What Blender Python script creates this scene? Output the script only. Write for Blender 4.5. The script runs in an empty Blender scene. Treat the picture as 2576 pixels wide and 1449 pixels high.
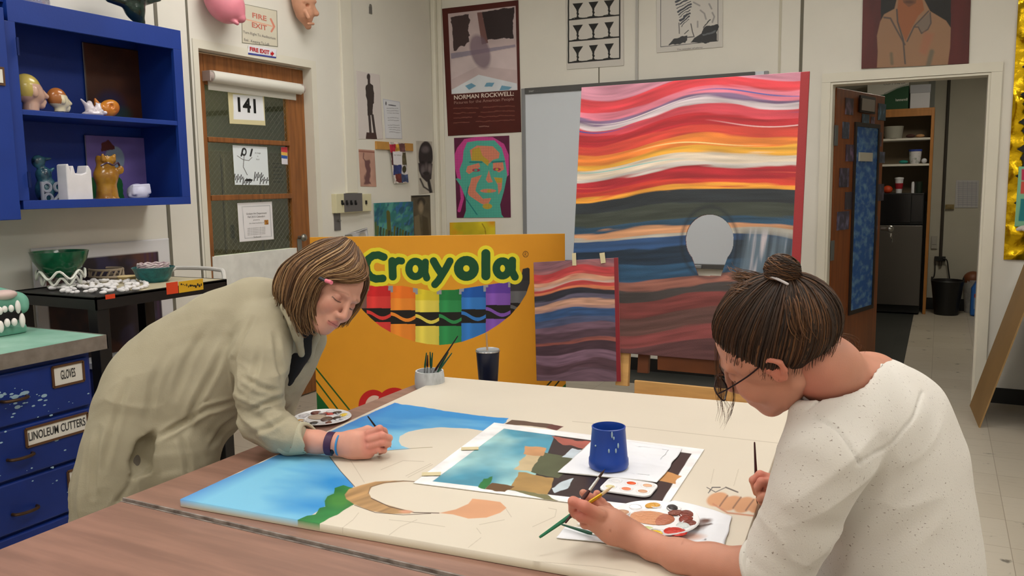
import bpy, bmesh, math, random
import numpy as np
from mathutils import Vector, Matrix

random.seed(7)
scn = bpy.context.scene
# ------------------------------------------------------------------ camera
FPX = 2098.42
CAMP = np.array([0.0, 0.0, 1.44])
MR = np.array([[0.8907, 0.4544, -0.0143], [0.0429, -0.1154, -0.9924], [-0.4526, 0.8833, -0.1223]])
MR[2] /= np.linalg.norm(MR[2]); MR[0] -= MR[2]*(MR[0] @ MR[2]); MR[0] /= np.linalg.norm(MR[0]); MR[1] = np.cross(MR[2], MR[0])
cam = bpy.data.cameras.new('camera'); cam.sensor_width = 36; cam.lens = FPX/2576*36; cam.clip_start = 0.05
camo = bpy.data.objects.new('camera', cam); scn.collection.objects.link(camo)
camo.matrix_world = Matrix([[MR[0][i], -MR[1][i], -MR[2][i], CAMP[i]] for i in range(3)] + [[0, 0, 0, 1]])
scn.camera = camo
scn.view_settings.view_transform = 'Standard'; scn.view_settings.look = 'None'
scn.view_settings.gamma = 1; scn.view_settings.use_curve_mapping = False
scn.view_settings.exposure = 0.0
w = bpy.data.worlds.new('world'); scn.world = w; w.use_nodes = True
w.node_tree.nodes['Background'].inputs[0].default_value = (0.9, 0.95, 1, 1)
w.node_tree.nodes['Background'].inputs[1].default_value = 0.05
LAMPS = 11.6        # radiance of the fluorescent diffusers
LAMP_AT = [(-2.7, .9), (-2.7, 3.6), (-.9, 3.7), (1.9, 3.4), (1.6, 1.2), (-.6, 1.3), (-.6, -1.6), (-2.7, -1.8), (1.6, -1.8)]

# ------------------------------------------------------------------ measuring helpers (photo pixel -> point on a real plane)
def ray(px, py):
    return MR.T @ np.array([(px-1288)/FPX, (py-724.5)/FPX, 1.0])
def onX(px, py, a): d = ray(px, py); return CAMP + d*((a-CAMP[0])/d[0])
def onY(px, py, b): d = ray(px, py); return CAMP + d*((b-CAMP[1])/d[1])
def onZ(px, py, c): d = ray(px, py); return CAMP + d*((c-CAMP[2])/d[2])
def onP(px, py, p, n): d = ray(px, py); n = np.array(n, float); return CAMP + d*(((np.array(p)-CAMP) @ n)/(d @ n))
def C(px, py, D): return CAMP + D*ray(px, py)           # D = distance along the view axis
def cv(x, y, z): return MR.T @ np.array([x, y, z], float)  # direction given right / down / away
def proj(P):
    v = (np.asarray(P)-CAMP) @ MR.T
    return 1288+FPX*v[..., 0]/v[..., 2], 724.5+FPX*v[..., 1]/v[..., 2]

# ------------------------------------------------------------------ colour / material helpers
def lin(c):
    c = np.asarray(c, float)
    if c.max() > 1.001: c = c/255
    return np.where(c <= 0.04045, c/12.92, ((c+0.055)/1.055)**2.4)
MATS = {}
def mat(name, rgb, rough=0.6, metal=0.0, noise=0.0, nscale=6.0, stretch=(1, 1, 1), bump=0.0, bscale=40.0, rgb2=None, attr=False, spec=0.4, trans=0.0, emit=0.0, coat=0.0, sss=0.0, detail=5.0, lo=0.35, hi=0.65):
    if name in MATS: return MATS[name]
    m = bpy.data.materials.new(name); m.use_nodes = True; nt = m.node_tree; N = nt.nodes; L = nt.links
    b = N['Principled BSDF']; c = tuple(lin(rgb))+(1,)
    b.inputs['Base Color'].default_value = c; b.inputs['Roughness'].default_value = rough; b.inputs['Metallic'].default_value = metal
    b.inputs['Specular IOR Level'].default_value = spec; b.inputs['Transmission Weight'].default_value = trans
    b.inputs['Coat Weight'].default_value = coat
    if sss: b.inputs['Subsurface Weight'].default_value = sss; b.inputs['Subsurface Radius'].default_value = (0.01, 0.004, 0.002); b.inputs['Subsurface Scale'].default_value = 1.0
    if emit: b.inputs['Emission Color'].default_value = c; b.inputs['Emission Strength'].default_value = emit
    tc = N.new('ShaderNodeTexCoord')
    src = None
    if attr:
        a = N.new('ShaderNodeAttribute'); a.attribute_name = 'Col'; src = a.outputs['Color']
    if noise or rgb2 is not None:
        mp = N.new('ShaderNodeMapping'); mp.inputs['Scale'].default_value = stretch; L.new(tc.outputs['Object'], mp.inputs[0])
        n = N.new('ShaderNodeTexNoise'); n.inputs['Scale'].default_value = nscale; n.inputs['Detail'].default_value = detail; L.new(mp.outputs[0], n.inputs['Vector'])
        r = N.new('ShaderNodeMapRange'); r.inputs[1].default_value = lo; r.inputs[2].default_value = hi; L.new(n.outputs['Fac'], r.inputs[0])
        mx = N.new('ShaderNodeMix'); mx.data_type = 'RGBA'; L.new(r.outputs[0], mx.inputs[0])
        if rgb2 is not None:
            mx.inputs[6].default_value = c; mx.inputs[7].default_value = tuple(lin(rgb2))+(1,)
        else:
            cc = np.array(c[:3]); mx.inputs[6].default_value = tuple(cc*(1-noise))+(1,); mx.inputs[7].default_value = tuple(np.minimum(cc*(1+noise), 1))+(1,)
        if src is not None and rgb2 is None:
            m2 = N.new('ShaderNodeMix'); m2.data_type = 'RGBA'; m2.blend_type = 'MULTIPLY'; m2.inputs[0].default_value = 1
            mx.inputs[6].default_value = (1-noise,)*3+(1,); mx.inputs[7].default_value = (1, 1, 1, 1)
            L.new(src, m2.inputs[6]); L.new(mx.outputs[2], m2.inputs[7]); src = m2.outputs[2]
        else: src = mx.outputs[2]
    if src is not None: L.new(src, b.inputs['Base Color'])
    if bump:
        n2 = N.new('ShaderNodeTexNoise'); n2.inputs['Scale'].default_value = bscale; n2.inputs['Detail'].default_value = 4; L.new(tc.outputs['Object'], n2.inputs['Vector'])
        bp = N.new('ShaderNodeBump'); bp.inputs['Strength'].default_value = bump; bp.inputs['Distance'].default_value = 0.01; L.new(n2.outputs['Fac'], bp.inputs['Height']); L.new(bp.outputs[0], b.inputs['Normal'])
    MATS[name] = m
    return m

# ------------------------------------------------------------------ geometry helpers: shapes are (V, F)
def J(*sh):
    V = []; F = []; o = 0
    for v, f in sh:
        V.append(np.asarray(v, float).reshape(-1, 3)); F += [tuple(i+o for i in q) for q in f]; o += len(v)
    return np.concatenate(V), F
def box(c, s, R=None):
    c = np.array(c, float); s = np.array(s, float)/2
    v = np.array([[x, y, z] for x in (-1, 1) for y in (-1, 1) for z in (-1, 1)])*s
    if R is not None: v = v @ np.array(R).T
    return v+c, [(0, 1, 3, 2), (4, 6, 7, 5), (0, 4, 5, 1), (2, 3, 7, 6), (0, 2, 6, 4), (1, 5, 7, 3)]
def bx(x0, x1, y0, y1, z0, z1): return box(((x0+x1)/2, (y0+y1)/2, (z0+z1)/2), (abs(x1-x0), abs(y1-y0), abs(z1-z0)))
def rz(a): c, s = math.cos(a), math.sin(a); return np.array([[c, -s, 0], [s, c, 0], [0, 0, 1]])
def rx(a): c, s = math.cos(a), math.sin(a); return np.array([[1, 0, 0], [0, c, -s], [0, s, c]])
def ry(a): c, s = math.cos(a), math.sin(a); return np.array([[c, 0, s], [0, 1, 0], [-s, 0, c]])
def frame_of(d):
    d = d/np.linalg.norm(d); u = np.array([0, 0, 1.0]) if abs(d[2]) < .9 else np.array([1.0, 0, 0])
    a = np.cross(d, u); a /= np.linalg.norm(a); return a, np.cross(d, a)
def tube(P, r, n=10, cap=True, flat=1.0, up=None):
    P = np.array(P, float); m = len(P); r = np.full(m, r) if np.isscalar(r) else np.array(r, float)
    V = []; F = []; T = np.gradient(P, axis=0); a = None
    for i in range(m):
        t = T[i]/(np.linalg.norm(T[i])+1e-12)
        if a is None: a, b = frame_of(t) if up is None else (np.cross(t, up), None)
        a = a-t*(a @ t); a /= np.linalg.norm(a)+1e-12; b = np.cross(t, a)
        for k in range(n):
            th = 2*math.pi*k/n; V.append(P[i]+r[i]*(a*math.cos(th)+b*math.sin(th)*flat))
    for i in range(m-1):
        for k in range(n):
            k2 = (k+1) % n; F.append((i*n+k, i*n+k2, (i+1)*n+k2, (i+1)*n+k))
    if cap: F.append(tuple(range(n-1, -1, -1))); F.append(tuple(range((m-1)*n, m*n)))
    return V, F
def rod(p0, p1, r0, r1=None, n=12): return tube([p0, p1], [r0, r0 if r1 is None else r1], n)
def lathe(prof, c, n=32, R=None):
    V = []; F = []; m = len(prof)
    for r, z in prof:
        for k in range(n): a = 2*math.pi*k/n; V.append((r*math.cos(a), r*math.sin(a), z))
    for i in range(m-1):
        for k in range(n): k2 = (k+1) % n; F.append((i*n+k, i*n+k2, (i+1)*n+k2, (i+1)*n+k))
    F.append(tuple(range(n-1, -1, -1))); F.append(tuple(range((m-1)*n, m*n)))
    V = np.array(V)
    if R is not None: V = V @ np.array(R).T
    return V+np.array(c), F
def ball(c, r, n=16, m=10, R=None):
    r = np.ones(3)*r
    prof = [(max(math.sin(math.pi*i/m), 1e-3), -math.cos(math.pi*i/m)) for i in range(m+1)]
    V, F = lathe(prof, (0, 0, 0), n); V = V*r
    if R is not None: V = V @ np.array(R).T
    return V+np.array(c), F
def prism(poly, off):
    P = np.array(poly, float); n = len(P); o = np.array(off, float)
    return np.concatenate([P, P+o]), [tuple(range(n-1, -1, -1)), tuple(range(n, 2*n))]+[(i, (i+1) % n, n+(i+1) % n, n+i) for i in range(n)]
def spline(P, n=8):
    P = [np.array(p, float) for p in P]; Q = [2*P[0]-P[1]]+P+[2*P[-1]-P[-2]]; out = []
    for i in range(1, len(Q)-2):
        for k in range(n):
            t = k/n; a, b, c, d = Q[i-1:i+3]
            out.append(.5*((2*b)+(-a+c)*t+(2*a-5*b+4*c-d)*t*t+(-a+3*b-3*c+d)*t**3))
    out.append(P[-1]); return np.array(out)

def mk(name, shape, m, parent=None, smooth=False, bev=0, col=None, loc=None, fix=True, sub=0):
    V, F = shape; V = np.array(V, float)
    if parent is not None:
        o0 = np.array(parent['_w']) if '_w' in parent else np.zeros(3)
    else:
        o0 = np.array([(V[:, 0].min()+V[:, 0].max())/2, (V[:, 1].min()+V[:, 1].max())/2, V[:, 2].min()]) if loc is None else np.array(loc, float)
    me = bpy.data.meshes.new(name)
    me.from_pydata((V-o0).tolist(), [], [tuple(int(i) for i in f) for f in F]) if not isinstance(F, np.ndarray) else fast(me, V-o0, F)
    if col is not None:
        at = me.color_attributes.new('Col', 'FLOAT_COLOR', 'POINT')
        cc = np.ones((len(V), 4), np.float32); cc[:, :3] = col; at.data.foreach_set('color', cc.ravel())
    if fix and not isinstance(F, np.ndarray):
        b = bmesh.new(); b.from_mesh(me); bmesh.ops.recalc_face_normals(b, faces=b.faces); b.to_mesh(me); b.free()
    if smooth:
        me.polygons.foreach_set('use_smooth', [True]*len(me.polygons))
        if smooth != 'all': me.set_sharp_from_angle(angle=math.radians(40))
    me.materials.append(m)
    o = bpy.data.objects.new(name, me); scn.collection.objects.link(o)
    if parent is not None:
        o.parent = parent; o['_w'] = o0.tolist()
    else:
        o.location = o0; o['_w'] = o0.tolist()
    if bev:
        md = o.modifiers.new('bevel', 'BEVEL'); md.width = bev; md.segments = 2; md.limit_method = 'ANGLE'
    return o
def fast(me, V, F):
    me.vertices.add(len(V)); me.vertices.foreach_set('co', V.astype(np.float32).ravel())
    me.loops.add(F.size); me.loops.foreach_set('vertex_index', F.ravel().astype(np.int32))
    me.polygons.add(len(F)); me.polygons.foreach_set('loop_start', np.arange(0, F.size, F.shape[1], dtype=np.int32))
    me.update(calc_edges=True); me.validate()
def root(name, loc):
    o = bpy.data.objects.new(name, None); o.empty_display_size = .05; scn.collection.objects.link(o); o.location = loc; o['_w'] = [float(x) for x in loc]; return o
def tag(o, label, cat, group=None, kind=None):
    o['label'] = label; o['category'] = cat
    if group: o['group'] = group
    if kind: o['kind'] = kind
    return o
def struct(name, shape, m, **k):
    o = mk(name, shape, m, **k)
    if o.parent is None: o['kind'] = 'structure'
    return o

_lat = np.random.RandomState(3).rand(32, 32, 32).astype(np.float32)*2-1
def vn(P, s=1.0, o=0.0):
    P = np.asarray(P)*s+o+100; i = np.floor(P).astype(int); f = P-i; f = f*f*(3-2*f); i %= 32; j = (i+1) % 32
    x0, y0, z0 = i[..., 0], i[..., 1], i[..., 2]; x1, y1, z1 = j[..., 0], j[..., 1], j[..., 2]; fx, fy, fz = f[..., 0], f[..., 1], f[..., 2]
    L = _lat
    a = L[x0, y0, z0]*(1-fx)+L[x1, y0, z0]*fx; b = L[x0, y1, z0]*(1-fx)+L[x1, y1, z0]*fx
    c = L[x0, y0, z1]*(1-fx)+L[x1, y0, z1]*fx; d = L[x0, y1, z1]*(1-fx)+L[x1, y1, z1]*fx
    return (a*(1-fy)+b*fy)*(1-fz)+(c*(1-fy)+d*fy)*fz
def fbm(P, s, n=4): return sum(vn(P, s*2**k, 7.3*k)*.5**k for k in range(n))

# flat painted surfaces: a fine mesh whose colours are laid down with brush-like operations, coordinates measured on the photograph
class Canvas:
    def __init__(s, c00, c10, c11, c01, nu, nv, base):   # corners: top-left, top-right, bottom-right, bottom-left (world)
        c = [np.array(q, float) for q in (c00, c10, c11, c01)]; s.c = c; s.nu, s.nv = nu, nv
        u = np.linspace(0, 1, nu)[None, :, None]; v = np.linspace(0, 1, nv)[:, None, None]
        s.P = (c[0]*(1-u)+c[1]*u)*(1-v)+(c[3]*(1-u)+c[2]*u)*v
        s.x, s.y = proj(s.P); s.u = u[..., 0]+0*v[..., 0]; s.v = v[..., 0]+0*u[..., 0]
        s.q = np.stack([s.u*np.linalg.norm(c[1]-c[0]), s.v*np.linalg.norm(c[3]-c[0]), 0*s.u], -1)
        s.col = np.ones((nv, nu, 3))*lin(base)
        s.aa = max(np.abs(np.diff(s.x, axis=1)).mean()+np.abs(np.diff(s.y, axis=1)).mean(), np.abs(np.diff(s.y, axis=0)).mean())*.5
    def mask(s, a, col):
        a = np.clip(a, 0, 1)[..., None]; c = col if isinstance(col, np.ndarray) and col.ndim == 3 else lin(col)
        s.col = s.col*(1-a)+c*a
    def dseg(s, pts, closed=False, X=None, Y=None):
        x = s.x if X is None else X; y = s.y if Y is None else Y
        d = np.full(x.shape, 1e9); P = list(pts)+([pts[0]] if closed else [])
        for (x0, y0), (x1, y1) in zip(P[:-1], P[1:]):
            dx, dy = x1-x0, y1-y0; t = np.clip(((x-x0)*dx+(y-y0)*dy)/(dx*dx+dy*dy+1e-9), 0, 1)
            d = np.minimum(d, np.hypot(x-x0-t*dx, y-y0-t*dy))
        return d
    def inside(s, pts, X=None, Y=None):
        x = s.x if X is None else X; y = s.y if Y is None else Y
        r = np.zeros(x.shape, bool); n = len(pts)
        for i in range(n):
            x0, y0 = pts[i]; x1, y1 = pts[(i+1) % n]
            if y0 == y1: continue
            c = ((y0 > y) != (y1 > y)) & (x < (x1-x0)*(y-y0)/(y1-y0)+x0); r ^= c
        return r
    def poly(s, pts, col, soft=0, wob=0, a=1.0):
        X, Y = s.x, s.y
        if wob: X = X+wob*fbm(s.q, 25, 3); Y = Y+wob*fbm(s.q+5, 25, 3)
        sd = s.dseg(pts, True, X, Y)*np.where(s.inside(pts, X, Y), 1, -1); w = soft or s.aa
        m = np.clip(sd/w+.5, 0, 1)*a; s.mask(m, col); return m
    def line(s, pts, r, col, a=1.0, soft=0, wob=0):
        X, Y = s.x, s.y
        if wob: X = X+wob*fbm(s.q, 25, 3); Y = Y+wob*fbm(s.q+5, 25, 3)
        w = soft or s.aa; s.mask(np.clip((r-s.dseg(pts, False, X, Y))/w+.5, 0, 1)*a, col)
    def ell(s, cx, cy, rx_, ry_, col, ang=0, soft=0, a=1.0, ring=0):
        c, n = math.cos(ang), math.sin(ang); dx, dy = s.x-cx, s.y-cy; p = dx*c+dy*n; q = -dx*n+dy*c
        k = np.hypot(p/rx_, q/ry_); sd = (1-k)*min(rx_, ry_)
        if ring: sd = ring-np.abs(sd)
        m = np.clip(sd/(soft or s.aa)+.5, 0, 1)*a; s.mask(m, col); return m
    def streak(s, amp, fu, fv, seed=0):      # brush marks: multiply by stretched noise
        Q = np.stack([s.u*fu, s.v*fv, 0*s.u+seed], -1); s.col = np.clip(s.col*(1+amp*fbm(Q, 1, 3)[..., None]), 0, 1)
    def make(s, name, m, parent=None, back=.004, hole=None, **kw):
        nu, nv = s.nu, s.nv; n = np.cross(s.c[1]-s.c[0], s.c[3]-s.c[0]); n /= np.linalg.norm(n)
        if n @ (s.c[0]-CAMP) < 0: n = -n                  # n points away from the viewer: the sheet's back
        i = np.arange(nv*nu).reshape(nv, nu); Q = np.stack([i[:-1, :-1], i[1:, :-1], i[1:, 1:], i[:-1, 1:]], -1).reshape(-1, 4)
        V = s.P.reshape(-1, 3); col = s.col.reshape(-1, 3); N0 = len(V)
        if hole is not None:
            hc = hole.reshape(-1)[Q].any(1); Q = Q[~hc]
        # border loop of the front sheet -> rim and back
        E = np.concatenate([Q[:, [0, 1]], Q[:, [1, 2]], Q[:, [2, 3]], Q[:, [3, 0]]]); key = E.min(1)*N0+E.max(1)
        uq, inv, cnt = np.unique(key, return_inverse=True, return_counts=True); B = E[cnt[inv] == 1]
        bv = np.unique(B); mp = np.zeros(N0, int)
        if hole is None:
            mp[bv] = N0+np.arange(len(bv)); V2 = V[bv]+n*back
            R = np.stack([B[:, 1], B[:, 0], mp[B[:, 0]], mp[B[:, 1]]], 1)
            cn = [mp[i[0, 0]], mp[i[0, -1]], mp[i[-1, -1]], mp[i[-1, 0]]]; BK = np.array([cn])
            Vv = np.concatenate([V, V2]); Cc = np.concatenate([col, col[bv]*0+lin(kw.pop('edge', (200, 195, 185)))])
        else:
            V2 = V+n*back; R = np.stack([B[:, 1], B[:, 0], B[:, 0]+N0, B[:, 1]+N0], 1); BK = Q[:, ::-1]+N0
            Vv = np.concatenate([V, V2]); Cc = np.concatenate([col, col*0+lin(kw.pop('edge', (150, 120, 90)))])
        kw.pop('edge', None)
        return mk(name, (Vv, np.concatenate([Q, R, BK])), m, parent=parent, col=Cc, **kw)

# text as thin raised lettering
def text(s, c, ux, uy, h, off=0.0, ext=.0004, width=None, align='CENTER'):
    t = bpy.data.curves.new('t', 'FONT'); t.body = s; t.size = 1; t.align_x = align; t.align_y = 'CENTER'; t.offset = off; t.extrude = 0; t.resolution_u = 3
    o = bpy.data.objects.new('t', t); scn.collection.objects.link(o); bpy.context.view_layer.update()
    me = bpy.data.meshes.new_from_object(o); V = np.array([v.co[:] for v in me.vertices]); F = [tuple(p.vertices) for p in me.polygons]
    bpy.data.objects.remove(o); bpy.data.curves.remove(t); bpy.data.meshes.remove(me)
    ux = np.array(ux, float); uy = np.array(uy, float); ux /= np.linalg.norm(ux); uy /= np.linalg.norm(uy); n = np.cross(ux, uy)
    wd = V[:, 0].max()-V[:, 0].min(); sx = h*1.0 if width is None else width/wd
    V = np.array(c)+np.outer(V[:, 0]*sx, ux)+np.outer(V[:, 1]*h, uy)
    return np.concatenate([V+n*ext]), F
# ------------------------------------------------------------------ signed-distance sculpting, meshed with surface nets
class Sdf:
    def __init__(s, h, lo, hi):
        s.h = h; s.lo = np.array(lo, float); n = np.ceil((np.array(hi)-s.lo)/h).astype(int)+1; s.n = n
        s.f = np.full(n, .1, np.float32)
    def sub(s, lo, hi):
        a = np.clip(np.floor((np.array(lo)-s.lo)/s.h).astype(int), 0, s.n); b = np.clip(np.ceil((np.array(hi)-s.lo)/s.h).astype(int)+1, 0, s.n)
        sl = tuple(slice(int(a[i]), int(b[i])) for i in range(3))
        g = [s.lo[i]+s.h*np.arange(a[i], b[i]) for i in range(3)]
        return sl, g[0][:, None, None], g[1][None, :, None], g[2][None, None, :]
    def put(s, sl, d, k, op):
        a = s.f[sl]; d = d.astype(np.float32)
        if a.size == 0: return
        if op == 'u':
            r = np.minimum(a, d)
            if k: h = np.maximum(k-np.abs(a-d), 0)/k; r = r-h*h*k*.25
        else:
            d = -d; r = np.maximum(a, d)
            if k: h = np.maximum(k-np.abs(a-d), 0)/k; r = r+h*h*k*.25
        s.f[sl] = r
    def cap(s, a, b, ra, rb=None, k=.01, op='u'):
        rb = ra if rb is None else rb; a = np.array(a, float); b = np.array(b, float); m = max(ra, rb)+max(.02, k*1.3)
        sl, X, Y, Z = s.sub(np.minimum(a, b)-m, np.maximum(a, b)+m); ba = b-a; q = ba @ ba+1e-12
        t = np.clip(((X-a[0])*ba[0]+(Y-a[1])*ba[1]+(Z-a[2])*ba[2])/q, 0, 1)
        d = np.sqrt((X-a[0]-t*ba[0])**2+(Y-a[1]-t*ba[1])**2+(Z-a[2]-t*ba[2])**2)-(ra+(rb-ra)*t)
        s.put(sl, d, k, op)
    def chain(s, P, r, k=.01, op='u'):
        for i in range(len(P)-1): s.cap(P[i], P[i+1], r[i], r[i+1], k, op)
    def ell(s, c, r, A=None, k=.01, op='u'):
        c = np.array(c, float); r = np.ones(3)*r; m = r.max()+max(.02, k*1.3)
        sl, X, Y, Z = s.sub(c-m, c+m); dx, dy, dz = X-c[0], Y-c[1], Z-c[2]
        if A is not None:
            A = np.array(A); dx, dy, dz = [A[i][0]*dx+A[i][1]*dy+A[i][2]*dz for i in range(3)]
        k0 = np.sqrt((dx/r[0])**2+(dy/r[1])**2+(dz/r[2])**2); k1 = np.sqrt((dx/r[0]**2)**2+(dy/r[1]**2)**2+(dz/r[2]**2)**2)+1e-9
        s.put(sl, k0*(k0-1)/k1, k, op)
    def half(s, p, n, k=.004):      # cut away the side n points to
        n = np.array(n, float); n /= np.linalg.norm(n); sl, X, Y, Z = s.sub(s.lo, s.lo+s.h*s.n)
        s.put(sl, -((X-p[0])*n[0]+(Y-p[1])*n[1]+(Z-p[2])*n[2])+0*X, k, 's')
    def mesh(s):
        f = s.f; f[0] = f[-1] = .1; f[:, 0] = f[:, -1] = .1; f[:, :, 0] = f[:, :, -1] = .1
        sg = f < 0; n = f.shape
        cs = sum(sg[i:n[0]-1+i, j:n[1]-1+j, k:n[2]-1+k].astype(np.int8) for i in (0, 1) for j in (0, 1) for k in (0, 1))
        act = (cs > 0) & (cs < 8); I = np.argwhere(act); idx = np.full(act.shape, -1, np.int64); idx[act] = np.arange(len(I))
        cr = np.array([[i, j, k] for i in (0, 1) for j in (0, 1) for k in (0, 1)])
        val = np.stack([f[I[:, 0]+c[0], I[:, 1]+c[1], I[:, 2]+c[2]] for c in cr], 1)
        P = np.zeros((len(I), 3)); cnt = np.zeros(len(I))
        for a in range(8):
            for b in range(a+1, 8):
                if np.abs(cr[a]-cr[b]).sum() != 1: continue
                m = (val[:, a] < 0) != (val[:, b] < 0); t = val[:, a]/(val[:, a]-val[:, b]+1e-12)
                p = cr[a]+(cr[b]-cr[a])*t[:, None]; P[m] += p[m]; cnt[m] += 1
        V = s.lo+(I+P/cnt[:, None])*s.h; Q = []
        for ax in range(3):
            o = [0, 1, 2]; o.remove(ax); u, v = (o if ax != 1 else o[::-1])
            sl0 = [slice(1, -1)]*3; sl0[ax] = slice(0, -1); sl1 = list(sl0); sl1[ax] = slice(1, None)
            a0 = sg[tuple(sl0)]; a1 = sg[tuple(sl1)]; E = np.argwhere(a0 != a1)
            if not len(E): continue
            fl = a0[tuple(E.T)]; E = E+1; E[:, ax] -= 1
            du = np.zeros(3, int); du[u] = 1; dv = np.zeros(3, int); dv[v] = 1
            q = np.stack([idx[tuple((E-du-dv).T)], idx[tuple((E-dv).T)], idx[tuple(E.T)], idx[tuple((E-du).T)]], 1)
            q[~fl] = q[~fl][:, ::-1]; Q.append(q)
        return V, np.concatenate(Q)
def normals(V, F):
    n = np.cross(V[F[:, 2]]-V[F[:, 0]], V[F[:, 3]]-V[F[:, 1]]); N = np.zeros_like(V)
    for i in range(4): np.add.at(N, F[:, i], n)
    return N/(np.linalg.norm(N, axis=1, keepdims=True)+1e-12)
def relax(V, F, it=2, w=.5):
    E = np.concatenate([F[:, [0, 1]], F[:, [1, 2]], F[:, [2, 3]], F[:, [3, 0]]]); E = np.concatenate([E, E[:, ::-1]])
    c = np.bincount(E[:, 0], minlength=len(V))[:, None]+1e-9
    for _ in range(it):
        S = np.stack([np.bincount(E[:, 0], V[E[:, 1], a], minlength=len(V)) for a in range(3)], 1)/c; V = V*(1-w)+S*w
    return V
def cat(*ms):
    V = []; F = []; C_ = []; o = 0
    for m in ms:
        V.append(m[0]); F.append(m[1]+o); o += len(m[0])
        if len(m) > 2: C_.append(m[2])
    return (np.concatenate(V), np.concatenate(F), np.concatenate(C_)) if C_ else (np.concatenate(V), np.concatenate(F))
def strands(sheet, n, r=.0012, seg=14, jit=.004, col=None, rnd=None, taper=.25, clump=0, curl=0.0, u0=0, u1=1, ends=.12, st=0):
    """sheet: list of guide curves (k points each). Strands interpolate across guides."""
    rnd = rnd or np.random.RandomState(1)
    G = np.array([[spline(g, 8)[int(round(t*(len(g)-1)*8))] for t in np.linspace(0, 1, seg)] for g in sheet])
    k = len(sheet); S = 4; V = []; F = []; CO = []; o = 0
    for i in range(n):
        u = (u0+(u1-u0)*rnd.rand())*(k-1); a = min(int(u), k-2); f = u-a; P = G[a]*(1-f)+G[a+1]*f
        ln = 1-ends*rnd.rand(); m = seg; t = np.linspace(st*rnd.rand(), ln, m)*(seg-1); j = np.minimum(t.astype(int), seg-2); P = P[j]*(1-(t-j))[:, None]+P[j+1]*(t-j)[:, None]
        P = P+rnd.randn(3)*jit*np.linspace(.5, 1.2, m)[:, None]+np.stack([vn(P, 14, c*9.1+rnd.rand()*.6) for c in range(3)], 1)*jit*1.2
        if curl: ph = rnd.rand()*6; P[:, 0] += curl*np.sin(np.linspace(0, 9, m)+ph)*np.linspace(0, 1, m); P[:, 2] += curl*np.cos(np.linspace(0, 8, m)+ph)*np.linspace(0, 1, m)*.5
        rr = r*(.6+.8*rnd.rand())*np.interp(np.linspace(0, 1, m), [0, .15, .7, 1], [.5, 1, 1, taper])
        v, q = tube(P, rr, S, cap=False, flat=.55); V.append(np.array(v)); F.append(np.array(q)+o); o += len(v)
        c = lin(col(u/(k-1), rnd)); g = 1-.15*rnd.rand()*np.linspace(0, 1, m)
        CO.append(np.repeat(c[None]*g[:, None], S, 0))
    return np.concatenate(V), np.concatenate(F), np.concatenate(CO)
# ------------------------------------------------------------------ room shell
LX, BY = -3.83, 6.1
RX, FY, CZ = 3.4, -3.2, 3.4
wallm = mat('wall_paint', (225, 222, 213), .65, noise=.02, nscale=3, bump=.03, bscale=120)
trimm = mat('trim_paint', (224, 220, 206), .5, noise=.015, nscale=5)
def floor_mat(name, c1, c2, streak, tile=.305):
    m = bpy.data.materials.new(name); m.use_nodes = True; nt = m.node_tree; N = nt.nodes; L = nt.links; b = N['Principled BSDF']; b.inputs['Roughness'].default_value = .38
    tc = N.new('ShaderNodeTexCoord'); br = N.new('ShaderNodeTexBrick'); br.offset = 0; br.squash = 1
    br.inputs['Scale'].default_value = 1; br.inputs['Brick Width'].default_value = tile; br.inputs['Row Height'].default_value = tile; br.inputs['Mortar Size'].default_value = .0015
    br.inputs['Color1'].default_value = tuple(lin(c1))+(1,); br.inputs['Color2'].default_value = tuple(lin(c2))+(1,); br.inputs['Mortar'].default_value = tuple(lin(streak))+(1,)
    L.new(tc.outputs['Object'], br.inputs['Vector'])
    mp = N.new('ShaderNodeMapping'); mp.inputs['Scale'].default_value = (3, 22, 1); L.new(tc.outputs['Object'], mp.inputs[0])
    n = N.new('ShaderNodeTexNoise'); n.inputs['Scale'].default_value = 2.2; n.inputs['Detail'].default_value = 8; n.inputs['Roughness'].default_value = .7; L.new(mp.outputs[0], n.inputs['Vector'])
    r = N.new('ShaderNodeMapRange'); r.inputs[1].default_value = .56; r.inputs[2].default_value = .78; r.inputs[4].default_value = .75; L.new(n.outputs['Fac'], r.inputs[0])
    n3 = N.new('ShaderNodeTexNoise'); n3.inputs['Scale'].default_value = 9; n3.inputs['Detail'].default_value = 6; L.new(tc.outputs['Object'], n3.inputs['Vector'])
    r3 = N.new('ShaderNodeMapRange'); r3.inputs[1].default_value = .66; r3.inputs[2].default_value = .72; r3.inputs[4].default_value = .8; L.new(n3.outputs['Fac'], r3.inputs[0])
    mx = N.new('ShaderNodeMix'); mx.data_type = 'RGBA'; L.new(r.outputs[0], mx.inputs[0]); L.new(br.outputs['Color'], mx.inputs[6]); mx.inputs[7].default_value = tuple(lin(streak))+(1,)
    m2 = N.new('ShaderNodeMix'); m2.data_type = 'RGBA'; L.new(r3.outputs[0], m2.inputs[0]); L.new(mx.outputs[2], m2.inputs[6]); m2.inputs[7].default_value = tuple(lin(np.array(streak)*.45))+(1,)
    L.new(m2.outputs[2], b.inputs['Base Color']); return m
fm = floor_mat('floor_vinyl', (182, 174, 160), (174, 165, 150), (134, 123, 108))
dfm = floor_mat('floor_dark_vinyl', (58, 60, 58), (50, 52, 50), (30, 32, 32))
struct('floor', bx(-6.3, RX, FY, 10.5, -.1, 0), fm, loc=(0, 0, 0))
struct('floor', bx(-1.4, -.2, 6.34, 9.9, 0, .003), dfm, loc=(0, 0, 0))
struct('floor', bx(-2.35, -.95, 5.68, 6.08, 0, .003), dfm, loc=(0, 0, 0))
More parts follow.
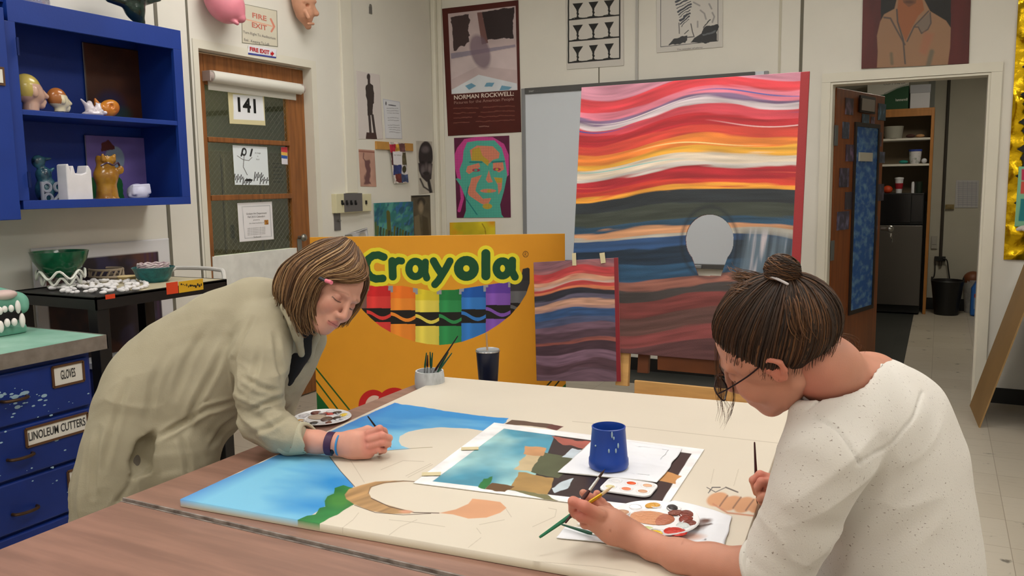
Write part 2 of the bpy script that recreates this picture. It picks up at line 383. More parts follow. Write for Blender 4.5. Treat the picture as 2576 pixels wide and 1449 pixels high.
struct('ceiling', J(bx(-3.97, RX, FY, 6.24, CZ, CZ+.1), bx(-1.5, 1.6, 6.24, 10.5, 2.7, 2.8)), mat('ceiling_tile', (225, 222, 212), .9, bump=.2, bscale=60))
D1a, D1b, D1z = 3.56, 4.54, 2.25
struct('wall_left', J(bx(LX-.14, LX, FY, D1a, 0, CZ), bx(LX-.14, LX, D1b, BY+.14, 0, CZ), bx(LX-.14, LX, D1a, D1b, D1z, CZ)), wallm)
struct('wall_back', J(bx(LX, -.69, BY, BY+.14, 0, CZ), bx(.25, RX, BY, BY+.14, 0, CZ), bx(-.69, .25, BY, BY+.14, 2.095, CZ)), wallm)
struct('wall_right', bx(RX, RX+.1, FY, BY+.14, 0, CZ), wallm)
struct('wall_front', bx(LX-.14, RX+.1, FY-.1, FY, 0, CZ), wallm)
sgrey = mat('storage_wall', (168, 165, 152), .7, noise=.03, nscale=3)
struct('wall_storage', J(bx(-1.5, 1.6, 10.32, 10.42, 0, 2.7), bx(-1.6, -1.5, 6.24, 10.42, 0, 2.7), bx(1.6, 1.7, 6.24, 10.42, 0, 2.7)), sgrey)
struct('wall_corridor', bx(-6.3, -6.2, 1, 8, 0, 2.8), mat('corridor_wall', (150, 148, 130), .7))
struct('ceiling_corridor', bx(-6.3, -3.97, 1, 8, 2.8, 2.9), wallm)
blk = mat('black_rubber', (26, 25, 24), .5)
struct('baseboard_back', J(bx(.31, RX, BY-.012, BY, 0, .1), bx(LX, -.76, BY-.012, BY, 0, .1)), blk)
struct('baseboard_storage', bx(-1.5, 1.6, 10.305, 10.32, 0, .13), blk)
struct('baseboard_left', J(bx(LX, LX+.012, FY, 3.5, 0, .1), bx(LX, LX+.012, 4.62, BY, 0, .1)), blk)
# wall panel battens and joints
def yl(px, py): return onX(px, py, LX)[1]
def xb(px, py): return onY(px, py, BY)[0]
groove = mat('joint_shadow', (112, 108, 96), .8)
k = 0
for (a, b, mm, d) in [(yl(386, 20), yl(394, 20), groove, .004), (yl(471, 100), yl(476, 100), groove, .003)]:
    k += 1; struct('trim_%d' % k, bx(LX, LX+d, a, b, 0.0, 3.38), mm)
y0, y1 = yl(852, 60), yl(880, 60)
struct('trim_3', bx(LX, LX+.02, y0, y1, 1.4, 3.39), trimm, bev=.003)
struct('trim_4', bx(LX, LX+.006, y1, y1+.012, 1.4, 3.39), mat('yellowed_paint', (205, 200, 170), .6))
struct('trim_5', bx(LX, LX+.045, BY-.05, BY, 0, 3.39), trimm, bev=.012)
struct('trim_6', bx(LX+.045, LX+.09, BY-.016, BY, 0, 3.39), trimm, bev=.006)
struct('trim_7', bx(xb(1507, 190)-.004, xb(1507, 190)+.004, BY-.004, BY, 2.15, 3.39), groove)
struct('trim_8', bx(xb(1600, 100), xb(1606, 100), BY-.012, BY, 1.9, 3.39), mat('conduit_grey', (178, 176, 172), .5))
struct('trim_9', bx(xb(1960, 60), xb(1966, 60), BY-.005, BY, 0, 3.39), mat('paint_shadow', (196, 191, 175), .6))
struct('trim_10', bx(xb(2012, 100), xb(2020, 100), BY-.003, BY, 0, 3.39), groove)
# storage doorway casing + jamb
struct('trim_11', J(bx(-.745, -.69, BY-.02, BY, 0, 2.095), bx(.25, .31, BY-.02, BY, 0, 2.095), bx(-.745, .31, BY-.02, BY, 2.096, 2.155),
       bx(-.69, -.675, BY-.01, BY+.15, 0, 2.08), bx(.235, .25, BY-.01, BY+.15, 0, 2.08), bx(-.69, .25, BY-.01, BY+.15, 2.08, 2.094)), trimm)
# room 141 door frame
struct('trim_12', J(bx(LX-.1, LX+.006, D1a-.035, D1a+.004, 0, D1z-.004), bx(LX-.1, LX+.006, D1b-.004, D1b+.045, 0, D1z-.004), bx(LX-.1, LX+.006, D1a-.035, D1b+.045, D1z-.004, D1z+.045)), trimm)

# ------------------------------------------------------------------ ceiling lights, plus added fill lights in storage room and corridor
diff = mat('lamp_diffuser', (255, 251, 243), .5, emit=LAMPS); white_metal = mat('white_metal', (230, 230, 226), .4)
for i, (x, y) in enumerate(LAMP_AT):
    r = root('ceiling_light', (x, y, CZ-.06)); tag(r, 'fluorescent ceiling fixture with a white diffuser, out of view above the room', 'ceiling light', 'ceiling lights above the tables')
    mk('housing', J(bx(x-.31, x+.31, y-.61, y-.6, CZ-.06, CZ), bx(x-.31, x+.31, y+.6, y+.61, CZ-.06, CZ), bx(x-.31, x-.3, y-.6, y+.6, CZ-.06, CZ), bx(x+.3, x+.31, y-.6, y+.6, CZ-.06, CZ)), white_metal, r)
    mk('diffuser', bx(x-.3, x+.3, y-.6, y+.6, CZ-.055, CZ-.045), diff, r)
r = root('ceiling_light', (.2, 8.4, 2.64)); tag(r, 'unseen fill light added under the ceiling to brighten the storage room', 'ceiling light')  # added fill light, out of view, brightens the storage room
mk('diffuser', bx(0, .4, 8.1, 8.7, 2.64, 2.66), mat('storage_fill_diffuser', (255, 245, 225), .5, emit=24.0), r); mk('housing', bx(-.03, .43, 8.07, 8.73, 2.66, 2.7), white_metal, r)
r = root('ceiling_light', (-5.1, 4.0, 2.74)); tag(r, 'unseen fill light added to brighten the corridor behind the room door', 'ceiling light')  # unseen light added so the corridor shows through the door panes
mk('diffuser', bx(-5.3, -4.9, 3.4, 4.6, 2.74, 2.76), mat('hall_fill_diffuser', (255, 248, 230), .5, emit=34), r); mk('housing', bx(-5.33, -4.87, 3.37, 4.63, 2.76, 2.8), white_metal, r)

# ------------------------------------------------------------------ room door with glass panes
wood = mat('door_oak', (140, 88, 45), .45, noise=.22, nscale=5, stretch=(9, 9, .7))
def clear(name, tint, fac=.08, rough=.02):
    m = bpy.data.materials.new(name); m.use_nodes = True; nt = m.node_tree; N = nt.nodes; L = nt.links; N.remove(N['Principled BSDF'])
    t = N.new('ShaderNodeBsdfTransparent'); t.inputs[0].default_value = tuple(lin(tint))+(1,); g = N.new('ShaderNodeBsdfGlossy'); g.inputs['Roughness'].default_value = rough
    mx = N.new('ShaderNodeMixShader'); mx.inputs[0].default_value = fac; L.new(t.outputs[0], mx.inputs[1]); L.new(g.outputs[0], mx.inputs[2]); L.new(mx.outputs[0], N['Material Output'].inputs[0]); return m
glass = clear('pane_glass', (215, 222, 208))
DX = -3.90
r = root('door_1', (DX, 4.05, 0)); r['kind'] = 'structure'
def dz(px, py): return onX(px, py, DX)
gy0, gy1 = dz(513, 300)[1], dz(722, 300)[1]
zt = 2.06; m1a, m1b = dz(527, 344)[2], dz(528, 357)[2]; m2a, m2b = dz(538, 491)[2], dz(540, 505)[2]; zb = dz(549, 644)[2]
gy0 = dz(521, 330)[1]; gy1 = dz(727, 340)[1]
st = lambda y0, y1, z0, z1: bx(DX-.04, DX, y0, y1, z0, z1)
mk('stile', st(D1a+.005, gy0, .01, D1z-.015), wood, r, bev=.002); mk('stile', st(gy1, D1b-.005, .01, D1z-.015), wood, r, bev=.002)
mk('top_rail', st(gy0, gy1, zt, D1z-.015), wood, r); mk('bottom_rail', st(gy0, gy1, .01, .25), wood, r)
mk('glazing_bar', bx(DX-.045, DX+.008, gy0, gy1, m1b, m1a), wood, r, bev=.004); mk('glazing_bar', bx(DX-.045, DX+.008, gy0, gy1, m2b, m2a), wood, r, bev=.004)
o = mk('kick_panel', bx(DX-.045, DX+.006, gy0-.02, gy1+.02, .25, zb), mat('scuffed_white', (226, 226, 222), .5, noise=.06, nscale=14), r, bev=.002); o['label'] = 'scuffed white panel below the panes'
for z0, z1 in ((m1a, zt), (m2a, m1b), (zb, m2b)):
    p = mk('pane', bx(DX-.024, DX-.018, gy0, gy1, z0, z1), glass, r)
    # embedded safety wire, a diamond grid
    sh = []; st_ = .028; W = gy1-gy0; H = z1-z0
    for sgn in (1, -1):
        c = -H
        while c < W+H:
            a0, a1 = max(0, c if sgn == 1 else c-H), min(W, c+H if sgn == 1 else c)
            if a1-a0 > .01:
                f = (lambda y: z0+(y-c)) if sgn == 1 else (lambda y: z0+(c-y))
                sh.append(rod((DX-.017, gy0+a0, f(a0)), (DX-.017, gy0+a1, f(a1)), .0004, n=3))
            c += st_*1.4
    mk('safety_wire', J(*sh), mat('wire_grey', (150, 150, 138), .5, metal=.3), p)
mk('lock_plate', bx(DX, DX+.004, gy1+.03, gy1+.075, dz(752, 640)[2]-.02, dz(752, 600)[2]), mat('steel', (150, 148, 142), .35, metal=.9), r, bev=.001)
mk('lock_knob', ball((DX+.045, gy1+.05, dz(752, 590)[2]-.02), (.02, .026, .026)), mat('steel', 0), r, smooth=True)
mk('lock_cylinder', rod((DX, gy1+.05, dz(752, 590)[2]-.02), (DX+.04, gy1+.05, dz(752, 590)[2]-.02), .012), mat('steel', 0), r)
# lockers in the corridor
lk = mat('locker_paint', (128, 118, 98), .5)
for i in range(8):
    y0 = 4.6+i*.46
    rr = root('hall_locker', (-5.95, y0+.22, 0)); tag(rr, 'tan metal hall locker with vent slots seen through the door glass', 'locker', 'row of lockers in the corridor')
    mk('body', bx(-6.19, -5.72, y0, y0+.445, 0, 1.78), lk, rr, bev=.004)
    mk('door', bx(-5.72, -5.70, y0+.015, y0+.43, .06, 1.75), lk, rr, bev=.004)
    mk('vent', J(*[bx(-5.70, -5.697, y0+.16, y0+.29, 1.5+q*.035, 1.507+q*.035) for q in range(6)]), mat('vent_dark', (70, 66, 56), .6), rr)
    mk('latch', bx(-5.70, -5.68, y0+.04, y0+.07, 1.0, 1.12), mat('vent_dark', 0), rr)
# roller shade across the top of the door
r = root('roller_shade', (DX+.03, 4.03, 2.0)); tag(r, 'rolled-up white window shade mounted across the top of the wooden door', 'window shade')
A = dz(513, 192); B = dz(745, 222); xs = DX+.035
mk('shade_roll', tube([(xs, A[1]+.02, A[2]), (xs, B[1], A[2]-.003)], .036, 20), mat('shade_vinyl', (226, 224, 216), .45), r, smooth=True)
mk('shade_hem', bx(xs-.034, xs-.030, A[1]+.025, B[1]-.01, A[2]-.075, A[2]), mat('shade_vinyl', 0), r)
for y in (A[1], B[1]+.002): mk('bracket', J(rod((xs, y-.012, A[2]), (xs, y+.02, A[2]), .03, n=16), bx(DX, xs+.03, y-.014, y-.008, A[2]-.03, A[2]+.03)), mat('clear_bracket', (180, 165, 160), .3), r, bev=.002)

# ------------------------------------------------------------------ papers on the door and left wall (flat sheets with real thickness)
paper = mat('printed_paper', (240, 240, 240), .6, attr=True)
gloss = mat('printed_gloss', (240, 240, 240), .35, attr=True)
black = mat('ink_black', (18, 18, 18), .6); redink = mat('ink_red', (190, 30, 35), .6); greyink = mat('ink_grey', (110, 108, 108), .7)
UY, UZ = (0, 1, 0), (0, 0, 1); UX = (1, 0, 0)
def sheet_left(name, x, p, base, nu=60, nv=80, m=paper, paint=None, parent=None, **kw):
    """p: four photo pixels TL TR BR BL on plane x"""
    c = Canvas(*[onX(q[0], q[1], x) for q in p], nu, nv, base)
    if paint: paint(c)
    return c, c.make(name, m, parent, back=.0015, **kw)
def sheet_back(name, y, p, base, nu=60, nv=80, m=paper, paint=None, **kw):
    c = Canvas(*[onY(q[0], q[1], y) for q in p], nu, nv, base)
    if paint: paint(c)
    return c, c.make(name, m, None, back=.0015, **kw)
def lat(c, x, y0=None): return onX(c[0], c[1], x)
def ltxt(s, px, py, x, hpx, wpx=None, off=0.0, m=black, parent=None, name='lettering', tilt=0):
    c = onX(px, py, x); sc = np.linalg.norm(onX(px, py+10, x)-c)/10
    w_ = None if wpx is None else np.linalg.norm(onX(px+wpx, py, x)-onX(px, py, x))
    return mk(name, text(s, c+np.array([.0008, 0, 0]), (0, math.cos(tilt), math.sin(tilt)), UZ, hpx*sc*1.35, off, width=w_), m, parent)
def btxt(s, px, py, y, hpx, wpx=None, off=0.0, m=black, parent=None, name='lettering'):
    c = onY(px, py, y); sc = np.linalg.norm(onY(px, py+10, y)-c)/10
    w_ = None if wpx is None else np.linalg.norm(onY(px+wpx, py, y)-onY(px, py, y))
    return mk(name, text(s, c+np.array([0, -.0008, 0]), UX, UZ, hpx*sc*1.35, off, width=w_), m, parent)
# 141 notice
px_ = DX-.0125
def p141(c): c.poly([(586, 237), (661, 241), (665, 304), (588, 300)], (238, 240, 246))
c, o = sheet_left('room_number_sign', px_, [(573, 232), (664, 240), (668, 316), (578, 311)], (222, 212, 168), paint=p141); tag(o, 'white paper reading 141 bordered with masking tape on the top door pane', 'sign')
ltxt('141', 621, 267, px_, 36, 44, .03, parent=o)
def pdraw(c):
    for q in [((598, 452), 10, 14), ((622, 460), 12, 12), ((650, 447), 11, 14), ((664, 455), 10, 10)]:
        for j in range(6): c.line([(q[0][0]-q[1]+j*4, q[0][1]+8-(j*7 % 13)), (q[0][0]-q[1]+3+j*4, q[0][1]-q[2]+(j*5 % 9))], 1.1, (40, 40, 42))
    c.ell(614, 382, 5, 8, (50, 50, 52), ring=1.5); c.line([(611, 375), (607, 392)], 2, (30, 30, 30)); c.line([(634, 376), (630, 392)], 2.2, (35, 35, 36))
    c.line([(597, 392), (612, 402), (626, 404), (634, 396)], .8, (120, 120, 120)); c.line([(614, 392), (612, 420), (622, 440)], .8, (90, 90, 90)); c.ell(626, 453, 10, 3, (20, 20, 20))
c, o = sheet_left('drawing_sheet', px_, [(585, 365), (672, 370), (677, 466), (591, 465)], (232, 240, 246), 120, 130, paint=pdraw); tag(o, 'white sheet with a black ink drawing on the middle door pane', 'poster')
for i, s_ in enumerate(('An Image', 'in', 'Hand')): ltxt(s_, 648, 385+i*8, px_, 4, m=greyink, parent=o)
def pnote(c): 
    c.line([(609, 520), (679, 517), (683, 595), (616, 600), (609, 520)], .6, (170, 172, 178))
c, o = sheet_left('notice_sheet', px_, [(597, 511), (684, 507), (689, 602), (603, 609)], (238, 236, 240), 60, 60, paint=pnote); tag(o, 'white printed notice with a small coloured emblem on the lowest door pane', 'poster')
for i, (s_, h_, w_) in enumerate((('Graham Art Department', 5, 50), ('Fall 2015 Calendars', 5, 42), ('presents by', 3, 16), ('the visual students of', 3, 36))): ltxt(s_, 645, 537+i*8, px_, h_, w_, m=greyink, parent=o)
for i in range(5): ltxt('open to everyone in the studio', 645, 573+i*4, px_, 2.4, 44, m=greyink, parent=o)
ltxt('School', 647, 596, px_, 5, 18, m=greyink, parent=o)
e = onX(670, 559, px_); mk('emblem', box(e+[.001, 0, 0], (.001, .035, .03)), mat('emblem_red', (130, 50, 40), .6, rgb2=(200, 150, 60), nscale=60), o)
def pst(c): c.poly([(707, 370), (723, 370), (723, 384), (707, 382)], (214, 70, 78)); c.poly([(707, 382), (723, 384), (723, 392), (707, 390)], (235, 190, 90)); c.poly([(707, 390), (723, 392), (723, 400), (707, 398)], (50, 90, 170))
c, o = sheet_left('sticker', px_, [(707, 370), (723, 370), (724, 414), (709, 413)], (224, 222, 232), 30, 60, paint=pst); tag(o, 'small striped sticker at the upper right of the middle door pane', 'sticker')
# fire exit signs
X1 = LX+.002
def pf(c):
    c.line([(607, 8), (697, 27), (699, 118), (609, 108), (607, 8)], 1.2, (120, 120, 100)); c.line([(613, 47), (685, 66)], 1.6, (226, 176, 150)); c.line([(681, 48), (690, 67), (683, 79)], 2.4, (216, 140, 120))
c, o = sheet_left('fire_exit_sign', X1, [(607, 8), (697, 27), (699, 118), (609, 108)], (214, 208, 190), 90, 90, paint=pf); tag(o, 'hand-lettered FIRE EXIT sheet with a pale arrow pinned above the door', 'sign')
sal = mat('ink_salmon', (206, 120, 104), .7)
ltxt('FIRE', 652, 43, X1, 13, 34, .02, sal, o, tilt=-.02); ltxt('EXIT', 652, 67, X1, 13, 36, .02, sal, o, tilt=-.02)
ltxt('Turn Right To Auditorium', 653, 89, X1, 7, 76, 0, greyink, o); ltxt('Exit . Keeping To Left', 646, 106, X1, 7, 60, 0, greyink, o)
def pf2(c): c.poly([(624, 132), (695, 143), (695, 147), (624, 137)], (60, 70, 150))
X1b = LX+.008
c, o = sheet_left('fire_exit_sign', X1b, [(625, 114), (696, 124), (695, 147), (624, 137)], (228, 228, 236), 60, 40, paint=pf2); tag(o, 'small white FIRE EXIT strip with red letters on the door frame top', 'sign')
ltxt('FIRE EXIT', 653, 128, X1b+.001, 10, 47, .03, redink, o)
q = [onX(a, b, X1b+.003) for a, b in ((681, 132), (685, 132), (684, 128), (690, 135), (684, 142), (685, 138), (681, 138))]; mk('arrow', prism(q, (-.001, 0, 0)), redink, o)
# statue print
def pstat(c):
    d = (62, 52, 50)
    c.ell(927, 193, 4.4, 8, d, soft=1.5); c.line([(928, 198), (928, 212)], 3, d)
    c.poly([(920, 215), (928, 208), (938, 215), (942, 235), (941, 258), (938, 262), (937, 290), (925, 290), (924, 255), (920, 240)], d, wob=1)
    c.line([(929, 290), (932, 333)], 3, (70, 60, 58)); c.line([(937, 290), (943, 335)], 3, (70, 60, 58)); c.poly([(922, 333), (946, 334), (949, 351), (920, 349)], (74, 52, 48))
c, o = sheet_left('statue_print', X1, [(896, 178), (955, 188), (963, 350), (903, 350)], (216, 208, 206), 110, 180, paint=pstat); tag(o, 'white print of a thin dark standing statue on the left wall', 'poster')
def ptx(c):
    for i in range(11):
        y = 272+i*6; x0 = 973+i*.6
        if i in (3, 6): continue
        c.line([(x0, y), (x0+28, y+1)], .8, (168, 168, 176), wob=1)
    c.line([(964, 250), (1006, 257), (1012, 349), (971, 348), (964, 250)], 1, (200, 202, 212)); c.line([(978, 264), (995, 266)], 1.3, (90, 90, 100)); c.ell(971, 260, 1.5, 5, (60, 60, 70))
c, o = sheet_left('typed_sheet', X1, [(963, 248), (1006, 256), (1012, 350), (970, 348)], (220, 222, 228), 60, 100, paint=ptx); tag(o, 'white typed page in a clear sleeve right of the statue print', 'document')
o = mk('wooden_strip', bx(LX, LX+.018, yl(943, 360), yl(1035, 370), 1.725, 1.785), mat('strip_wood', (190, 140, 70), .5, noise=.1, nscale=8), bev=.002); tag(o, 'short blond wooden rail screwed to the left wall', 'rail')
def ppk(c):
    c.streak(.12, 3, 3); c.line([(903, 380), (943, 383)], 2, (150, 100, 88)); c.line([(915, 385), (914, 398), (919, 405)], 1.2, (130, 90, 85)); c.poly([(917, 402), (928, 402), (933, 425), (930, 455), (935, 464), (915, 464), (920, 430)], (112, 76, 76), soft=3, wob=2)
c, o = sheet_left('sepia_print', X1, [(902, 375), (942, 378), (947, 470), (907, 469)], (192, 150, 134), 60, 100, paint=ppk, edge=(200, 190, 170)); tag(o, 'small brownish pink print of a dim figure below the statue print', 'poster')
def pcol(c):
    for (a, b, w_, h_, q) in [(981, 362, 14, 22, (186, 40, 66)), (994, 362, 10, 18, (210, 160, 60)), (1004, 362, 14, 20, (110, 70, 72)), (983, 384, 10, 32, (80, 46, 50)), (1012, 384, 12, 32, (94, 86, 62)), (990, 414, 26, 26, (50, 62, 120)), (1010, 414, 14, 24, (200, 196, 200)), (994, 438, 20, 20, (110, 48, 44)), (1010, 438, 18, 20, (66, 80, 120))]:
        c.poly([(a, b), (a+w_, b), (a+w_+1, b+h_), (a+1, b+h_)], q, wob=2)
    c.streak(.4, 8, 12); c.poly([(988, 381), (1011, 382), (1012, 414), (990, 414)], (228, 226, 232)); c.ell(1017, 426, 5, 9, (60, 55, 30))
XP = LX+.022
c, o = sheet_left('collage_calendar', XP, [(979, 357), (1018, 360), (1028, 459), (992, 462)], (214, 206, 200), 80, 160, paint=pcol); tag(o, 'narrow colourful collage card hanging tilted from the wooden rail', 'poster')
ltxt('our school', 1000, 390, XP, 4, 18, m=greyink, parent=o)
def pman(c):
    c.ell(1071, 392, 18, 37, (44, 36, 40), soft=2); c.poly([(1052, 410), (1088, 412), (1085, 450), (1073, 458), (1060, 445), (1054, 430)], (50, 40, 44), soft=2)
    c.ell(1070, 376, 9, 8, (104, 94, 98), soft=7); c.ell(1064, 427, 5, 10, (110, 100, 104), soft=5); c.ell(1081, 424, 4, 10, (120, 110, 112), soft=5); c.ell(1072, 420, 3, 9, (100, 90, 92), soft=4)
    c.ell(1063, 408, 5, 3, (24, 20, 22), soft=2); c.ell(1080, 408, 4, 3, (24, 20, 22), soft=2); c.ell(1072, 436, 8, 4, (36, 30, 32), soft=2); c.line([(1057, 450), (1066, 470), (1084, 482)], 2, (50, 42, 44), soft=3); c.line([(1078, 455), (1084, 484)], 4, (40, 34, 36), soft=3); c.streak(.1, 6, 8)
c, o = sheet_left('charcoal_portrait', X1, [(1046, 354), (1087, 356), (1093, 484), (1054, 489)], (192, 186, 176), 90, 200, paint=pman); tag(o, 'charcoal portrait of a frowning bald face near the room corner', 'drawing')
def pteal(c):
    Q = np.stack([c.u*9+c.v*4, c.v*7, 0*c.u], -1); n = fbm(Q, 1, 4)
    c.mask(np.clip(n*1.3+.3, 0, 1), (84, 158, 150)); c.mask(np.clip(fbm(Q+9, 1, 3)*2-.5+c.u*.5, 0, 1)*.8, (24, 74, 112)); c.mask(np.clip(fbm(Q+3, 2, 3)*2-1+c.u*.8, 0, 1)*.7, (50, 110, 180))
    c.poly([(972, 532), (976, 528), (981, 533), (985, 592), (974, 592)], (92, 92, 40), soft=2); c.poly([(941, 560), (947, 556), (950, 592), (942, 592)], (70, 100, 60), soft=2)
    for k in range(12): x = 950+k*7; c.line([(x, 592), (x+1, 570+(k*37 % 17))], 2.4, [(90, 96, 40), (40, 60, 50), (60, 90, 60)][k % 3], soft=2)
def rect4(x0, y0, x1, y1): return [(x0, y0), (x1, y0), (x1, y1), (x0, y1)]
a = onX(938, 511, X1); b = onX(1036, 507, X1); zc = onX(985, 640, X1)[2]
c = Canvas((X1+.012, a[1], a[2]), (X1+.012, b[1], a[2]), (X1+.012, b[1], zc), (X1+.012, a[1], zc), 150, 160, (44, 120, 122)); pteal(c)
o = c.make('cactus_painting', mat('oil_paint', (1, 1, 1), .4, attr=True, bump=.15, bscale=300), None, back=.012); tag(o, 'teal blue painting of tall columns hung low on the left wall', 'painting')
a = onX(1034, 492, X1); b = onX(1082, 489, X1)
c = Canvas((X1, a[1], a[2]), (X1, b[1], a[2]), (X1, b[1], zc), (X1, a[1], zc), 70, 150, (92, 82, 66))
c.streak(.25, 6, 8); c.poly([(1036, 493), (1082, 490), (1082, 494), (1036, 497)], (40, 34, 28)); c.ell(1060, 508, 10, 12, (52, 44, 36), soft=4); c.ell(1059, 522, 6, 14, (150, 134, 112), soft=5); c.poly([(1042, 545), (1054, 540), (1060, 600), (1044, 600)], (120, 108, 86), soft=3); c.poly([(1062, 542), (1076, 548), (1080, 600), (1064, 600)], (76, 66, 50), soft=3)
o = c.make('sepia_portrait', paper, None, back=.002); tag(o, 'dark sepia portrait print beside the teal painting', 'poster')
# light switch panel
r = root('switch_panel', (LX, 4.9, 1.2)); tag(r, 'grey and cream light switch panel with four black toggles on the left wall', 'light switch')
def lb(p0, p1, d0, d1): a = onX(*p0, LX); b = onX(*p1, LX); return bx(LX+d0, LX+d1, a[1], b[1], b[2], a[2])
cream = mat('cream_plastic', (210, 204, 170), .5); swg = mat('switch_plate', (116, 112, 112), .4, metal=.5)
mk('box', lb((833, 488), (898, 533), .0, .045), cream, r, bev=.003); mk('faceplate', lb((852, 487), (899, 531), .045, .049), swg, r)
for i in range(4):
    a = onX(861+i*11, 509, LX+.049); mk('toggle', J(box(a, (.012, .016, .03)), box(a+[.006, 0, -.01], (.016, .009, .018))), black, r, bev=.002)
mk('side_box', lb((899, 488), (926, 531), .0, .035), cream, r, bev=.003); a = onX(920, 509, LX+.035); mk('toggle', box(a, (.02, .012, .028)), black, r)
mk('key_plate', lb((839, 536), (856, 579), .0, .006), swg, r); a = onX(851, 555, LX+.006); mk('key_switch', rod(a, a+[.02, 0, 0], .008), mat('steel', 0), r)
# crumpled paper behind the box of crayons
c = Canvas(*[onX(p[0], p[1], X1+.03) for p in ((868, 590), (924, 572), (926, 640), (868, 640))], 30, 30, (206, 206, 212)); c.P[..., 0] += .02*vn(c.P, 14); c.line([(893, 585), (922, 578)], .8, (110, 110, 120))
o = c.make('loose_paper', paper, None, back=.001); tag(o, 'curling white paper on the wall just above the yellow box cutout', 'paper')
# plaster mark / hook
a = onX(931, 26, LX); o = mk('wall_hook', J(box(a+[.004, 0, 0], (.008, .03, .05)), ball(a+[.006, 0, .03], (.006, .015, .015))), mat('hook_grey', (110, 108, 104), .5), bev=.002); tag(o, 'small grey hook high on the left wall', 'hook')
# ------------------------------------------------------------------ blue wall cabinet with open shelves
blue = mat('blue_paint', (18, 54, 140), .5, noise=.06, nscale=5, bump=.05, bscale=90)
CX = -3.50
r = root('wall_cabinet', (-3.66, 2.6, 1.3)); tag(r, 'bright blue open-front wall cabinet with two shelf bays of student pottery', 'cabinet')
pz = lambda a, b: onX(a, b, CX)
y1 = pz(454, 77)[1]; zt = pz(454, 77)[2]; zb = pz(484, 513)[2]; y0 = 1.6
iy0, iy1 = pz(58, 300)[1], pz(447, 300)[1]; it, ib = pz(443, 124)[2], pz(470, 495)[2]; s1, s0 = pz(455, 305)[2], pz(455, 316)[2]
X0 = LX
B_ = lambda x0, x1, a, b, c, d: bx(x0, x1, a, b, c, d)
t = .02
mk('carcass', J(B_(X0+.001, CX-.02, y0, y1, zt-t, zt), B_(X0+.001, CX-.02, y0, y1, zb, zb+t), B_(X0+.001, CX-.02, y1-t, y1, zb+t, zt-t), B_(X0+.001, CX-.02, y0, y0+t, zb+t, zt-t), B_(X0+.001, X0+.012, y0+t, y1-t, zb+t, zt-t), B_(X0+.012, CX-.02, iy0-.03, iy0-.012, zb+t, zt-t)), blue, r)
mk('face_frame', J(B_(CX-.02, CX, iy0-.03, y1, it, zt), B_(CX-.02, CX, iy0-.03, y1, zb, ib), B_(CX-.02, CX, iy1, y1, ib, it), B_(CX-.02, CX, iy0-.05, iy0, ib, it)), blue, r, bev=.0015)
mk('shelf', B_(X0+.012, CX-.004, iy0-.012, y1-t, s0, s1), blue, r, bev=.0015)
dd = mk('door', B_(CX-.02, CX+.015, y0, pz(27, 300)[1], pz(85, 545)[2]-.01, pz(5, 8)[2]-.02), blue, r, bev=.003)
mk('hinge', rod((CX+.018, pz(37, 100)[1], pz(37, 140)[2]), (CX+.018, pz(37, 100)[1], pz(37, 95)[2]), .006), mat('dark_blue_metal', (14, 34, 92), .4, metal=.5), dd)
mk('hinge', rod((CX+.018, pz(37, 100)[1], pz(66, 472)[2]), (CX+.018, pz(37, 100)[1], pz(66, 432)[2]), .006), mat('dark_blue_metal', 0), dd)
mk('label_frame', box(pz(2, 193)+[.018, -.03, 0], (.004, .07, .075)), mat('label_brown', (90, 60, 36), .5), dd); mk('label_card', box(pz(2, 193)+[.021, -.03, 0], (.002, .05, .055)), mat('card_white', (225, 222, 214), .6), dd)
# things in the cabinet; shelf heights
SU = s1; SL = zb+t
def glaze(n, c, **k): return mat(n, c, .25, noise=.08, nscale=18, coat=.4, **k)
def sp(px, x, z): return np.array([x, onX(px, 300, x)[1], z])        # on a shelf at photo column px
def sdfobj(name, fn, c, ext, m, parent=None, h=.003, col=None, rel=1):
    s = Sdf(h, np.array(c)-ext, np.array(c)+ext); fn(s); V, F = s.mesh(); V = relax(V, F, rel)
    return mk(name, (V, F), m, parent, smooth='all', col=None if col is None else col(V))
def ycol(px, py, x): return onX(px, py, x)[1]
# pottery heads
def headpot(name, px, x, hgt, face, hair, label, turn=1, long=False):
    b = sp(px, x, SU); k = hgt/.12
    def f(s):
        s.ell(b+np.array([0, -.01*k, .072*k]), np.array([.036, .044, .046])*k); s.ell(b+np.array([0, .018*k, .055*k]), np.array([.028, .028, .034])*k)
        s.cap(b+[0, .0, .004], b+np.array([0, .005, .05])*k, .024*k, .022*k); s.cap(b+np.array([0, .042, .068])*k, b+np.array([0, .056, .052])*k, .006*k, .008*k)
        s.ell(b+np.array([0, .044, .034])*k, .01*k); s.ell(b+np.array([0, .036, .022])*k, .012*k); s.ell(b+np.array([.034, -.002, .058])*k, np.array([.006, .009, .014])*k)
        s.ell(b+np.array([.022, .044, .066])*k, .009*k, op='s'); s.half(b+[0, 0, .002], (0, 0, -1))
    def cc(V):
        q = (V-b)/k; hm = (q[:, 2] > .085-.0*q[:, 1]) | (q[:, 1] < -.012) & (q[:, 2] > .045); hm |= (q[:, 1] < .03) & (q[:, 2] > .095)
        C_ = np.where(hm[:, None], lin(hair), lin(face)); e = np.linalg.norm(q-[.026, .042, .068], axis=1) < .006; C_[e] = lin((60, 50, 45)); m_ = np.linalg.norm((q-[.012, .05, .042])*[1, 1, 2.5], axis=1) < .012; C_[m_] = C_[m_]*.5
        lo = q[:, 2] < .012; C_[lo] = lin((30, 50, 90)) if not long else C_[lo]; return C_
    o = sdfobj(name, f, b+[0, 0, .07], .1, glaze(name+'_glaze', (1, 1, 1), attr=True), None, .0025, cc); tag(o, label, 'ceramic head', None); return o
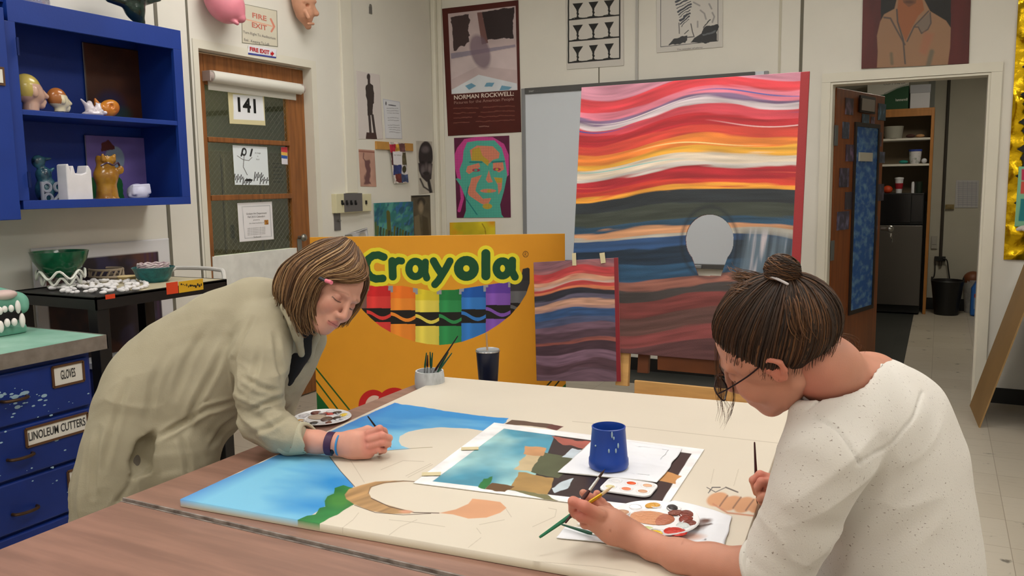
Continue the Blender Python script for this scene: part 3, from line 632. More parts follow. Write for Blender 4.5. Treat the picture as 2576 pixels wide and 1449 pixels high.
headpot('ceramic_bust', 80, -3.58, .165, (206, 168, 150), (196, 176, 92), 'pinkish glazed ceramic head with yellow hair at the left end of the top shelf', long=True)
headpot('ceramic_bust', 152, -3.60, .12, (222, 212, 180), (176, 108, 54), 'cream ceramic head with orange-brown hair in profile on the top shelf')
b = sp(234, -3.60, SU)
def f(s):
    s.ell(b+[0, 0, .012], (.04, .05, .014)); s.ell(b+[0, -.012, .034], (.02, .022, .026)); s.ell(b+[0, .03, .036], (.018, .018, .022)); s.cap(b+[0, -.025, .045], b+[.01, -.062, .075], .012, .004); s.cap(b+[0, -.012, .06], b+[0, -.012, .062], .012)
    for i in range(5): s.ell(b+[.025, -.03+i*.02, .02+.008*(i % 2)], .009)
    s.cap(b+[0, .035, .056], b+[0, .022, .066], .006, .003); s.cap(b+[0, .035, .056], b+[0, .046, .066], .006, .003)
o = sdfobj('ceramic_birds', f, b+[0, 0, .04], .09, glaze('white_glaze', (214, 206, 214)), h=.0025); tag(o, 'small white ceramic bird and creature group in the middle of the top shelf', 'figurine')
b = sp(268, -3.66, SU)
def f(s):
    Rm = rx(.35)
    s.ell(b+[0, .02, .052], (.026, .058, .042), A=Rm.T); s.ell(b+[.03, .018, .062], (.014, .014, .014), op='s', k=.004); s.ell(b+[.03, .04, .04], (.008, .018, .006), op='s', k=.004)
    s.cap(b+[0, -.04, .05], b+[0, -.055, .09], .022, .006); s.half(b+[0, 0, .001], (0, 0, -1))
o = sdfobj('ceramic_mask', f, b+[0, 0, .05], .1, glaze('orange_glaze', (214, 140, 46), rgb2=(196, 110, 40)), h=.0025, rel=2); tag(o, 'orange ceramic mask with one round hollow eye on the top shelf', 'mask')
# dark painting and purple painting leaning against the cabinet back
def lean(name, x, p, base, paint, label, nu=70, nv=70):
    c = Canvas(*[onX(q[0], q[1], x) for q in p], nu, nv, base); paint(c); o = c.make(name, mat('oil_paint', 0), None, back=.008); tag(o, label, 'painting'); return o
def pdk(c):
    c.streak(.3, 4, 4); c.ell(275, 275, 40, 45, (34, 40, 80), soft=20, a=.7); c.ell(310, 290, 20, 20, (30, 80, 70), soft=16, a=.5)
XB = X0+.03
zb1 = SU+.002; ytop = onX(225, 100, XB)
def rectc(px0, px1, ztop, zbot, x): a = onX(px0, 300, x)[1]; b_ = onX(px1, 300, x)[1]; return (x, a, ztop), (x, b_, ztop), (x, b_, zbot), (x, a, zbot)
c = Canvas(*rectc(224, 368, it+.02, SU+.001, XB), 80, 80, (70, 38, 22)); pdk(c); o = c.make('dark_painting', mat('oil_paint', 0), None, back=.01); tag(o, 'dark brown and navy painting standing at the back of the top shelf', 'painting')
c = Canvas(*rectc(212, 372, onX(300, 344, XB)[2], SL+.001, XB), 110, 100, (120, 104, 176)); c.streak(.12, 4, 4)
c.ell(288, 402, 25, 34, (142, 160, 180), soft=2, wob=0) if False else c.ell(288, 402, 25, 34, (142, 160, 180), soft=2)
c.poly([(254, 362), (272, 352), (290, 368), (288, 376), (256, 380)], (92, 40, 36), wob=2); c.poly([(205, 470), (240, 440), (290, 436), (306, 450), (312, 500), (206, 500)], (24, 104, 50), wob=2); c.line([(264, 406), (276, 404)], 2, (70, 60, 60)); c.line([(286, 440), (290, 490)], 1.2, (16, 70, 36))
o = c.make('purple_painting', mat('oil_paint', 0), None, back=.01); tag(o, 'purple portrait painting with a green shirt standing at the back of the lower shelf', 'painting')
# lower shelf pottery
b = sp(176, -3.56, SL)
whi = mat('matte_white_clay', (222, 220, 226), .5, noise=.03, nscale=20)
poly = [(0, -.064, 0), (0, .064, 0), (0, .064, .15), (0, .052, .172), (0, .042, .172), (0, .036, .14), (0, .01, .132), (0, -.018, .136), (0, -.026, .172), (0, -.036, .166), (0, -.04, .145), (0, -.05, .18), (0, -.062, .174)]
o = mk('clay_box_figure', prism([b+np.array(q)+[.035, 0, 0] for q in poly], (-.07, 0, 0)), whi, bev=.006); tag(o, 'upright white clay bag form with pointed ears on the lower shelf', 'figurine')
b = sp(256, -3.58, SL)
def f(s):
    s.cap(b+[0, 0, .005], b+[0, 0, .05], .052, .048, .01); s.ell(b+[0, 0, .125], (.056, .056, .055), k=.03); s.cap(b+[0, 0, .165], b+[0, 0, .2], .036, .042, k=.02)
    for i in range(9): a = i*2*math.pi/9; s.ell(b+[.046*math.cos(a), .046*math.sin(a), .01], .012, k=.008)
    s.cap(b+[0, 0, .2], b+[0, 0, .26], .034, .036, k=0, op='s'); s.cap(b+[.025, .03, .2], b+[.028, .034, .225], .01, .006); s.cap(b+[.03, -.03, .2], b+[.032, -.034, .225], .01, .006); s.ell(b+[.045, .05, .155], (.01, .016, .02), k=.02); s.half(b+[0, 0, .0015], (0, 0, -1))
o = sdfobj('owl_vase', f, b+[0, 0, .12], .14, glaze('mustard_glaze', (176, 130, 40), rgb2=(140, 92, 26)), h=.003)
mk('moustache', tube(spline([b+np.array(q) for q in [(.036, -.052, .172), (.05, -.025, .186), (.055, 0, .176), (.05, .03, .188), (.034, .056, .168)]]), .005, 6), glaze('purple_glaze', (60, 36, 60)), o, smooth=True); tag(o, 'mustard yellow vase shaped like an animal with a dark moustache band', 'vase')
b = sp(333, -3.57, SL)
def f(s):
    s.ell(b+[0, 0, .042], (.05, .05, .046)); s.half(b+[0, 0, .002], (0, 0, -1))
    for i in range(4): s.cap(b+[.03, -.045, .04+.012*i], b+[.03, .045, .045+.012*i], .01-.001*i, k=.006)
    s.ell(b+[.01, .045, .03], (.012, .014, .012)); s.ell(b+[.01, -.045, .03], (.012, .014, .012))
o = sdfobj('white_pot', f, b+[0, 0, .045], .08, mat('pale_glaze', (198, 200, 226), .3), h=.0025); tag(o, 'round bluish-white lidded pot right of the mustard vase', 'pot')
b = sp(122, -3.60, SL); cl = mat('silver_glaze', (150, 156, 170), .35)
def R_(c, r): return tube([np.array(c)+r*np.array([0, math.cos(a), math.sin(a)]) for a in np.linspace(0, 2*math.pi, 17)], .007, 6, cap=False)
o = mk('letter_sculpture', J(R_(b+[0, -.035, .075], .02), rod(b+[0, -.058, .004], b+[0, -.058, .1], .008), R_(b+[0, .02, .075], .018), tube(spline([b+[0, .036, .066], b+[0, .02, .035], b+[0, -.002, .012], b+[0, .044, .012]]), .008, 6), R_(b+[0, -.03, .026], .018)), cl, smooth=True); tag(o, 'silver ceramic letters and rings left of the white clay bag form', 'sculpture')
b = sp(98, -3.64, SL)
def f(s):
    s.ell(b+[0, 0, .06], (.04, .04, .06)); s.ell(b+[0, .0, .13], (.03, .035, .04)); s.cap(b+[0, .02, .14], b+[0, .05, .16], .012, .006); s.cap(b+[.02, .02, .1], b+[.03, .04, .06], .014, .01); s.ell(b+[0, -.02, .19], (.022, .03, .03)); s.cap(b+[0, 0, .2], b+[0, .04, .205], .012, .005); s.half(b+[0, 0, .002], (0, 0, -1))
o = sdfobj('bird_sculpture', f, b+[0, 0, .11], .13, glaze('teal_glaze', (70, 130, 150), rgb2=(16, 26, 50)), h=.003, rel=1); tag(o, 'tall teal and black ceramic bird at the left end of the lower shelf', 'sculpture')
b = sp(400, -3.6, SL); o = mk('black_tray', J(box(b+[0, 0, .007], (.09, .13, .012)), box(b+[.0, 0, .016], (.05, .09, .006))), black, bev=.002); tag(o, 'flat black tray at the right end of the lower shelf', 'tray')
# on top of the cabinet: clear bag and green creature
b = onX(28, 6, -3.55)
def f(s):
    for i in range(9): s.ell(b+[-.02*(i % 3), -.1+.03*i, .03+.02*(i % 2)], .035+.01*(i % 3), k=.01)
    s.half([0, 0, zt+.001], (0, 0, -1)); 
o = sdfobj('plastic_bag', f, b+[0, 0, .05], .2, clear('bag_film', (225, 225, 240), .35, .1), h=.005, rel=1); tag(o, 'crumpled clear plastic bag on top of the blue cabinet', 'plastic bag')
gcr = glaze('dark_green_glaze', (22, 50, 40), rgb2=(10, 24, 20)); b = onX(335, 0, -3.62); b[2] = zt
def f(s):
    P = lambda px, py: onX(px, py, -3.62)
    s.ell(P(338, 20), (.045, .055, .06), k=.02); s.cap(P(345, 40), P(352, 56), .03, .026, k=.02); s.cap(P(340, 5), P(400, -2), .03, .012, k=.02); s.cap(P(320, 10), P(275, -4), .024, .02, k=.02); s.ell(P(330, -30), (.07, .09, .07), k=.03); s.cap(P(350, 30), P(356, 44), .01, .008, k=.004, op='u')
    s.half([0, 0, zt+.001], (0, 0, -1))
o = sdfobj('green_creature', f, onX(335, 0, -3.62), .22, gcr, h=.005, rel=1); tag(o, 'dark green glazed ceramic creature crouching on top of the blue cabinet', 'sculpture')
# masks on the wall above the door
pig = mat('pink_latex', (214, 128, 144), .35, noise=.08, nscale=9, sss=.0)
p0 = onX(560, -8, LX+.09)
def f(s):
    P = lambda px, py, x: onX(px, py, x)
    s.ell(P(562, -5, LX+.09), (.085, .13, .13), k=.03); s.ell(P(575, 20, LX+.12), (.07, .1, .085), k=.04); s.cap(P(590, 22, LX+.14), P(607, 46, LX+.17), .055, .026, k=.03)
    s.cap(P(575, 46, LX+.17), P(596, 58, LX+.2), .012, .008, k=.006, op='s'); s.cap(P(585, 52, LX+.15), P(597, 59, LX+.17), .014, .011, k=.01)
    for q in ((603, 49), (614, 49)): s.ell(P(q[0], q[1], LX+.21), .006, k=.003, op='s')
    s.half([LX+.003, 0, 0], (-1, 0, 0))
o = sdfobj('pig_mask', f, p0+[.03, 0, 0], .24, pig, h=.004); tag(o, 'pink pig head mask hanging on the wall above the wooden door', 'mask')
skin_m = mat('latex_skin', (204, 150, 122), .45, noise=.1, nscale=12)
def f(s):
    P = lambda px, py, x=LX+.07: onX(px, py, x)
    s.ell(P(760, -10), (.06, .085, .13), k=.02); s.ell(P(766, 18), (.055, .075, .09), k=.03); s.cap(P(768, 40), P(775, 66), .05, .022, k=.03); s.cap(P(780, 10, LX+.1), P(796, 34, LX+.12), .012, .018, k=.02)
    s.ell(P(776, 14, LX+.13), (.03, .016, .012), k=.008, op='s'); s.cap(P(780, 52, LX+.12), P(792, 50, LX+.13), .012, .01, k=.006, op='s'); s.cap(P(765, 2, LX+.12), P(792, 4, LX+.12), .012, k=.012); s.cap(P(770, 30, LX+.12), P(776, 44, LX+.13), .012, k=.015); s.cap(P(776, 60, LX+.12), P(788, 60, LX+.12), .009, k=.01)
    s.half([LX+.003, 0, 0], (-1, 0, 0))
o = sdfobj('rubber_mask', f, onX(770, 20, LX+.08), .24, skin_m, h=.0035); tag(o, 'wrinkled flesh-coloured rubber face mask above the right side of the door', 'mask')

# ------------------------------------------------------------------ blue drawer cabinet with green counter
CZT = .89
A = onZ(270, 843, CZT); fx = A[0]; ey = A[1]
r = root('drawer_cabinet', ((fx-.9)/1, .9, 0)); r['_w'] = [fx-.5, 1.2, 0]; r.location = (fx-.5, 1.2, 0); tag(r, 'deep blue drawer cabinet with labelled drawers and a worn green countertop', 'cabinet')
mk('countertop', bx(fx-.9, fx-.004, .2, ey-.004, CZT-.05, CZT), mat('green_laminate', (126, 176, 156), .4, noise=.1, nscale=7, rgb2=(156, 196, 180)), r)
mk('metal_edge', J(bx(fx-.004, fx, .2, ey, CZT-.052, CZT+.002), bx(fx-.9, fx, ey-.004, ey, CZT-.052, CZT+.002)), mat('worn_steel', (150, 142, 136), .4, metal=.6, noise=.15, nscale=20), r)
bfx = onZ(232, 900, .85)[0]; bfx = fx-.03; by1 = onX(232, 900, bfx)[1]
pb = lambda a, b: onX(a, b, bfx)
dirt = mat('blue_paint_worn', (14, 44, 122), .45, noise=.1, nscale=6)
mk('body', bx(fx-.88, bfx-.02, .22, by1, .08, CZT-.05), dirt, r); mk('plinth', bx(fx-.86, bfx-.06, .22, by1-.03, 0, .08), blk, r)
zs = [CZT-.06, pb(215, 1030)[2]-0, 0, 0]
z1 = pb(225, 1022)[2]; z2 = pb(232, 1145)[2]; hh = z1-z2
rows = [(CZT-.075, z1+.006), (z1-.006, z2+.006), (z2-.006, z2-hh+.006), (z2-hh-.006, z2-2*hh+.006)]
hm = mat('bronze_handle', (70, 50, 34), .35, metal=.6)
labs = [('GLOVES', 171, 941, 36, [(134, 915), (210, 912)], 78, 50), ('LINOLEUM CUTTERS', 145, 1080, 132, None, 158, 44), ('FELT', 204, 1200, 30, None, 66, 50)]
hands = [(35, 1003), (50, 1148), (62, 1283)]
for i, (a, b_) in enumerate(rows):
    d = mk('drawer', bx(bfx-.02, bfx, .8, by1-.015, b_, a), dirt, r, bev=.006)
    if i < 3:
        s_, lx, ly, lw, _, fw, fh = labs[i]; cc = pb(lx, ly); yw = pb(lx+fw/2, ly)[1]-pb(lx-fw/2, ly)[1]; zh = fh/10*np.linalg.norm(pb(lx, ly+10)-cc)
        mk('label_frame', J(*[box(cc+np.array([.003, q, w_]), (.006, sy, sz)) for q, w_, sy, sz in ((0, zh/2, yw, .008), (0, -zh/2, yw, .008), (yw/2, 0, .008, zh), (-yw/2, 0, .008, zh))]), mat('label_brown', 0), d)
        cd = mk('label_card', box(cc+[.001, 0, 0], (.002, yw, zh)), mat('card_white', 0), d)
        ltxt(s_, lx, ly, bfx+.0025, 24 if i != 1 else 22, lw, .012, mat('ink_dark', (50, 50, 52), .6), d)
        h0 = pb(*hands[i]); mk('handle', tube(spline([h0+np.array(q) for q in ((0, -.045, .0), (.018, -.04, .0), (.028, -.02, 0), (.03, 0, 0), (.028, .02, 0), (.018, .04, 0), (0, .045, 0))], 3), .006, 8), hm, d, smooth=True)
# paint spatters on the drawer fronts
rs = np.random.RandomState(5); sh = []
for i in range(60):
    q = (rs.uniform(0, 225), rs.uniform(960, 1240)) if i > 24 else (rs.normal(38, 30), rs.normal(1000, 18)); a_ = pb(*q); w_ = rs.uniform(.001, .004); 
    if i < 12: w_ *= 2
    sh.append(ball(a_+[.0004, 0, 0], (.0008, w_*rs.uniform(1, 3), w_), 6, 4))
o = mk('paint_spatter', J(*sh), mat('spatter_white', (150, 180, 200), .6), r)
# monster sculpture on the counter
tq = mat('turquoise_glaze', (110, 170, 150), .4, noise=.08, nscale=12); r = root('monster_sculpture', onZ(20, 838, CZT)); tag(r, 'turquoise open-mouthed ceramic monster with long white teeth on the green counter', 'sculpture')
xm = onZ(40, 842, CZT)[0]; P = lambda px, py, dx=0: onX(px, py, xm+dx)
def f(s):
    s.cap([xm-.04, P(-60, 800)[1], CZT+.015], [xm-.04, P(55, 815)[1], CZT+.015], .04, .038, k=.01); s.cap(P(-60, 755, -.05), P(40, 762, -.04), .07, .045, k=.02); s.cap(P(-60, 790, -.12), P(-10, 790, -.12), .07, .06); s.half([0, 0, CZT+.001], (0, 0, -1)); s.ell(P(50, 775, -.02), (.03, .025, .02), k=.02)
V_ = None
mk_ = sdfobj('head', f, P(0, 790, -.05), .3, tq, r, h=.005)
sh = []
for q in [(0, 782, 12), (12, 778, 10), (28, 776, 11), (45, 772, 20)]: sh.append(ball(P(q[0], q[1], .03), (.009, .010, q[2]*.0013)))
for q in [(2, 822, 18), (18, 812, 13), (36, 810, 12), (56, 806, 22)]: sh.append(ball(P(q[0], q[1], .03), (.01, .011, q[2]*.0013)))
mk('teeth', J(*sh), mat('tooth_white', (232, 224, 222), .3), r, smooth=True)
mk('mouth', bx(xm-.04, xm+.012, P(-60, 800)[1], P(52, 795)[1], P(20, 806)[2], P(20, 784)[2]), mat('mouth_black', (20, 18, 20), .6), r, bev=.004)
mk('brow', ball(P(10, 742, -.0), (.03, .05, .02)), mat('pinkish_glaze', (206, 180, 176), .4), r, smooth=True)

# ------------------------------------------------------------------ black utility cart
KZ = 1.0
a = onZ(240, 748, KZ); b = onZ(535, 700, KZ); cx1 = a[0]; cx0 = LX+.12; cy0 = a[1]; cy1 = b[1]
r = root('utility_cart', ((cx0+cx1)/2, (cy0+cy1)/2, 0)); tag(r, 'black steel utility cart holding bowls and white pebbles', 'cart')
bk = mat('cart_black', (22, 21, 22), .4)
mk('tray', J(bx(cx0, cx1, cy0, cy1, KZ-.012, KZ-.004), bx(cx0, cx0+.006, cy0, cy1, KZ-.055, KZ), bx(cx1-.006, cx1, cy0, cy1, KZ-.055, KZ), bx(cx0, cx1, cy0, cy0+.006, KZ-.055, KZ), bx(cx0, cx1, cy1-.006, cy1, KZ-.055, KZ)), bk, r)
mk('tray_mat', bx(cx0+.01, cx1-.01, cy0+.25, cy1-.01, KZ-.004, KZ-.001), mat('tray_board', (188, 178, 150), .6), r)
for x in (cx0+.035, cx1-.035):
    for y in (cy0+.035, cy1-.035): mk('leg', bx(x-.03, x+.03, y-.03, y+.03, .06, KZ-.012), bk, r, bev=.003); mk('caster', rod((x-.012, y, .035), (x+.012, y, .035), .035, n=16), blk, r)
mk('lower_tray', J(bx(cx0, cx1, cy0, cy1, .28, .29), bx(cx1-.006, cx1, cy0, cy1, .27, .33), bx(cx0, cx1, cy0, cy0+.006, .27, .33)), bk, r)
def tp(p0, p1): q0 = onX(*p0, cx1+.001); q1 = onX(*p1, cx1+.001); return bx(cx1, cx1+.001, q0[1], q1[1], q1[2], q0[2])
o = mk('tape', tp((418, 712), (449, 737)), mat('tape_red', (214, 70, 36), .4), r); o['label'] = 'red-orange warning tape'
o = mk('tape', tp((449, 709), (512, 728)), mat('tape_yellow', (214, 168, 40), .4), r); o['label'] = 'yellow warning tape'
rs = np.random.RandomState(9); mk('tape_marks', J(*[box(onX(456+i*4.6, 718+rs.uniform(-3, 3), cx1+.0012), (.0008, rs.uniform(.004, .011), rs.uniform(.003, .013))) for i in range(12)]), black, r)
o = mk('tape', tp((265, 742), (290, 750)), mat('tape_red', 0), r); o['label'] = 'small torn sticker'
mk('push_handle', tube(spline([(cx0+.1, cy1-.02, KZ-.05), (cx0+.1, cy1+.09, KZ+.02), (cx0+.15, cy1+.12, KZ+.03), (cx1-.2, cy1+.12, KZ+.03), (cx1-.12, cy1+.1, KZ), (cx1-.1, cy1+.04, KZ-.2), (cx1-.1, cy1, KZ-.4)], 6), .011, 8), mat('pipe_white', (206, 204, 200), .4), r, smooth=True)
def K(px, z, x): return np.array([x, onX(px, 700, x)[1], z])
def ptz(px, py, z=KZ): return onZ(px, py, z)
# green bowl on squiggle stand
b = ptz(156, 724); gb = glaze('emerald_glaze', (10, 74, 46), rgb2=(20, 96, 62))
o = mk('coil_stand', J(*[tube([b+np.array([rr*math.cos(t_), rr*math.sin(t_), zz+dz_*math.sin(n_*t_)]) for t_ in np.linspace(0, 2*math.pi, 60)], .006, 6, cap=False) for rr, zz, dz_, n_ in ((.1, .065, .018, 7), (.082, .035, .016, 8), (.055, .008, 0, 1))]), mat('white_coil', (226, 228, 220), .3), smooth=True); tag(o, 'white squiggly coil-built ceramic bowl under the green bowl', 'bowl')
mk_o = mk('green_bowl', lathe([(.001, .05), (.05, .052), (.085, .085), (.112, .13), (.122, .165), (.124, .17), (.118, .17), (.108, .135), (.08, .095), (.045, .062), (.001, .06)], b, 40), gb, smooth=True); tag(mk_o, 'large emerald green glazed bowl stacked on the white coil bowl', 'bowl')
b = ptz(388, 708); tb = mat('teal_bowl', (28, 96, 100), .3, noise=.3, nscale=30, bump=.6, bscale=45)
o = mk('teal_bowl', lathe([(.001, .0), (.06, .0), (.078, .02), (.09, .055), (.1, .07), (.096, .072), (.084, .055), (.07, .02), (.05, .01), (.001, .01)], b, 30), tb, smooth=True); tag(o, 'textured dark teal ceramic bowl on the right of the cart', 'bowl')
o = mk('lavender_coil_bowl', J(*[tube([b+np.array([.068*math.cos(t_), .068*math.sin(t_), .066+.009*i+.003*math.sin(11*t_+i)]) for t_ in np.linspace(0, 2*math.pi, 50)], .006, 6, cap=False) for i in range(3)], *[tube([b+np.array([.05*math.cos(t_), .05*math.sin(t_), .045+.0*i]) for t_ in np.linspace(0, 2*math.pi, 30)], .014, 6, cap=False) for i in range(1)]), mat('lavender_glaze', (176, 150, 158), .4, rgb2=(200, 190, 190), nscale=60), smooth=True); tag(o, 'lavender coiled ring bowl nested inside the teal bowl', 'bowl')
b = ptz(268, 700); tn = mat('tan_bisque', (176, 160, 140), .6)
sh = [tube([b+np.array([.09*math.cos(t_)*(1 if i else 1.1), .07*math.sin(t_), .012+.035*i]) for t_ in np.linspace(0, 2*math.pi, 40)], .007, 6, cap=False) for i in range(2)]
for i in range(16): t_ = i*2*math.pi/16; sh.append(tube([b+np.array([.09*math.cos(t_+.25*u)*1.05, .07*math.sin(t_+.25*u), .012+.035*u]) for u in (0, .5, 1)], .005, 5))
o = mk('lattice_bowl', J(*sh), tn, smooth=True); tag(o, 'unglazed tan lattice bowl between the green and teal bowls', 'bowl')
b = ptz(322, 706); o = mk('bisque_dish', lathe([(.001, 0), (.03, 0), (.05, .022), (.048, .024), (.028, .006), (.001, .005)], b, 24), mat('ochre_bisque', (196, 176, 130), .6), smooth=True); tag(o, 'small ochre dish tucked beside the teal bowl', 'dish')
# white pebbles
rs = np.random.RandomState(2); base = []
pm = mat('pebble_white', (222, 220, 222), .5); proto = None; pos = []
for i in range(900):
    if len(pos) >= 88: break
    p_ = ptz(rs.uniform(130, 372), rs.uniform(708, 742)); 
    if p_[0] > cx1-.03 or p_[0] < cx0+.03 or p_[1] < cy0+.03 or any((p_[0]-q[0])**2+(p_[1]-q[1])**2 < .0175**2 for q in pos): continue
    pos.append(p_)
for i, p_ in enumerate(pos):
    if proto is None: proto = mk('pebble', ball(p_+[0, 0, .0085], (.015, .0125, .0095), 14, 9), pm, smooth=True); tag(proto, 'smooth white clay pebble lying in the pile on the cart', 'pebble', 'white clay pebbles on the cart'); proto['_p'] = 0; del proto['_p']; o = proto
    else: o = proto.copy(); scn.collection.objects.link(o); o.location = p_
    o.rotation_euler = (0, 0, rs.uniform(0, 3)); o.scale = (rs.uniform(.8, 1.3), rs.uniform(.7, 1), rs.uniform(.7, 1.1))
# matted print leaning behind the cart
XQ = LX+.012
a = onX(78, 622, XQ); b = onX(424, 594, XQ)
def pq(c):
    c.mask(((c.u > .08) & (c.u < .9) & (c.v > .055) & (c.v < .93)).astype(float), (44, 36, 44)); n = fbm(np.stack([c.u*5, c.v*6, 0*c.u], -1), 1, 4); inn = ((c.u > .08) & (c.u < .9) & (c.v > .055) & (c.v < .93))
    c.mask(np.clip(n*1.6-.1, 0, 1)*inn*.8, (96, 60, 50)); c.mask(np.clip(fbm(c.q*4+3, 2, 3)*2-.3, 0, 1)*inn*.7, (60, 56, 90)); c.mask(inn*(c.u > .76)*np.clip(np.sin(c.u*160)*.5+.4, 0, 1), (70, 44, 74))
c = Canvas((XQ, a[1], 1.175), (XQ, b[1], 1.175), (XQ+.0, b[1], .004), (XQ, a[1], .004), 100, 130, (214, 214, 218)); pq(c)
o = c.make('matted_print', paper, None, back=.006); tag(o, 'large white-matted dark purple print standing behind the black cart', 'poster')
r = root('storage_bin', (cx1-.16, cy0+.25, .291)); tag(r, 'blue plastic bin with a pale lid on the lower tray of the cart', 'bin'); x_, y_ = cx1-.16, cy0+.25
mk('tub', bx(x_-.12, x_+.1, y_-.16, y_+.14, .291, .66), mat('blue_bin', (20, 36, 100), .5), r, bev=.006); mk('lid', bx(x_-.13, x_+.11, y_-.17, y_+.15, .66, .69), mat('pale_lid', (190, 192, 200), .5), r, bev=.004)
# ------------------------------------------------------------------ back wall: whiteboard, posters
Y1 = BY-.006
r = root('whiteboard', (-1.9, BY-.02, .85)); tag(r, 'large whiteboard with grey edges on the back wall behind the easel', 'whiteboard')
wx0, wx1 = xb(1325, 300), xb(1916, 176)+.02; wz1 = onY(1325, 223, BY)[2]; wz0 = .845
wbm = mat('whiteboard_face', (212, 219, 228), .25); gr = mat('board_edge', (140, 142, 146), .4, metal=.3); dg = mat('board_rail', (84, 84, 84), .45)
mk('panel', bx(wx0, wx1, BY-.02, BY-.002, wz0, wz1), wbm, r)
mk('side_rail', bx(wx0-.035, wx0, BY-.025, BY-.002, wz0-.03, wz1), gr, r, bev=.004); mk('side_rail', bx(wx1, wx1+.03, BY-.025, BY-.002, wz0-.03, wz1), gr, r, bev=.004)
tr = mk('top_rail', bx(wx0, wx1-.06, BY-.035, BY-.002, wz1-.045, wz1), dg, r, bev=.003)
btxt('SMART', 1337, 230, BY-.036, 5, 13, m=mat('logo_grey', (190, 190, 190), .5), parent=tr); btxt('Board', 1352, 229, BY-.036, 5, 13, m=greyink, parent=tr)
mk('bottom_rail', bx(wx0, wx1, BY-.04, BY-.002, wz0-.035, wz0), dg, r, bev=.004); mk('pen_tray', bx(xb(1738, 660), xb(1770, 660), BY-.07, BY-.03, wz0-.03, wz0-.005), gr, r, bev=.006)
# maroon exhibition poster; the picture inside is a plain stand-in
def prock(c):
    c.poly([(1127, 35), (1297, 15), (1302, 226), (1136, 237)], (196, 178, 180))
    c.poly([(1135, 42), (1180, 36), (1182, 106), (1140, 128)], (66, 50, 52), wob=3); c.poly([(1212, 30), (1292, 18), (1292, 96), (1220, 100)], (48, 36, 40), wob=2); c.poly([(1200, 32), (1212, 30), (1228, 108), (1212, 112)], (120, 84, 82))
    c.poly([(1134, 134), (1296, 112), (1297, 118), (1135, 148)], (150, 140, 156)); c.poly([(1136, 150), (1298, 120), (1300, 176), (1204, 166), (1136, 200)], (206, 190, 192)); c.poly([(1136, 226), (1204, 188), (1300, 210), (1301, 226), (1136, 236)], (214, 220, 228))
    for q in ([(1170, 216), (1186, 209), (1198, 216), (1180, 226)], [(1224, 208), (1244, 208), (1238, 218), (1218, 218)], [(1262, 215), (1288, 219), (1280, 226), (1256, 228)]): c.poly(q, (110, 160, 190))
    c.ell(1208, 130, 24, 44, (120, 100, 116), soft=6, a=.8, ang=-.3); c.streak(.1, 5, 8)
    for i, y in enumerate((270, 282, 294, 306)): c.line([(1142, y+3), (1204-8*i, y+1)], 1.1, (120, 66, 56), wob=1.5); c.line([(1216-6*i, y), (1294, y-4)], 1.1, (120, 66, 56), wob=1.5)
    c.line([(1206, 318), (1230, 317)], 1, (150, 110, 100), wob=1)
mar = (78, 22, 16)
c, o = sheet_back('exhibition_poster', Y1, [(1112, 22), (1304, 0), (1311, 332), (1127, 342)], mar, 260, 330, gloss, prock); tag(o, 'maroon exhibition poster with cream lettering under a pale picture', 'poster')
crm = mat('ink_cream', (222, 206, 196), .6); btxt('NORMAN ROCKWELL:', 1216, 241, Y1-.001, 11, 156, .02, crm, o); btxt('Pictures for the American People', 1216, 254, Y1-.001, 8, 156, 0, mat('ink_dusty', (170, 130, 122), .6), o)
# bright student portrait
def ppop(c):
    c.streak(.06, 10, 14); MG, TL, OR, YE = (206, 72, 150), (84, 178, 160), (222, 138, 112), (196, 166, 62)
    c.poly([(1150, 372), (1168, 350), (1200, 344), (1240, 345), (1268, 362), (1280, 390), (1280, 440), (1268, 452), (1165, 462), (1152, 455), (1144, 420), (1143, 390)], MG); c.line([(1160, 462), (1163, 500), (1155, 530)], 4, MG)
    c.poly([(1175, 358), (1200, 354), (1244, 353), (1262, 372), (1270, 400), (1276, 440), (1268, 480), (1258, 515), (1262, 540), (1268, 548), (1166, 548), (1172, 530), (1172, 500), (1160, 470), (1150, 455), (1146, 450), (1152, 448), (1160, 452), (1156, 426), (1164, 405), (1166, 380)], TL)
    c.poly([(1182, 378), (1200, 366), (1240, 368), (1257, 385), (1255, 398), (1240, 402), (1228, 414), (1220, 400), (1186, 404)], OR); c.poly([(1188, 376), (1206, 370), (1214, 392), (1230, 404), (1228, 418), (1212, 405), (1186, 404)], YE)
    c.poly([(1176, 418), (1205, 410), (1208, 420), (1196, 428), (1180, 438), (1172, 432)], OR); c.poly([(1240, 408), (1265, 408), (1268, 426), (1255, 434), (1240, 424)], OR); c.ell(1198, 428, 10, 4, (170, 60, 90)); c.ell(1250, 426, 10, 4, (170, 60, 90)); c.ell(1197, 428, 4, 3, (90, 160, 140)); c.ell(1250, 426, 4, 3, YE)
    c.poly([(1230, 428), (1235, 448), (1240, 458), (1228, 460), (1222, 452)], OR); c.poly([(1186, 448), (1212, 440), (1200, 462), (1196, 480), (1215, 500), (1236, 498), (1226, 518), (1210, 512), (1180, 492), (1175, 480), (1182, 465)], OR); c.poly([(1242, 446), (1264, 448), (1262, 475), (1254, 490), (1252, 465)], OR); c.poly([(1243, 446), (1264, 448), (1262, 460), (1250, 460)], YE)
    c.ell(1228, 481, 24, 7, TL); c.ell(1228, 480, 20, 5, OR); c.ell(1230, 481, 5, 4, YE); c.ell(1226, 519, 12, 7, YE); c.line([(1178, 470), (1172, 500), (1200, 540)], 1.4, (36, 130, 130)); c.line([(1238, 408), (1268, 406)], 2, (40, 130, 130)); c.line([(1182, 408), (1212, 408)], 2, (40, 130, 130))
    g = ((np.mod(c.x, 6.5) < .8) | (np.mod(c.y+c.x*.03, 6.5) < .8)); c.mask(g*.18, (60, 40, 70))
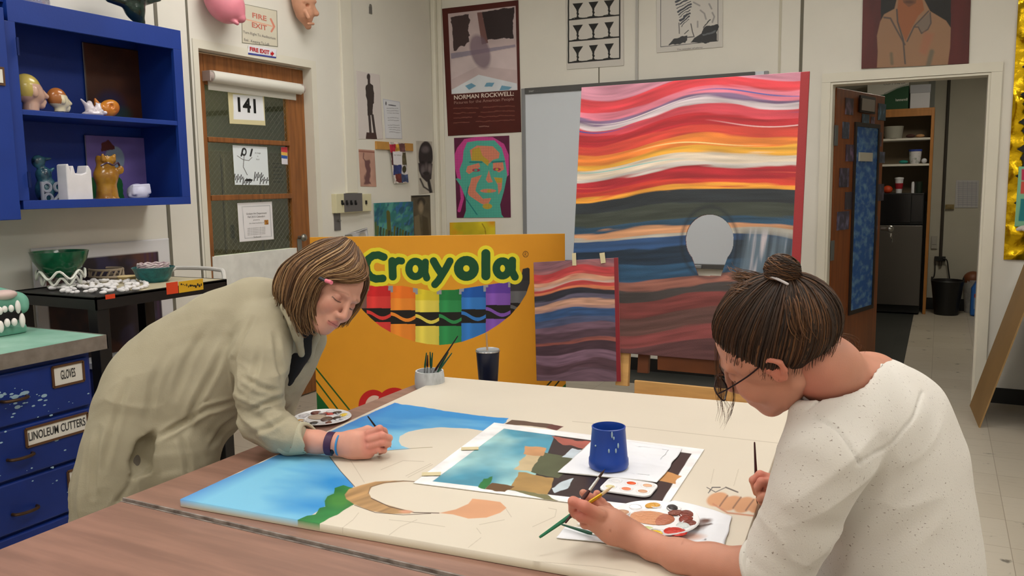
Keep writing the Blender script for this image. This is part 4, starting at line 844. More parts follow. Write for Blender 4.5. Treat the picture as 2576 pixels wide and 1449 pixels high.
c, o = sheet_back('pop_portrait', Y1, [(1142, 347), (1281, 341), (1285, 547), (1149, 548)], (96, 32, 66), 220, 300, gloss, ppop); tag(o, 'bright pink and teal gridded face poster under the maroon poster', 'poster')
c = Canvas(*[onY(q[0], q[1], BY-.02) for q in ((1131, 560), (1243, 557), (1246, 680), (1133, 682))], 80, 80, (214, 194, 40)); c.streak(.2, 4, 3); n = fbm(np.stack([c.u*3, c.v*4, 0*c.u], -1), 1, 3); c.mask(np.clip(n, 0, 1), (226, 160, 30)); c.line([(1213, 563), (1220, 575), (1222, 590)], 1, (150, 120, 20))
o = c.make('yellow_canvas', mat('oil_paint', 0), None, back=.018, edge=(200, 180, 60)); tag(o, 'bright yellow abstract canvas peeking above the large yellow box cutout', 'painting')
# goblet print
def pgob(c):
    K = (24, 22, 22)
    for q in ([(1430, -40), (1430, 158)], [(1559, -50), (1559, 147)], [(1430, 50), (1557, 38)], [(1430, 104), (1558, 93)], [(1430, 158), (1558, 147)]): c.line(q, 1.8, K)
    rs = np.random.RandomState(4)
    for row, by in enumerate((46, 101, 155)):
        for j in range(3):
            x = 1453+39.5*j; y = by-3.7*j; w_ = 12+rs.uniform(-1, 1); t_ = y-38
            c.poly([(x-w_, t_+1), (x+w_+1, t_-1), (x+3, t_+16), (x+2, t_+24), (x+4, t_+27), (x+1.5, t_+32), (x+4, t_+36), (x+10, t_+39), (x-8, t_+39), (x-3, t_+36), (x-1.5, t_+30), (x-3, t_+25), (x-2, t_+22), (x-3.5, t_+16)], K); c.line([(x-14, y+1), (x-6, y-1), (x+6, y-1), (x+16, y)], 1, K)
c, o = sheet_back('goblet_print', Y1, [(1421, -60), (1568, -75), (1569, 165), (1426, 175)], (206, 202, 196), 200, 330, paper, pgob); tag(o, 'white print of black goblet silhouettes in three rows', 'poster')
c = onY(1440, 170, Y1-.001)
# brush drawing print: plain stand-in of a wrapped head shape in black strokes
def pink_(c):
    K = (26, 26, 30)
    c.line([(1662, -60), (1662, 118), (1806, 103), (1806, -60)], .8, (70, 70, 72)); rs = np.random.RandomState(6)
    for i in range(9):
        y = -8+i*8; c.line([(1700+i*2, y+12), (1722, y+2), (1742-i, y-6)], 2.6-(i % 3)*.8, (40, 42, 56), wob=2)
    for q in ([(1745, 6), (1760, 14)], [(1762, 26), (1772, 34), (1776, 48)], [(1784, 10), (1790, 22)], [(1792, 32), (1797, 42), (1792, 56)], [(1755, 54), (1755, 68)]): c.line(q, 2, (150, 146, 144), soft=2)
    c.line([(1708, 58), (1709, 84)], 1.4, (110, 106, 106)); c.line([(1738, 60), (1742, 80), (1746, 92), (1722, 95)], 1.4, (90, 88, 88)); c.line([(1722, 85), (1732, 76)], 1, K)
    c.poly([(1683, 114), (1694, 98), (1712, 89), (1726, 90), (1728, 100), (1724, 110)], K, wob=3); c.poly([(1736, 109), (1760, 86), (1778, 66), (1805, 62), (1806, 104)], K, wob=3); c.line([(1772, 70), (1786, 46)], 1.2, K, wob=3); c.poly([(1765, 86), (1800, 76), (1802, 80), (1768, 90)], (86, 90, 94), wob=2)
c, o = sheet_back('brush_drawing', Y1, [(1651, -60), (1818, -75), (1818, 118), (1652, 133)], (204, 200, 194), 230, 260, gloss, pink_); tag(o, 'black and white brush drawing under glossy clear film, right of the goblet print', 'poster')
btxt('The wonder of plenty', 1735, 122, Y1-.001, 4, 66, 0, greyink, o)
# oil portrait over the storage doorway
def pport(c):
    c.mask(((c.x > 2216) & (c.x < 2392)) & (c.y < 90), (18, 14, 12)); c.streak(.25, 9, 1.5)
    c.poly([(2206, 170), (2208, 130), (2206, 90), (2214, 55), (2224, 36), (2250, 22), (2260, -20), (2315, -20), (2340, 28), (2380, 52), (2392, 70), (2390, 120), (2384, 166)], (148, 112, 84), soft=2)
    c.poly([(2262, -20), (2318, -20), (2325, 25), (2310, 40), (2294, 70), (2278, 105), (2260, 60), (2256, 30)], (150, 90, 54), soft=3); c.poly([(2268, -20), (2310, -20), (2304, 8), (2286, 18), (2272, 6)], (120, 78, 52), soft=2); c.ell(2287, 5, 12, 4, (90, 56, 40), soft=3)
    D = (78, 70, 66)
    c.line([(2256, 24), (2258, 55), (2272, 100), (2277, 160)], 2, D, soft=2); c.line([(2224, 44), (2240, 46), (2256, 76), (2276, 112)], 2, D, soft=3); c.line([(2336, 28), (2300, 66), (2282, 104)], 1.8, D, soft=2); c.poly([(2305, 62), (2338, 32), (2343, 55), (2335, 72), (2318, 82), (2312, 68)], (120, 104, 92), soft=2); c.line([(2340, 32), (2342, 58), (2334, 74), (2318, 84), (2310, 68), (2300, 68)], 1.6, D, soft=2)
    c.line([(2242, 135), (2244, 160)], 4, (110, 96, 74), soft=5); c.line([(2344, 130), (2335, 165)], 6, (108, 98, 80), soft=6); c.poly([(2325, 80), (2350, 85), (2330, 140), (2312, 130)], (160, 100, 74), soft=9, a=.6)
c, o = sheet_back('oil_portrait', BY-.012, [(2172, -70), (2445, -85), (2437, 160), (2167, 173)], (84, 22, 20), 260, 260, mat('oil_paint', 0), pport); tag(o, 'oil portrait of a tan collared shirt against red curtains above the doorway', 'painting')
# gold foil bulletin board at far right
gx0 = xb(2533, 500)
foil = mat('gold_foil', (206, 168, 20), .22, metal=.85, bump=.5, bscale=14); r = root('bulletin_board', (gx0+.5, BY, .93)); tag(r, 'bulletin board covered in crinkled gold foil with black scalloped border', 'bulletin board')
nu, nv = 60, 110; gy = np.stack(np.meshgrid(np.linspace(gx0, gx0+1.2, nu), np.linspace(.93, 2.9, nv), indexing='xy'), -1); P3 = np.concatenate([gy[..., :1], np.full(gy.shape[:2]+(1,), BY-.015), gy[..., 1:]], -1)
P3[1:-1, 1:-1, 1] -= np.abs(fbm(P3[1:-1, 1:-1]*[1, 1, .6], 9, 4))*.03; i_ = np.arange(nu*nv).reshape(nv, nu); Qf = np.stack([i_[:-1, :-1], i_[:-1, 1:], i_[1:, 1:], i_[1:, :-1]], -1).reshape(-1, 4)
mk('foil', (P3.reshape(-1, 3), Qf), foil, r, smooth='all'); mk('backing', bx(gx0, gx0+1.2, BY-.014, BY-.001, .93, 2.9), mat('strip_wood', 0), r)
sc = [(xb(2566, 400), 2.9)]
for i in range(30):
    z = 2.9-i*.055; sc += [(xb(2563, 400)+.018*math.sin(i*2.1), z-.02), (xb(2568, 400)+.012, z-.045)]
z_ = sc[-1][1]; xr = gx0+1.15
mk('scalloped_border', prism([(a, BY-.05, b_) for a, b_ in sc]+[(xr, BY-.05, z_), (xr, BY-.05, 2.9)], (0, .004, 0)), black, r)
c = Canvas(*[onY(q[0], q[1], BY-.06) for q in ((2563, 419), (2680, 419), (2672, 572), (2552, 570))], 60, 60, (132, 192, 158)); c.poly([(2570, 426), (2670, 426), (2670, 456), (2569, 454)], (196, 44, 90)); c.poly([(2569, 456), (2670, 458), (2668, 490), (2567, 488)], (206, 80, 70)); c.poly([(2568, 500), (2668, 500), (2664, 560), (2562, 556)], (30, 130, 140))
o = c.make('mint_picture', paper, r, back=.003); o['label'] = 'mint card with red and teal squares'
cr = onY(2562, 574, BY-.09); mk('ribbon_bow', J(*[ball(cr+[.02+.03*i, -.01*(i % 2), -.006*i], (.035, .015, .016), 8, 6, R=ry(.3*(i-1))) for i in range(4)]), mat('ribbon_white', (214, 204, 200), .6), r, smooth=True)

# ------------------------------------------------------------------ storage room: open door, shelves, fridge
hx, hy = -.665, 6.25; dv_ = np.array([.28, .96, 0]); dn = np.array([.96, -.28, 0]); HN = np.array([hx, hy, 0])
r = root('door_2', (hx, hy, 0)); r['kind'] = 'structure'
ang = math.atan2(dv_[1], dv_[0]); Rd = rz(ang)
def dl(u0, u1, z0, z1, t0, t1): v, f = bx(u0, u1, t0, t1, z0, z1); return v @ Rd.T+HN, f     # local x along door, local -y = seen face
sw = mat('storage_door_oak', (132, 72, 34), .4, noise=.2, nscale=4, stretch=(8, 8, .6))
mk('leaf', dl(0, .91, .01, 2.075, 0, .044), sw, r, bev=.002)
pd = lambda px, py, t=0.0: onP(px, py, HN+dn*t, dn)
def du(px, py): q = pd(px, py)-HN; return q @ dv_, q[2]
def dpan(px0, py0, px1, py1): a = du(px0, py0); b_ = du(px1, py1); return min(a[0], b_[0]), max(a[0], b_[0]), min(a[1], b_[1]), max(a[1], b_[1])
u0, u1, z0, z1 = dpan(2153, 318, 2190, 766)
dark_f = mat('dark_frame', (36, 24, 18), .5)
mk('window_frame', J(dl(u0-.03, u0, z0-.03, z1+.03, -.012, 0), dl(u1, u1+.03, z0-.03, z1+.03, -.012, 0), dl(u0, u1, z1, z1+.03, -.012, 0), dl(u0, u1, z0-.03, z0, -.012, 0)), dark_f, r)
mk('painted_glass', dl(u0, u1, z0, z1, -.006, -.001), mat('blue_swirl', (34, 92, 168), .25, rgb2=(120, 170, 205), nscale=14, stretch=(1, 1, 1.6), detail=8, lo=.45, hi=.8), r)
def dsign(px, py, wpx, hpx, m_, nm, t=-.014):
    u, z = du(px, py); uw = du(px+wpx/2, py)[0]-du(px-wpx/2, py)[0]; zz = du(px, py-hpx/2)[1]-du(px, py+hpx/2)[1]
    return mk(nm, dl(u-uw/2, u+uw/2, z-zz/2, z+zz/2, t, t+.012), m_, r)
dsign(2177, 264, 38, 42, dark_f, 'sign_frame', -.02); dsign(2177, 265, 32, 30, mat('sign_grey', (150, 140, 132), .6), 'door_sign', -.024); dsign(2173, 395, 32, 22, mat('sign_pale', (190, 186, 170), .6), 'door_sign', -.02)
cd2 = (24, 90, 150)
for i, (px, py, w_, h_, cc) in enumerate([(2136, 268, 20, 42, (74, 60, 74)), (2127, 328, 17, 42, (60, 66, 84)), (2138, 385, 22, 42, (72, 56, 76)), (2123, 447, 24, 48, (52, 46, 64)), (2135, 505, 20, 44, (58, 52, 66)), (2120, 555, 30, 46, (62, 58, 78)), (2218, 282, 19, 42, (62, 84, 104)), (2208, 350, 18, 36, (80, 52, 60)), (2218, 396, 14, 28, (58, 66, 84)), (2203, 438, 14, 34, (62, 52, 66)), (2214, 484, 17, 42, (60, 84, 104)), (2199, 500, 12, 26, (60, 54, 62)), (2199, 575, 14, 60, (60, 66, 92)), (2176, 300, 18, 26, (50, 44, 52)), (2195, 304, 9, 20, (30, 28, 30))]):
    u, z = du(px, py); uw = abs(du(px+w_/2, py)[0]-du(px-w_/2, py)[0]); zz = abs(du(px, py-h_/2)[1]-du(px, py+h_/2)[1])
    o = mk('photo_card', dl(u-uw/2, u+uw/2, z-zz/2, z+zz/2, -.0035, -.0005) if i != 13 else dl(u-uw/2, u+uw/2, z-zz/2, z+zz/2, -.006, -.003), mat('card_%d' % (i % 7), cc, .3, rgb2=tuple(min(255, int(q*1.9+20)) for q in cc), nscale=22, stretch=(1, 1, .6), lo=.5, hi=.75), r)
u, z = du(2217, 575)
mk('lever_handle', J(rod(HN+dv_*u+[0, 0, z], HN+dv_*u-np.array([-dn[0], -dn[1], 0])*.05+[0, 0, z], .014), ball(HN+dv_*u+dn*.065+[0, 0, z], (.03, .03, .026))), mat('steel', 0), r, smooth=True)
kz = z; q = HN+dv_*u+dn*.065
mk('key_bunch', J(*[box(q+dn*.01+np.array([.005*i, .0, kz-.05-.02*i]), (.012, .003, .03), rz(i)) for i in range(3)]+[rod(q+[0, 0, kz], q+[0, 0, kz-.04], .0015, n=5)]), mat('steel', 0), r)
for zc_ in (1.75, .95): mk('door_hinge', dl(-.02, .03, zc_-.07, zc_+.07, -.006, 0), mat('hinge_grey', (120, 124, 126), .5, metal=.5), r)
# bookcase
FYB = 9.9; pf = lambda px, py, y=FYB: onY(px, py, y)
bx1 = pf(2346, 400)[0]; bx0 = bx1-.95; bt = pf(2345, 270)[2]
bw = mat('bookcase_pine', (168, 112, 52), .5, noise=.1, nscale=5, stretch=(6, 6, 1)); r = root('bookcase', ((bx0+bx1)/2, 10.1, 0)); tag(r, 'tall pine bookcase with pale shelves inside the storage room', 'bookcase')
s1_, s2_ = pf(2290, 347)[2], pf(2290, 412)[2]
mk('frame', J(bx(bx0, bx0+.03, FYB, 10.3, 0, bt), bx(bx1-.03, bx1, FYB, 10.3, 0, bt), bx(bx0+.03, bx1-.03, FYB, 10.3, bt-.03, bt)), bw, r, bev=.002)
mk('top_rail', bx(bx0+.03, bx1-.03, FYB, FYB+.02, pf(2300, 292)[2], bt-.03), bw, r); mk('back_panel', bx(bx0+.03, bx1-.03, 10.28, 10.29, 1.2, bt-.03), mat('back_dark', (110, 96, 76), .6), r)
for z in (s1_, s2_): mk('shelf', bx(bx0+.03, bx1-.03, FYB+.005, 10.28, z-.022, z), mat('shelf_white', (206, 202, 192), .5), r)
# boxes on top
a = pf(2214, 200, 9.95); b_ = pf(2284, 270, 9.95); bz = bt+.001
c = Canvas((pf(2190, 0, 9.95)[0], 9.95, b_[2]+.0+(pf(2284, 200, 9.95)[2]-b_[2])), (b_[0], 9.95, pf(2284, 200, 9.95)[2]), (b_[0], 9.95, bz), (pf(2190, 0, 9.95)[0], 9.95, bz), 70, 70, (204, 202, 194))
c.poly([(2170, 250), (2230, 236), (2262, 220), (2290, 214), (2290, 290), (2170, 290)], (22, 70, 40)); c.line([(2225, 236), (2255, 222), (2285, 212)], 1.5, (150, 154, 148))
o = c.make('paper_carton', paper, None, back=.26, edge=(60, 84, 60)); tag(o, 'white and green copy paper carton on top of the bookcase', 'box')
btxt('hammermill', 2268, 251, 9.949, 7, 30, .01, mat('ink_white', (220, 222, 214), .6), o); btxt('COPY PAPER', 2250, 210, 9.949, 6, 56, .01, greyink, o)
a = pf(2290, 214, 9.97); b_ = pf(2340, 262, 9.97); r = root('white_box', ((a[0]+b_[0])/2, 10.05, bt)); tag(r, 'plain white lidded box on the bookcase beside the green carton', 'box')
zl = pf(2300, 234, 9.97)[2]; mk('tub', bx(a[0]+.005, b_[0]-.005, 9.975, 10.2, bt+.001, zl), mat('box_white', (206, 206, 212), .5), r, bev=.002); mk('lid', bx(a[0], b_[0], 9.97, 10.205, zl, a[2]), mat('box_lid', (170, 172, 180), .5), r, bev=.002)
# things on shelves
def onshelf(px, z, y=9.98): return np.array([pf(px, 400, y)[0], y, z+.001])
q = onshelf(2245, s1_); o = mk('plastic_tub', lathe([(.001, 0), (.085, 0), (.1, .13), (.094, .13), (.08, .01), (.001, .01)], q, 24), mat('frosted_plastic', (150, 148, 138), .4), smooth=True); tag(o, 'frosted plastic tub on the upper bookcase shelf', 'container')
q = onshelf(2288, s1_); o = mk('brown_pouch', ball(q+[0, 0, .022], (.045, .04, .021)), mat('brown_cloth', (70, 40, 34), .7), smooth=True); tag(o, 'brown bundle lying on the upper bookcase shelf', 'pouch')
q = onshelf(2315, s1_); o = mk('folded_cloth', ball(q+[-.012, 0, .02], (.045, .04, .019)), mat('tan_cloth', (186, 140, 96), .7), smooth=True); tag(o, 'tan folded cloth at the right end of the upper shelf', 'cloth')
q = onshelf(2302, s2_); r = root('canister', q); tag(r, 'white patterned canister with a blue lid on the second shelf', 'canister'); mk('jar', lathe([(.001, 0), (.045, 0), (.058, .06), (.062, .13), (.001, .13)], q, 24), mat('canister_pattern', (206, 204, 206), .5, rgb2=(130, 140, 130), nscale=30, lo=.5, hi=.7), r, smooth=True); mk('lid', lathe([(.001, .13), (.066, .13), (.066, .15), (.001, .15)], q, 24), mat('lid_blue', (40, 60, 140), .4), r, smooth=True)
q = onshelf(2273, s2_); o = mk('teal_lump', ball(q+[0, 0, .021], (.045, .04, .02)), mat('teal_plastic', (30, 130, 120), .5), smooth=True); tag(o, 'small teal object lying on the second bookcase shelf', 'toy')
q = onshelf(2325, s2_); o = mk('white_ball', ball(q+[0, 0, .028], .028), mat('box_white', 0), smooth=True); tag(o, 'small white ball at the end of the second shelf', 'ball')
# fridge and microwave
fz = pf(2320, 565, 9.8)[2]; mz = pf(2320, 486, 9.8)[2]; fx1 = pf(2320, 600, 9.8)[0]; fx0 = bx0+.06
r = root('mini_fridge', ((fx0+fx1)/2, 10, 0)); tag(r, 'dark steel-fronted mini fridge standing inside the bookcase frame', 'fridge')
mk('body', bx(fx0, fx1, 9.84, 10.25, .02, fz), mat('appliance_black', (14, 14, 15), .4), r, bev=.004); mk('door', bx(fx0, fx1, 9.79, 9.84, .1, fz-.01), mat('fridge_door', (92, 88, 84), .35, metal=.7), r, bev=.006); mk('kick_plate', bx(fx0, fx1, 9.82, 9.84, .02, .095), black, r)
r = root('microwave_oven', ((fx0+fx1)/2, 10, fz)); tag(r, 'black microwave oven sitting on the mini fridge', 'microwave')
mk('case', bx(fx0, fx1, 9.82, 10.25, fz+.001, mz), mat('appliance_black', 0), r, bev=.004); mk('door', bx(fx0, fx1-.12, 9.80, 9.82, fz+.02, mz-.01), mat('appliance_gloss', (20, 20, 22), .15), r, bev=.003); mk('keypad', bx(fx1-.115, fx1-.01, 9.81, 9.82, fz+.03, mz-.02), mat('appliance_gloss', 0), r)
q = np.array([pf(2261, 480, 9.95)[0], 9.95, mz+.001]); r = root('travel_cup', q); tag(r, 'white paper cup with a red sleeve on the microwave', 'cup')
mk('cup', lathe([(.001, 0), (.03, 0), (.042, .15), (.001, .15)], q, 20), mat('box_white', 0), r, smooth=True); mk('sleeve', lathe([(.0345, .045), (.035, .045), (.042, .105), (.0405, .105)], q, 20), mat('sleeve_red', (150, 26, 40), .5), r, smooth=True); mk('lid', lathe([(.001, .15), (.046, .15), (.044, .165), (.001, .17)], q, 20), mat('box_white', 0), r, smooth=True)
q = np.array([pf(2233, 480, 9.95)[0], 9.95, mz+.001]); o = mk('orange_pouch', ball(q+[0, 0, .04], (.05, .04, .042)), mat('orange_red', (190, 64, 24), .5), smooth=True); tag(o, 'orange-red round packet left of the paper cup on the microwave', 'packet')
q = np.array([pf(2296, 480, 9.95)[0], 9.95, mz+.001]); o = mk('white_bottle', lathe([(.001, 0), (.016, 0), (.016, .1), (.01, .12), (.001, .12)], q, 14), mat('box_white', 0), smooth=True); tag(o, 'slim white bottle right of the paper cup on the microwave', 'bottle')
q = np.array([pf(2311, 480, 9.95)[0], 9.95, mz+.001]); o = mk('dark_canister', lathe([(.001, 0), (.035, 0), (.035, .12), (.001, .12)], q, 18), mat('dark_green_can', (24, 36, 26), .4), smooth=True); tag(o, 'dark green canister at the right end of the microwave top', 'canister')
# pipe, power strip, notices on the storage wall
SY = 10.32; ps = lambda px, py: onY(px, py, SY)
a = ps(2380, 200); b_ = ps(2374, 640); xq = (a[0]+b_[0])/2
o = mk('wall_pipe', rod((xq, SY-.025, ps(2372, 668)[2]), (xq, SY-.025, 2.69), .016), mat('pipe_dark', (54, 50, 44), .5)); tag(o, 'dark vertical pipe on the storage room wall', 'pipe')
struct('trim_13', bx(xq-.19, xq-.13, SY-.03, SY, 0, 2.7), mat('storage_grey', (120, 122, 116), .6))
r = root('power_strip', ps(2355, 650)); tag(r, 'black power strip with cords below the wall pipe', 'power strip'); z_ = ps(2355, 650)[2]
mk('strip', bx(bx1+.06, max(ps(2374, 650)[0], bx1+.17), SY-.05, SY-.01, z_-.025, z_+.025), black, r, bev=.003)
P_ = lambda px, py, d=.06: onY(px, py, SY-d)
mk('cord', tube(spline([P_(2372, 650), P_(2382, 655), P_(2386, 680), P_(2389, 705), P_(2389, 720, .1)]), .007, 6), black, r, smooth=True); mk('cord', tube(spline([P_(2352, 655), P_(2352, 680), P_(2350, 694), P_(2346, 700)]), .006, 6), black, r, smooth=True)
o = mk('wall_outlet', J(bx(ps(2343, 600)[0], ps(2358, 600)[0], SY-.02, SY, ps(2350, 625)[2], ps(2350, 594)[2]), bx(ps(2343, 600)[0]+.01, ps(2358, 600)[0]-.01, SY-.025, SY-.02, ps(2350, 615)[2], ps(2350, 604)[2])), mat('outlet_grey', (150, 148, 140), .5), bev=.002); tag(o, 'pale wall outlet box beside the dark pipe', 'outlet')
o = mk('thermostat', J(bx(ps(2378, 520)[0], ps(2400, 520)[0], SY-.03, SY, ps(2390, 526)[2], ps(2390, 514)[2]), bx(ps(2383, 520)[0], ps(2395, 520)[0], SY-.034, SY-.03, ps(2390, 524)[2], ps(2390, 518)[2])), mat('brass_plate', (120, 104, 62), .4), bev=.003); tag(o, 'small brass coloured box on the storage wall', 'thermostat')
c = Canvas(*[ps(*q) for q in ((2405, 453), (2463, 454), (2460, 523), (2402, 523))], 60, 60, (168, 168, 170))
for i in range(12): c.line([(2409, 460+i*5), (2458, 460.5+i*5)], .7, (132, 132, 140))
for i in range(5): c.line([(2412+i*11, 457), (2411+i*11, 520)], .5, (136, 136, 146))
c.P[..., 1] -= .004; o = c.make('schedule_sheet', paper, None, back=.002); tag(o, 'white gridded schedule sheet taped to the storage wall', 'document')
# bin and jugs on the floor
q = onZ(2382, 783, 0); q[1] = 9.98; q[0] = pf(2382, 740, 9.98)[0]; r = root('waste_bin', q); tag(r, 'black plastic waste basket with cut-out handles on the storage floor', 'waste bin')
pr = [(.001, .0), (.115, .0), (.15, .3), (.16, .36), (.152, .37), (.14, .3), (.105, .01), (.001, .01)]
mk('basket', lathe(pr, q+[0, 0, .001], 32), mat('bin_black', (20, 19, 20), .45), r, smooth=True)
for s_ in (-1, 1): mk('handle', tube([q+np.array([s_*.15, .0, .36])+np.array([0, .05*math.cos(t_), .035*math.sin(t_)]) for t_ in np.linspace(0, math.pi, 9)], .009, 8), mat('bin_black', 0), r, smooth=True)
q = np.array([pf(2453, 740, 10.0)[0]+.06, 10.0, 0]); r = root('detergent_jug', q); tag(r, 'blue plastic jug with a small red label at the doorway edge', 'jug')
jb = mat('jug_blue', (40, 100, 180), .35); mk('jug', J(prism([(q[0]-.1, q[1]-.07, .001), (q[0]+.11, q[1]-.07, .001), (q[0]+.11, q[1]-.07, .3), (q[0]+.05, q[1]-.07, .38), (q[0]-.05, q[1]-.07, .38), (q[0]-.1, q[1]-.07, .29)], (0, .14, 0))), jb, r, bev=.02); mk('cap', rod(q+[.0, 0, .38], q+[0, 0, .43], .03), jb, r); mk('label', bx(q[0]-.07, q[0]+.07, q[1]-.073, q[1]-.07, .08, .24), mat('jug_label', (120, 150, 190), .5), r); mk('label_band', bx(q[0]-.07, q[0]+.07, q[1]-.075, q[1]-.073, .2, .24), mat('label_red', (170, 60, 40), .5), r)
q = np.array([pf(2438, 740, 10.2)[0]+.03, 10.215, 0]); r = root('brown_pail', q); tag(r, 'pail of crumpled white paper with a brown lid behind the blue jug', 'pail'); mk('pail', lathe([(.001, .001), (.07, .001), (.09, .36), (.001, .36)], q, 20), mat('pail_grey', (150, 148, 144), .5, noise=.2, nscale=20), r, smooth=True); mk('lid', ball(q+[0, 0, .36], (.098, .09, .09)), mat('lid_brown', (110, 62, 36), .5), r, smooth=True)


# leaning hardboard panel at right, resting against a dark cabinet
a = onZ(2434, 1008, 0); b_ = onZ(2462, 1076, 0); w_ = b_-a; top = onY(2569, 655, a[1]); up_ = top-a; up_ /= np.linalg.norm(up_); L_ = 1.7
pn = np.cross(w_, up_); pn /= np.linalg.norm(pn); pn = pn if pn[0] > 0 else -pn
sh_ = w_/np.linalg.norm(w_)*.13; a = a+[0, 0, .001]+sh_; b_ = b_+[0, 0, .001]
q4 = [a, b_, b_+up_*L_, a+up_*L_]
o = mk('hardboard_panel', prism(q4, pn*.008), mat('hardboard', (150, 118, 74), .6, noise=.08, nscale=3)); tag(o, 'tan hardboard sheet leaning at an angle beside the doorway', 'board')
kx = max(q[0] for q in [a+up_*1.0, b_+up_*1.0])+.035
r = root('side_cabinet', (kx+.3, 5.7, 0)); tag(r, 'dark brown cabinet behind the leaning hardboard sheet at the right edge', 'cabinet')
dkb = mat('dark_cabinet', (44, 28, 16), .5); mk('body', bx(kx, kx+.7, 5.3, 6.0, .08, .98), dkb, r, bev=.004); mk('plinth', bx(kx+.03, kx+.67, 5.35, 6.0, 0, .08), blk, r); mk('door', bx(kx+.02, kx+.68, 5.285, 5.3, .12, .95), dkb, r, bev=.003)
# ------------------------------------------------------------------ giant yellow box cutout (flat painted panel standing on the floor)
DB = 4.9; fh = np.array([MR[2][0], MR[2][1], 0]); fh /= np.linalg.norm(fh); P0 = C(1100, 592, DB)
pbx = lambda px, py: onP(px, py, P0, fh)
TL, TR = pbx(779, 598), pbx(1421, 587); zt = (TL[2]+TR[2])/2; TL[2] = TR[2] = zt; BL, BR = pbx(788, 1035), pbx(1431, 970); BL = np.array([TL[0], TL[1], .003]); BR = np.array([TR[0], TR[1], .003])
c = Canvas(TL, TR, BR, BL, 900, 640, (226, 156, 34)); Z = lambda x, y: (780+x/3.019, 560+y/3.019); ZL = lambda L_: [Z(*q) for q in L_]
# the painted panel continues below the table, colour a little deeper low down as painted
c.mask(np.clip(fbm(c.q, 3, 3)*.5+.3, 0, 1)*.35, (214, 140, 26))
GRN = (14, 92, 40)
for base in (ZL([(20, 1075), (180, 1275), (330, 1460)]), ZL([(20, 1165), (130, 1320), (250, 1470)])): 
    (ax, ay), _, (bx_, by_) = base; ex = [(ax-10, ay-12), (ax, ay), (bx_+200, by_+200*(by_-ay)/(bx_-ax))]; c.line(ex, 1.9, (30, 84, 20))
c.poly([Z(-20, 1205), Z(20, 1250), Z(160, 1430), Z(700, 2130), Z(-40, 2130)], GRN)
for q in ([Z(1835, 1200), Z(1780, 1260), Z(1500, 1560)], [Z(1890, 1205), Z(1845, 1260), Z(1560, 1600)]): c.line(q, 1.9, (20, 40, 14))
c.poly([Z(1990, 1180), Z(1950, 1215), Z(1900, 1262), Z(1500, 1700), Z(1500, 2200), Z(2020, 2200)], GRN)
c.ell(*Z(480, 1390), 37, 40, (196, 26, 28)); c.ell(*Z(490, 1400), 24, 29, (226, 196, 180)); c.ell(*Z(640, 1380), 43, 42, (196, 26, 28)); c.ell(*Z(640, 1400), 20, 26, (226, 156, 34))
# crayon window
win = ZL([(330, 560), (350, 600), (400, 665), (460, 725), (530, 785), (620, 838), (710, 875), (800, 905), (890, 922), (985, 930), (1070, 922), (1155, 905), (1245, 873), (1335, 835), (1430, 775), (1520, 705), (1590, 625), (1640, 545), (1668, 460), (1668, 350), (1655, 342), (1615, 352), (1600, 430), (1480, 452), (1300, 480), (1100, 510), (900, 515), (700, 480), (560, 480), (440, 480)])
W = np.clip(c.dseg(win, True)*np.where(c.inside(win), 1, -1)/c.aa+.5, 0, 1); keep = c.col.copy()
zx = (c.x-780)*3.019; zy = (c.y-560)*3.019
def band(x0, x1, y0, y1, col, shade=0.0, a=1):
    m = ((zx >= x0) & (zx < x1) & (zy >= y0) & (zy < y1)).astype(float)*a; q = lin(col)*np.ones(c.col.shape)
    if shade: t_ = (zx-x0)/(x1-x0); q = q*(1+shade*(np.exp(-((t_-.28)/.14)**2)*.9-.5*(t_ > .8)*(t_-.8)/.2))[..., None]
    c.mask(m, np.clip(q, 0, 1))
band(300, 1700, 300, 1000, (70, 66, 74)); cr = [(300, 430, (130, 92, 86), (130, 92, 86)), (430, 612, (206, 34, 38), (222, 60, 56)), (612, 800, (238, 118, 30), (238, 140, 44)), (800, 980, (216, 196, 44), (228, 210, 84)), (980, 1150, (28, 120, 60), (44, 140, 78)), (1150, 1335, (22, 84, 168), (48, 118, 196)), (1335, 1522, (96, 58, 158), (128, 82, 178)), (1522, 1700, (52, 50, 54), (96, 96, 100))]
for i, (x0, x1, dc, lc) in enumerate(cr):
    dy = [0, 0, 15, 30, 30, 8, -24, -40][i]
    band(x0, x1, 300, 1000, (150, 150, 158) if i < 7 else (40, 38, 42)); t0 = 505+dy
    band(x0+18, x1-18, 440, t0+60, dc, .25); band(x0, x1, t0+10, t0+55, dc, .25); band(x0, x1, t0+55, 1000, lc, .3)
    band(x0, x1, 650+dy, 745+dy+10, (24, 20, 18))
    m = ((zx >= x0) & (zx < x1) & (np.abs(zy-(702+dy+-24*np.cos((zx-x0)/(x1-x0)*1.5*math.pi))) < 13)).astype(float); c.mask(m, lc)
c.col = keep*(1-W[..., None])+c.col*W[..., None]
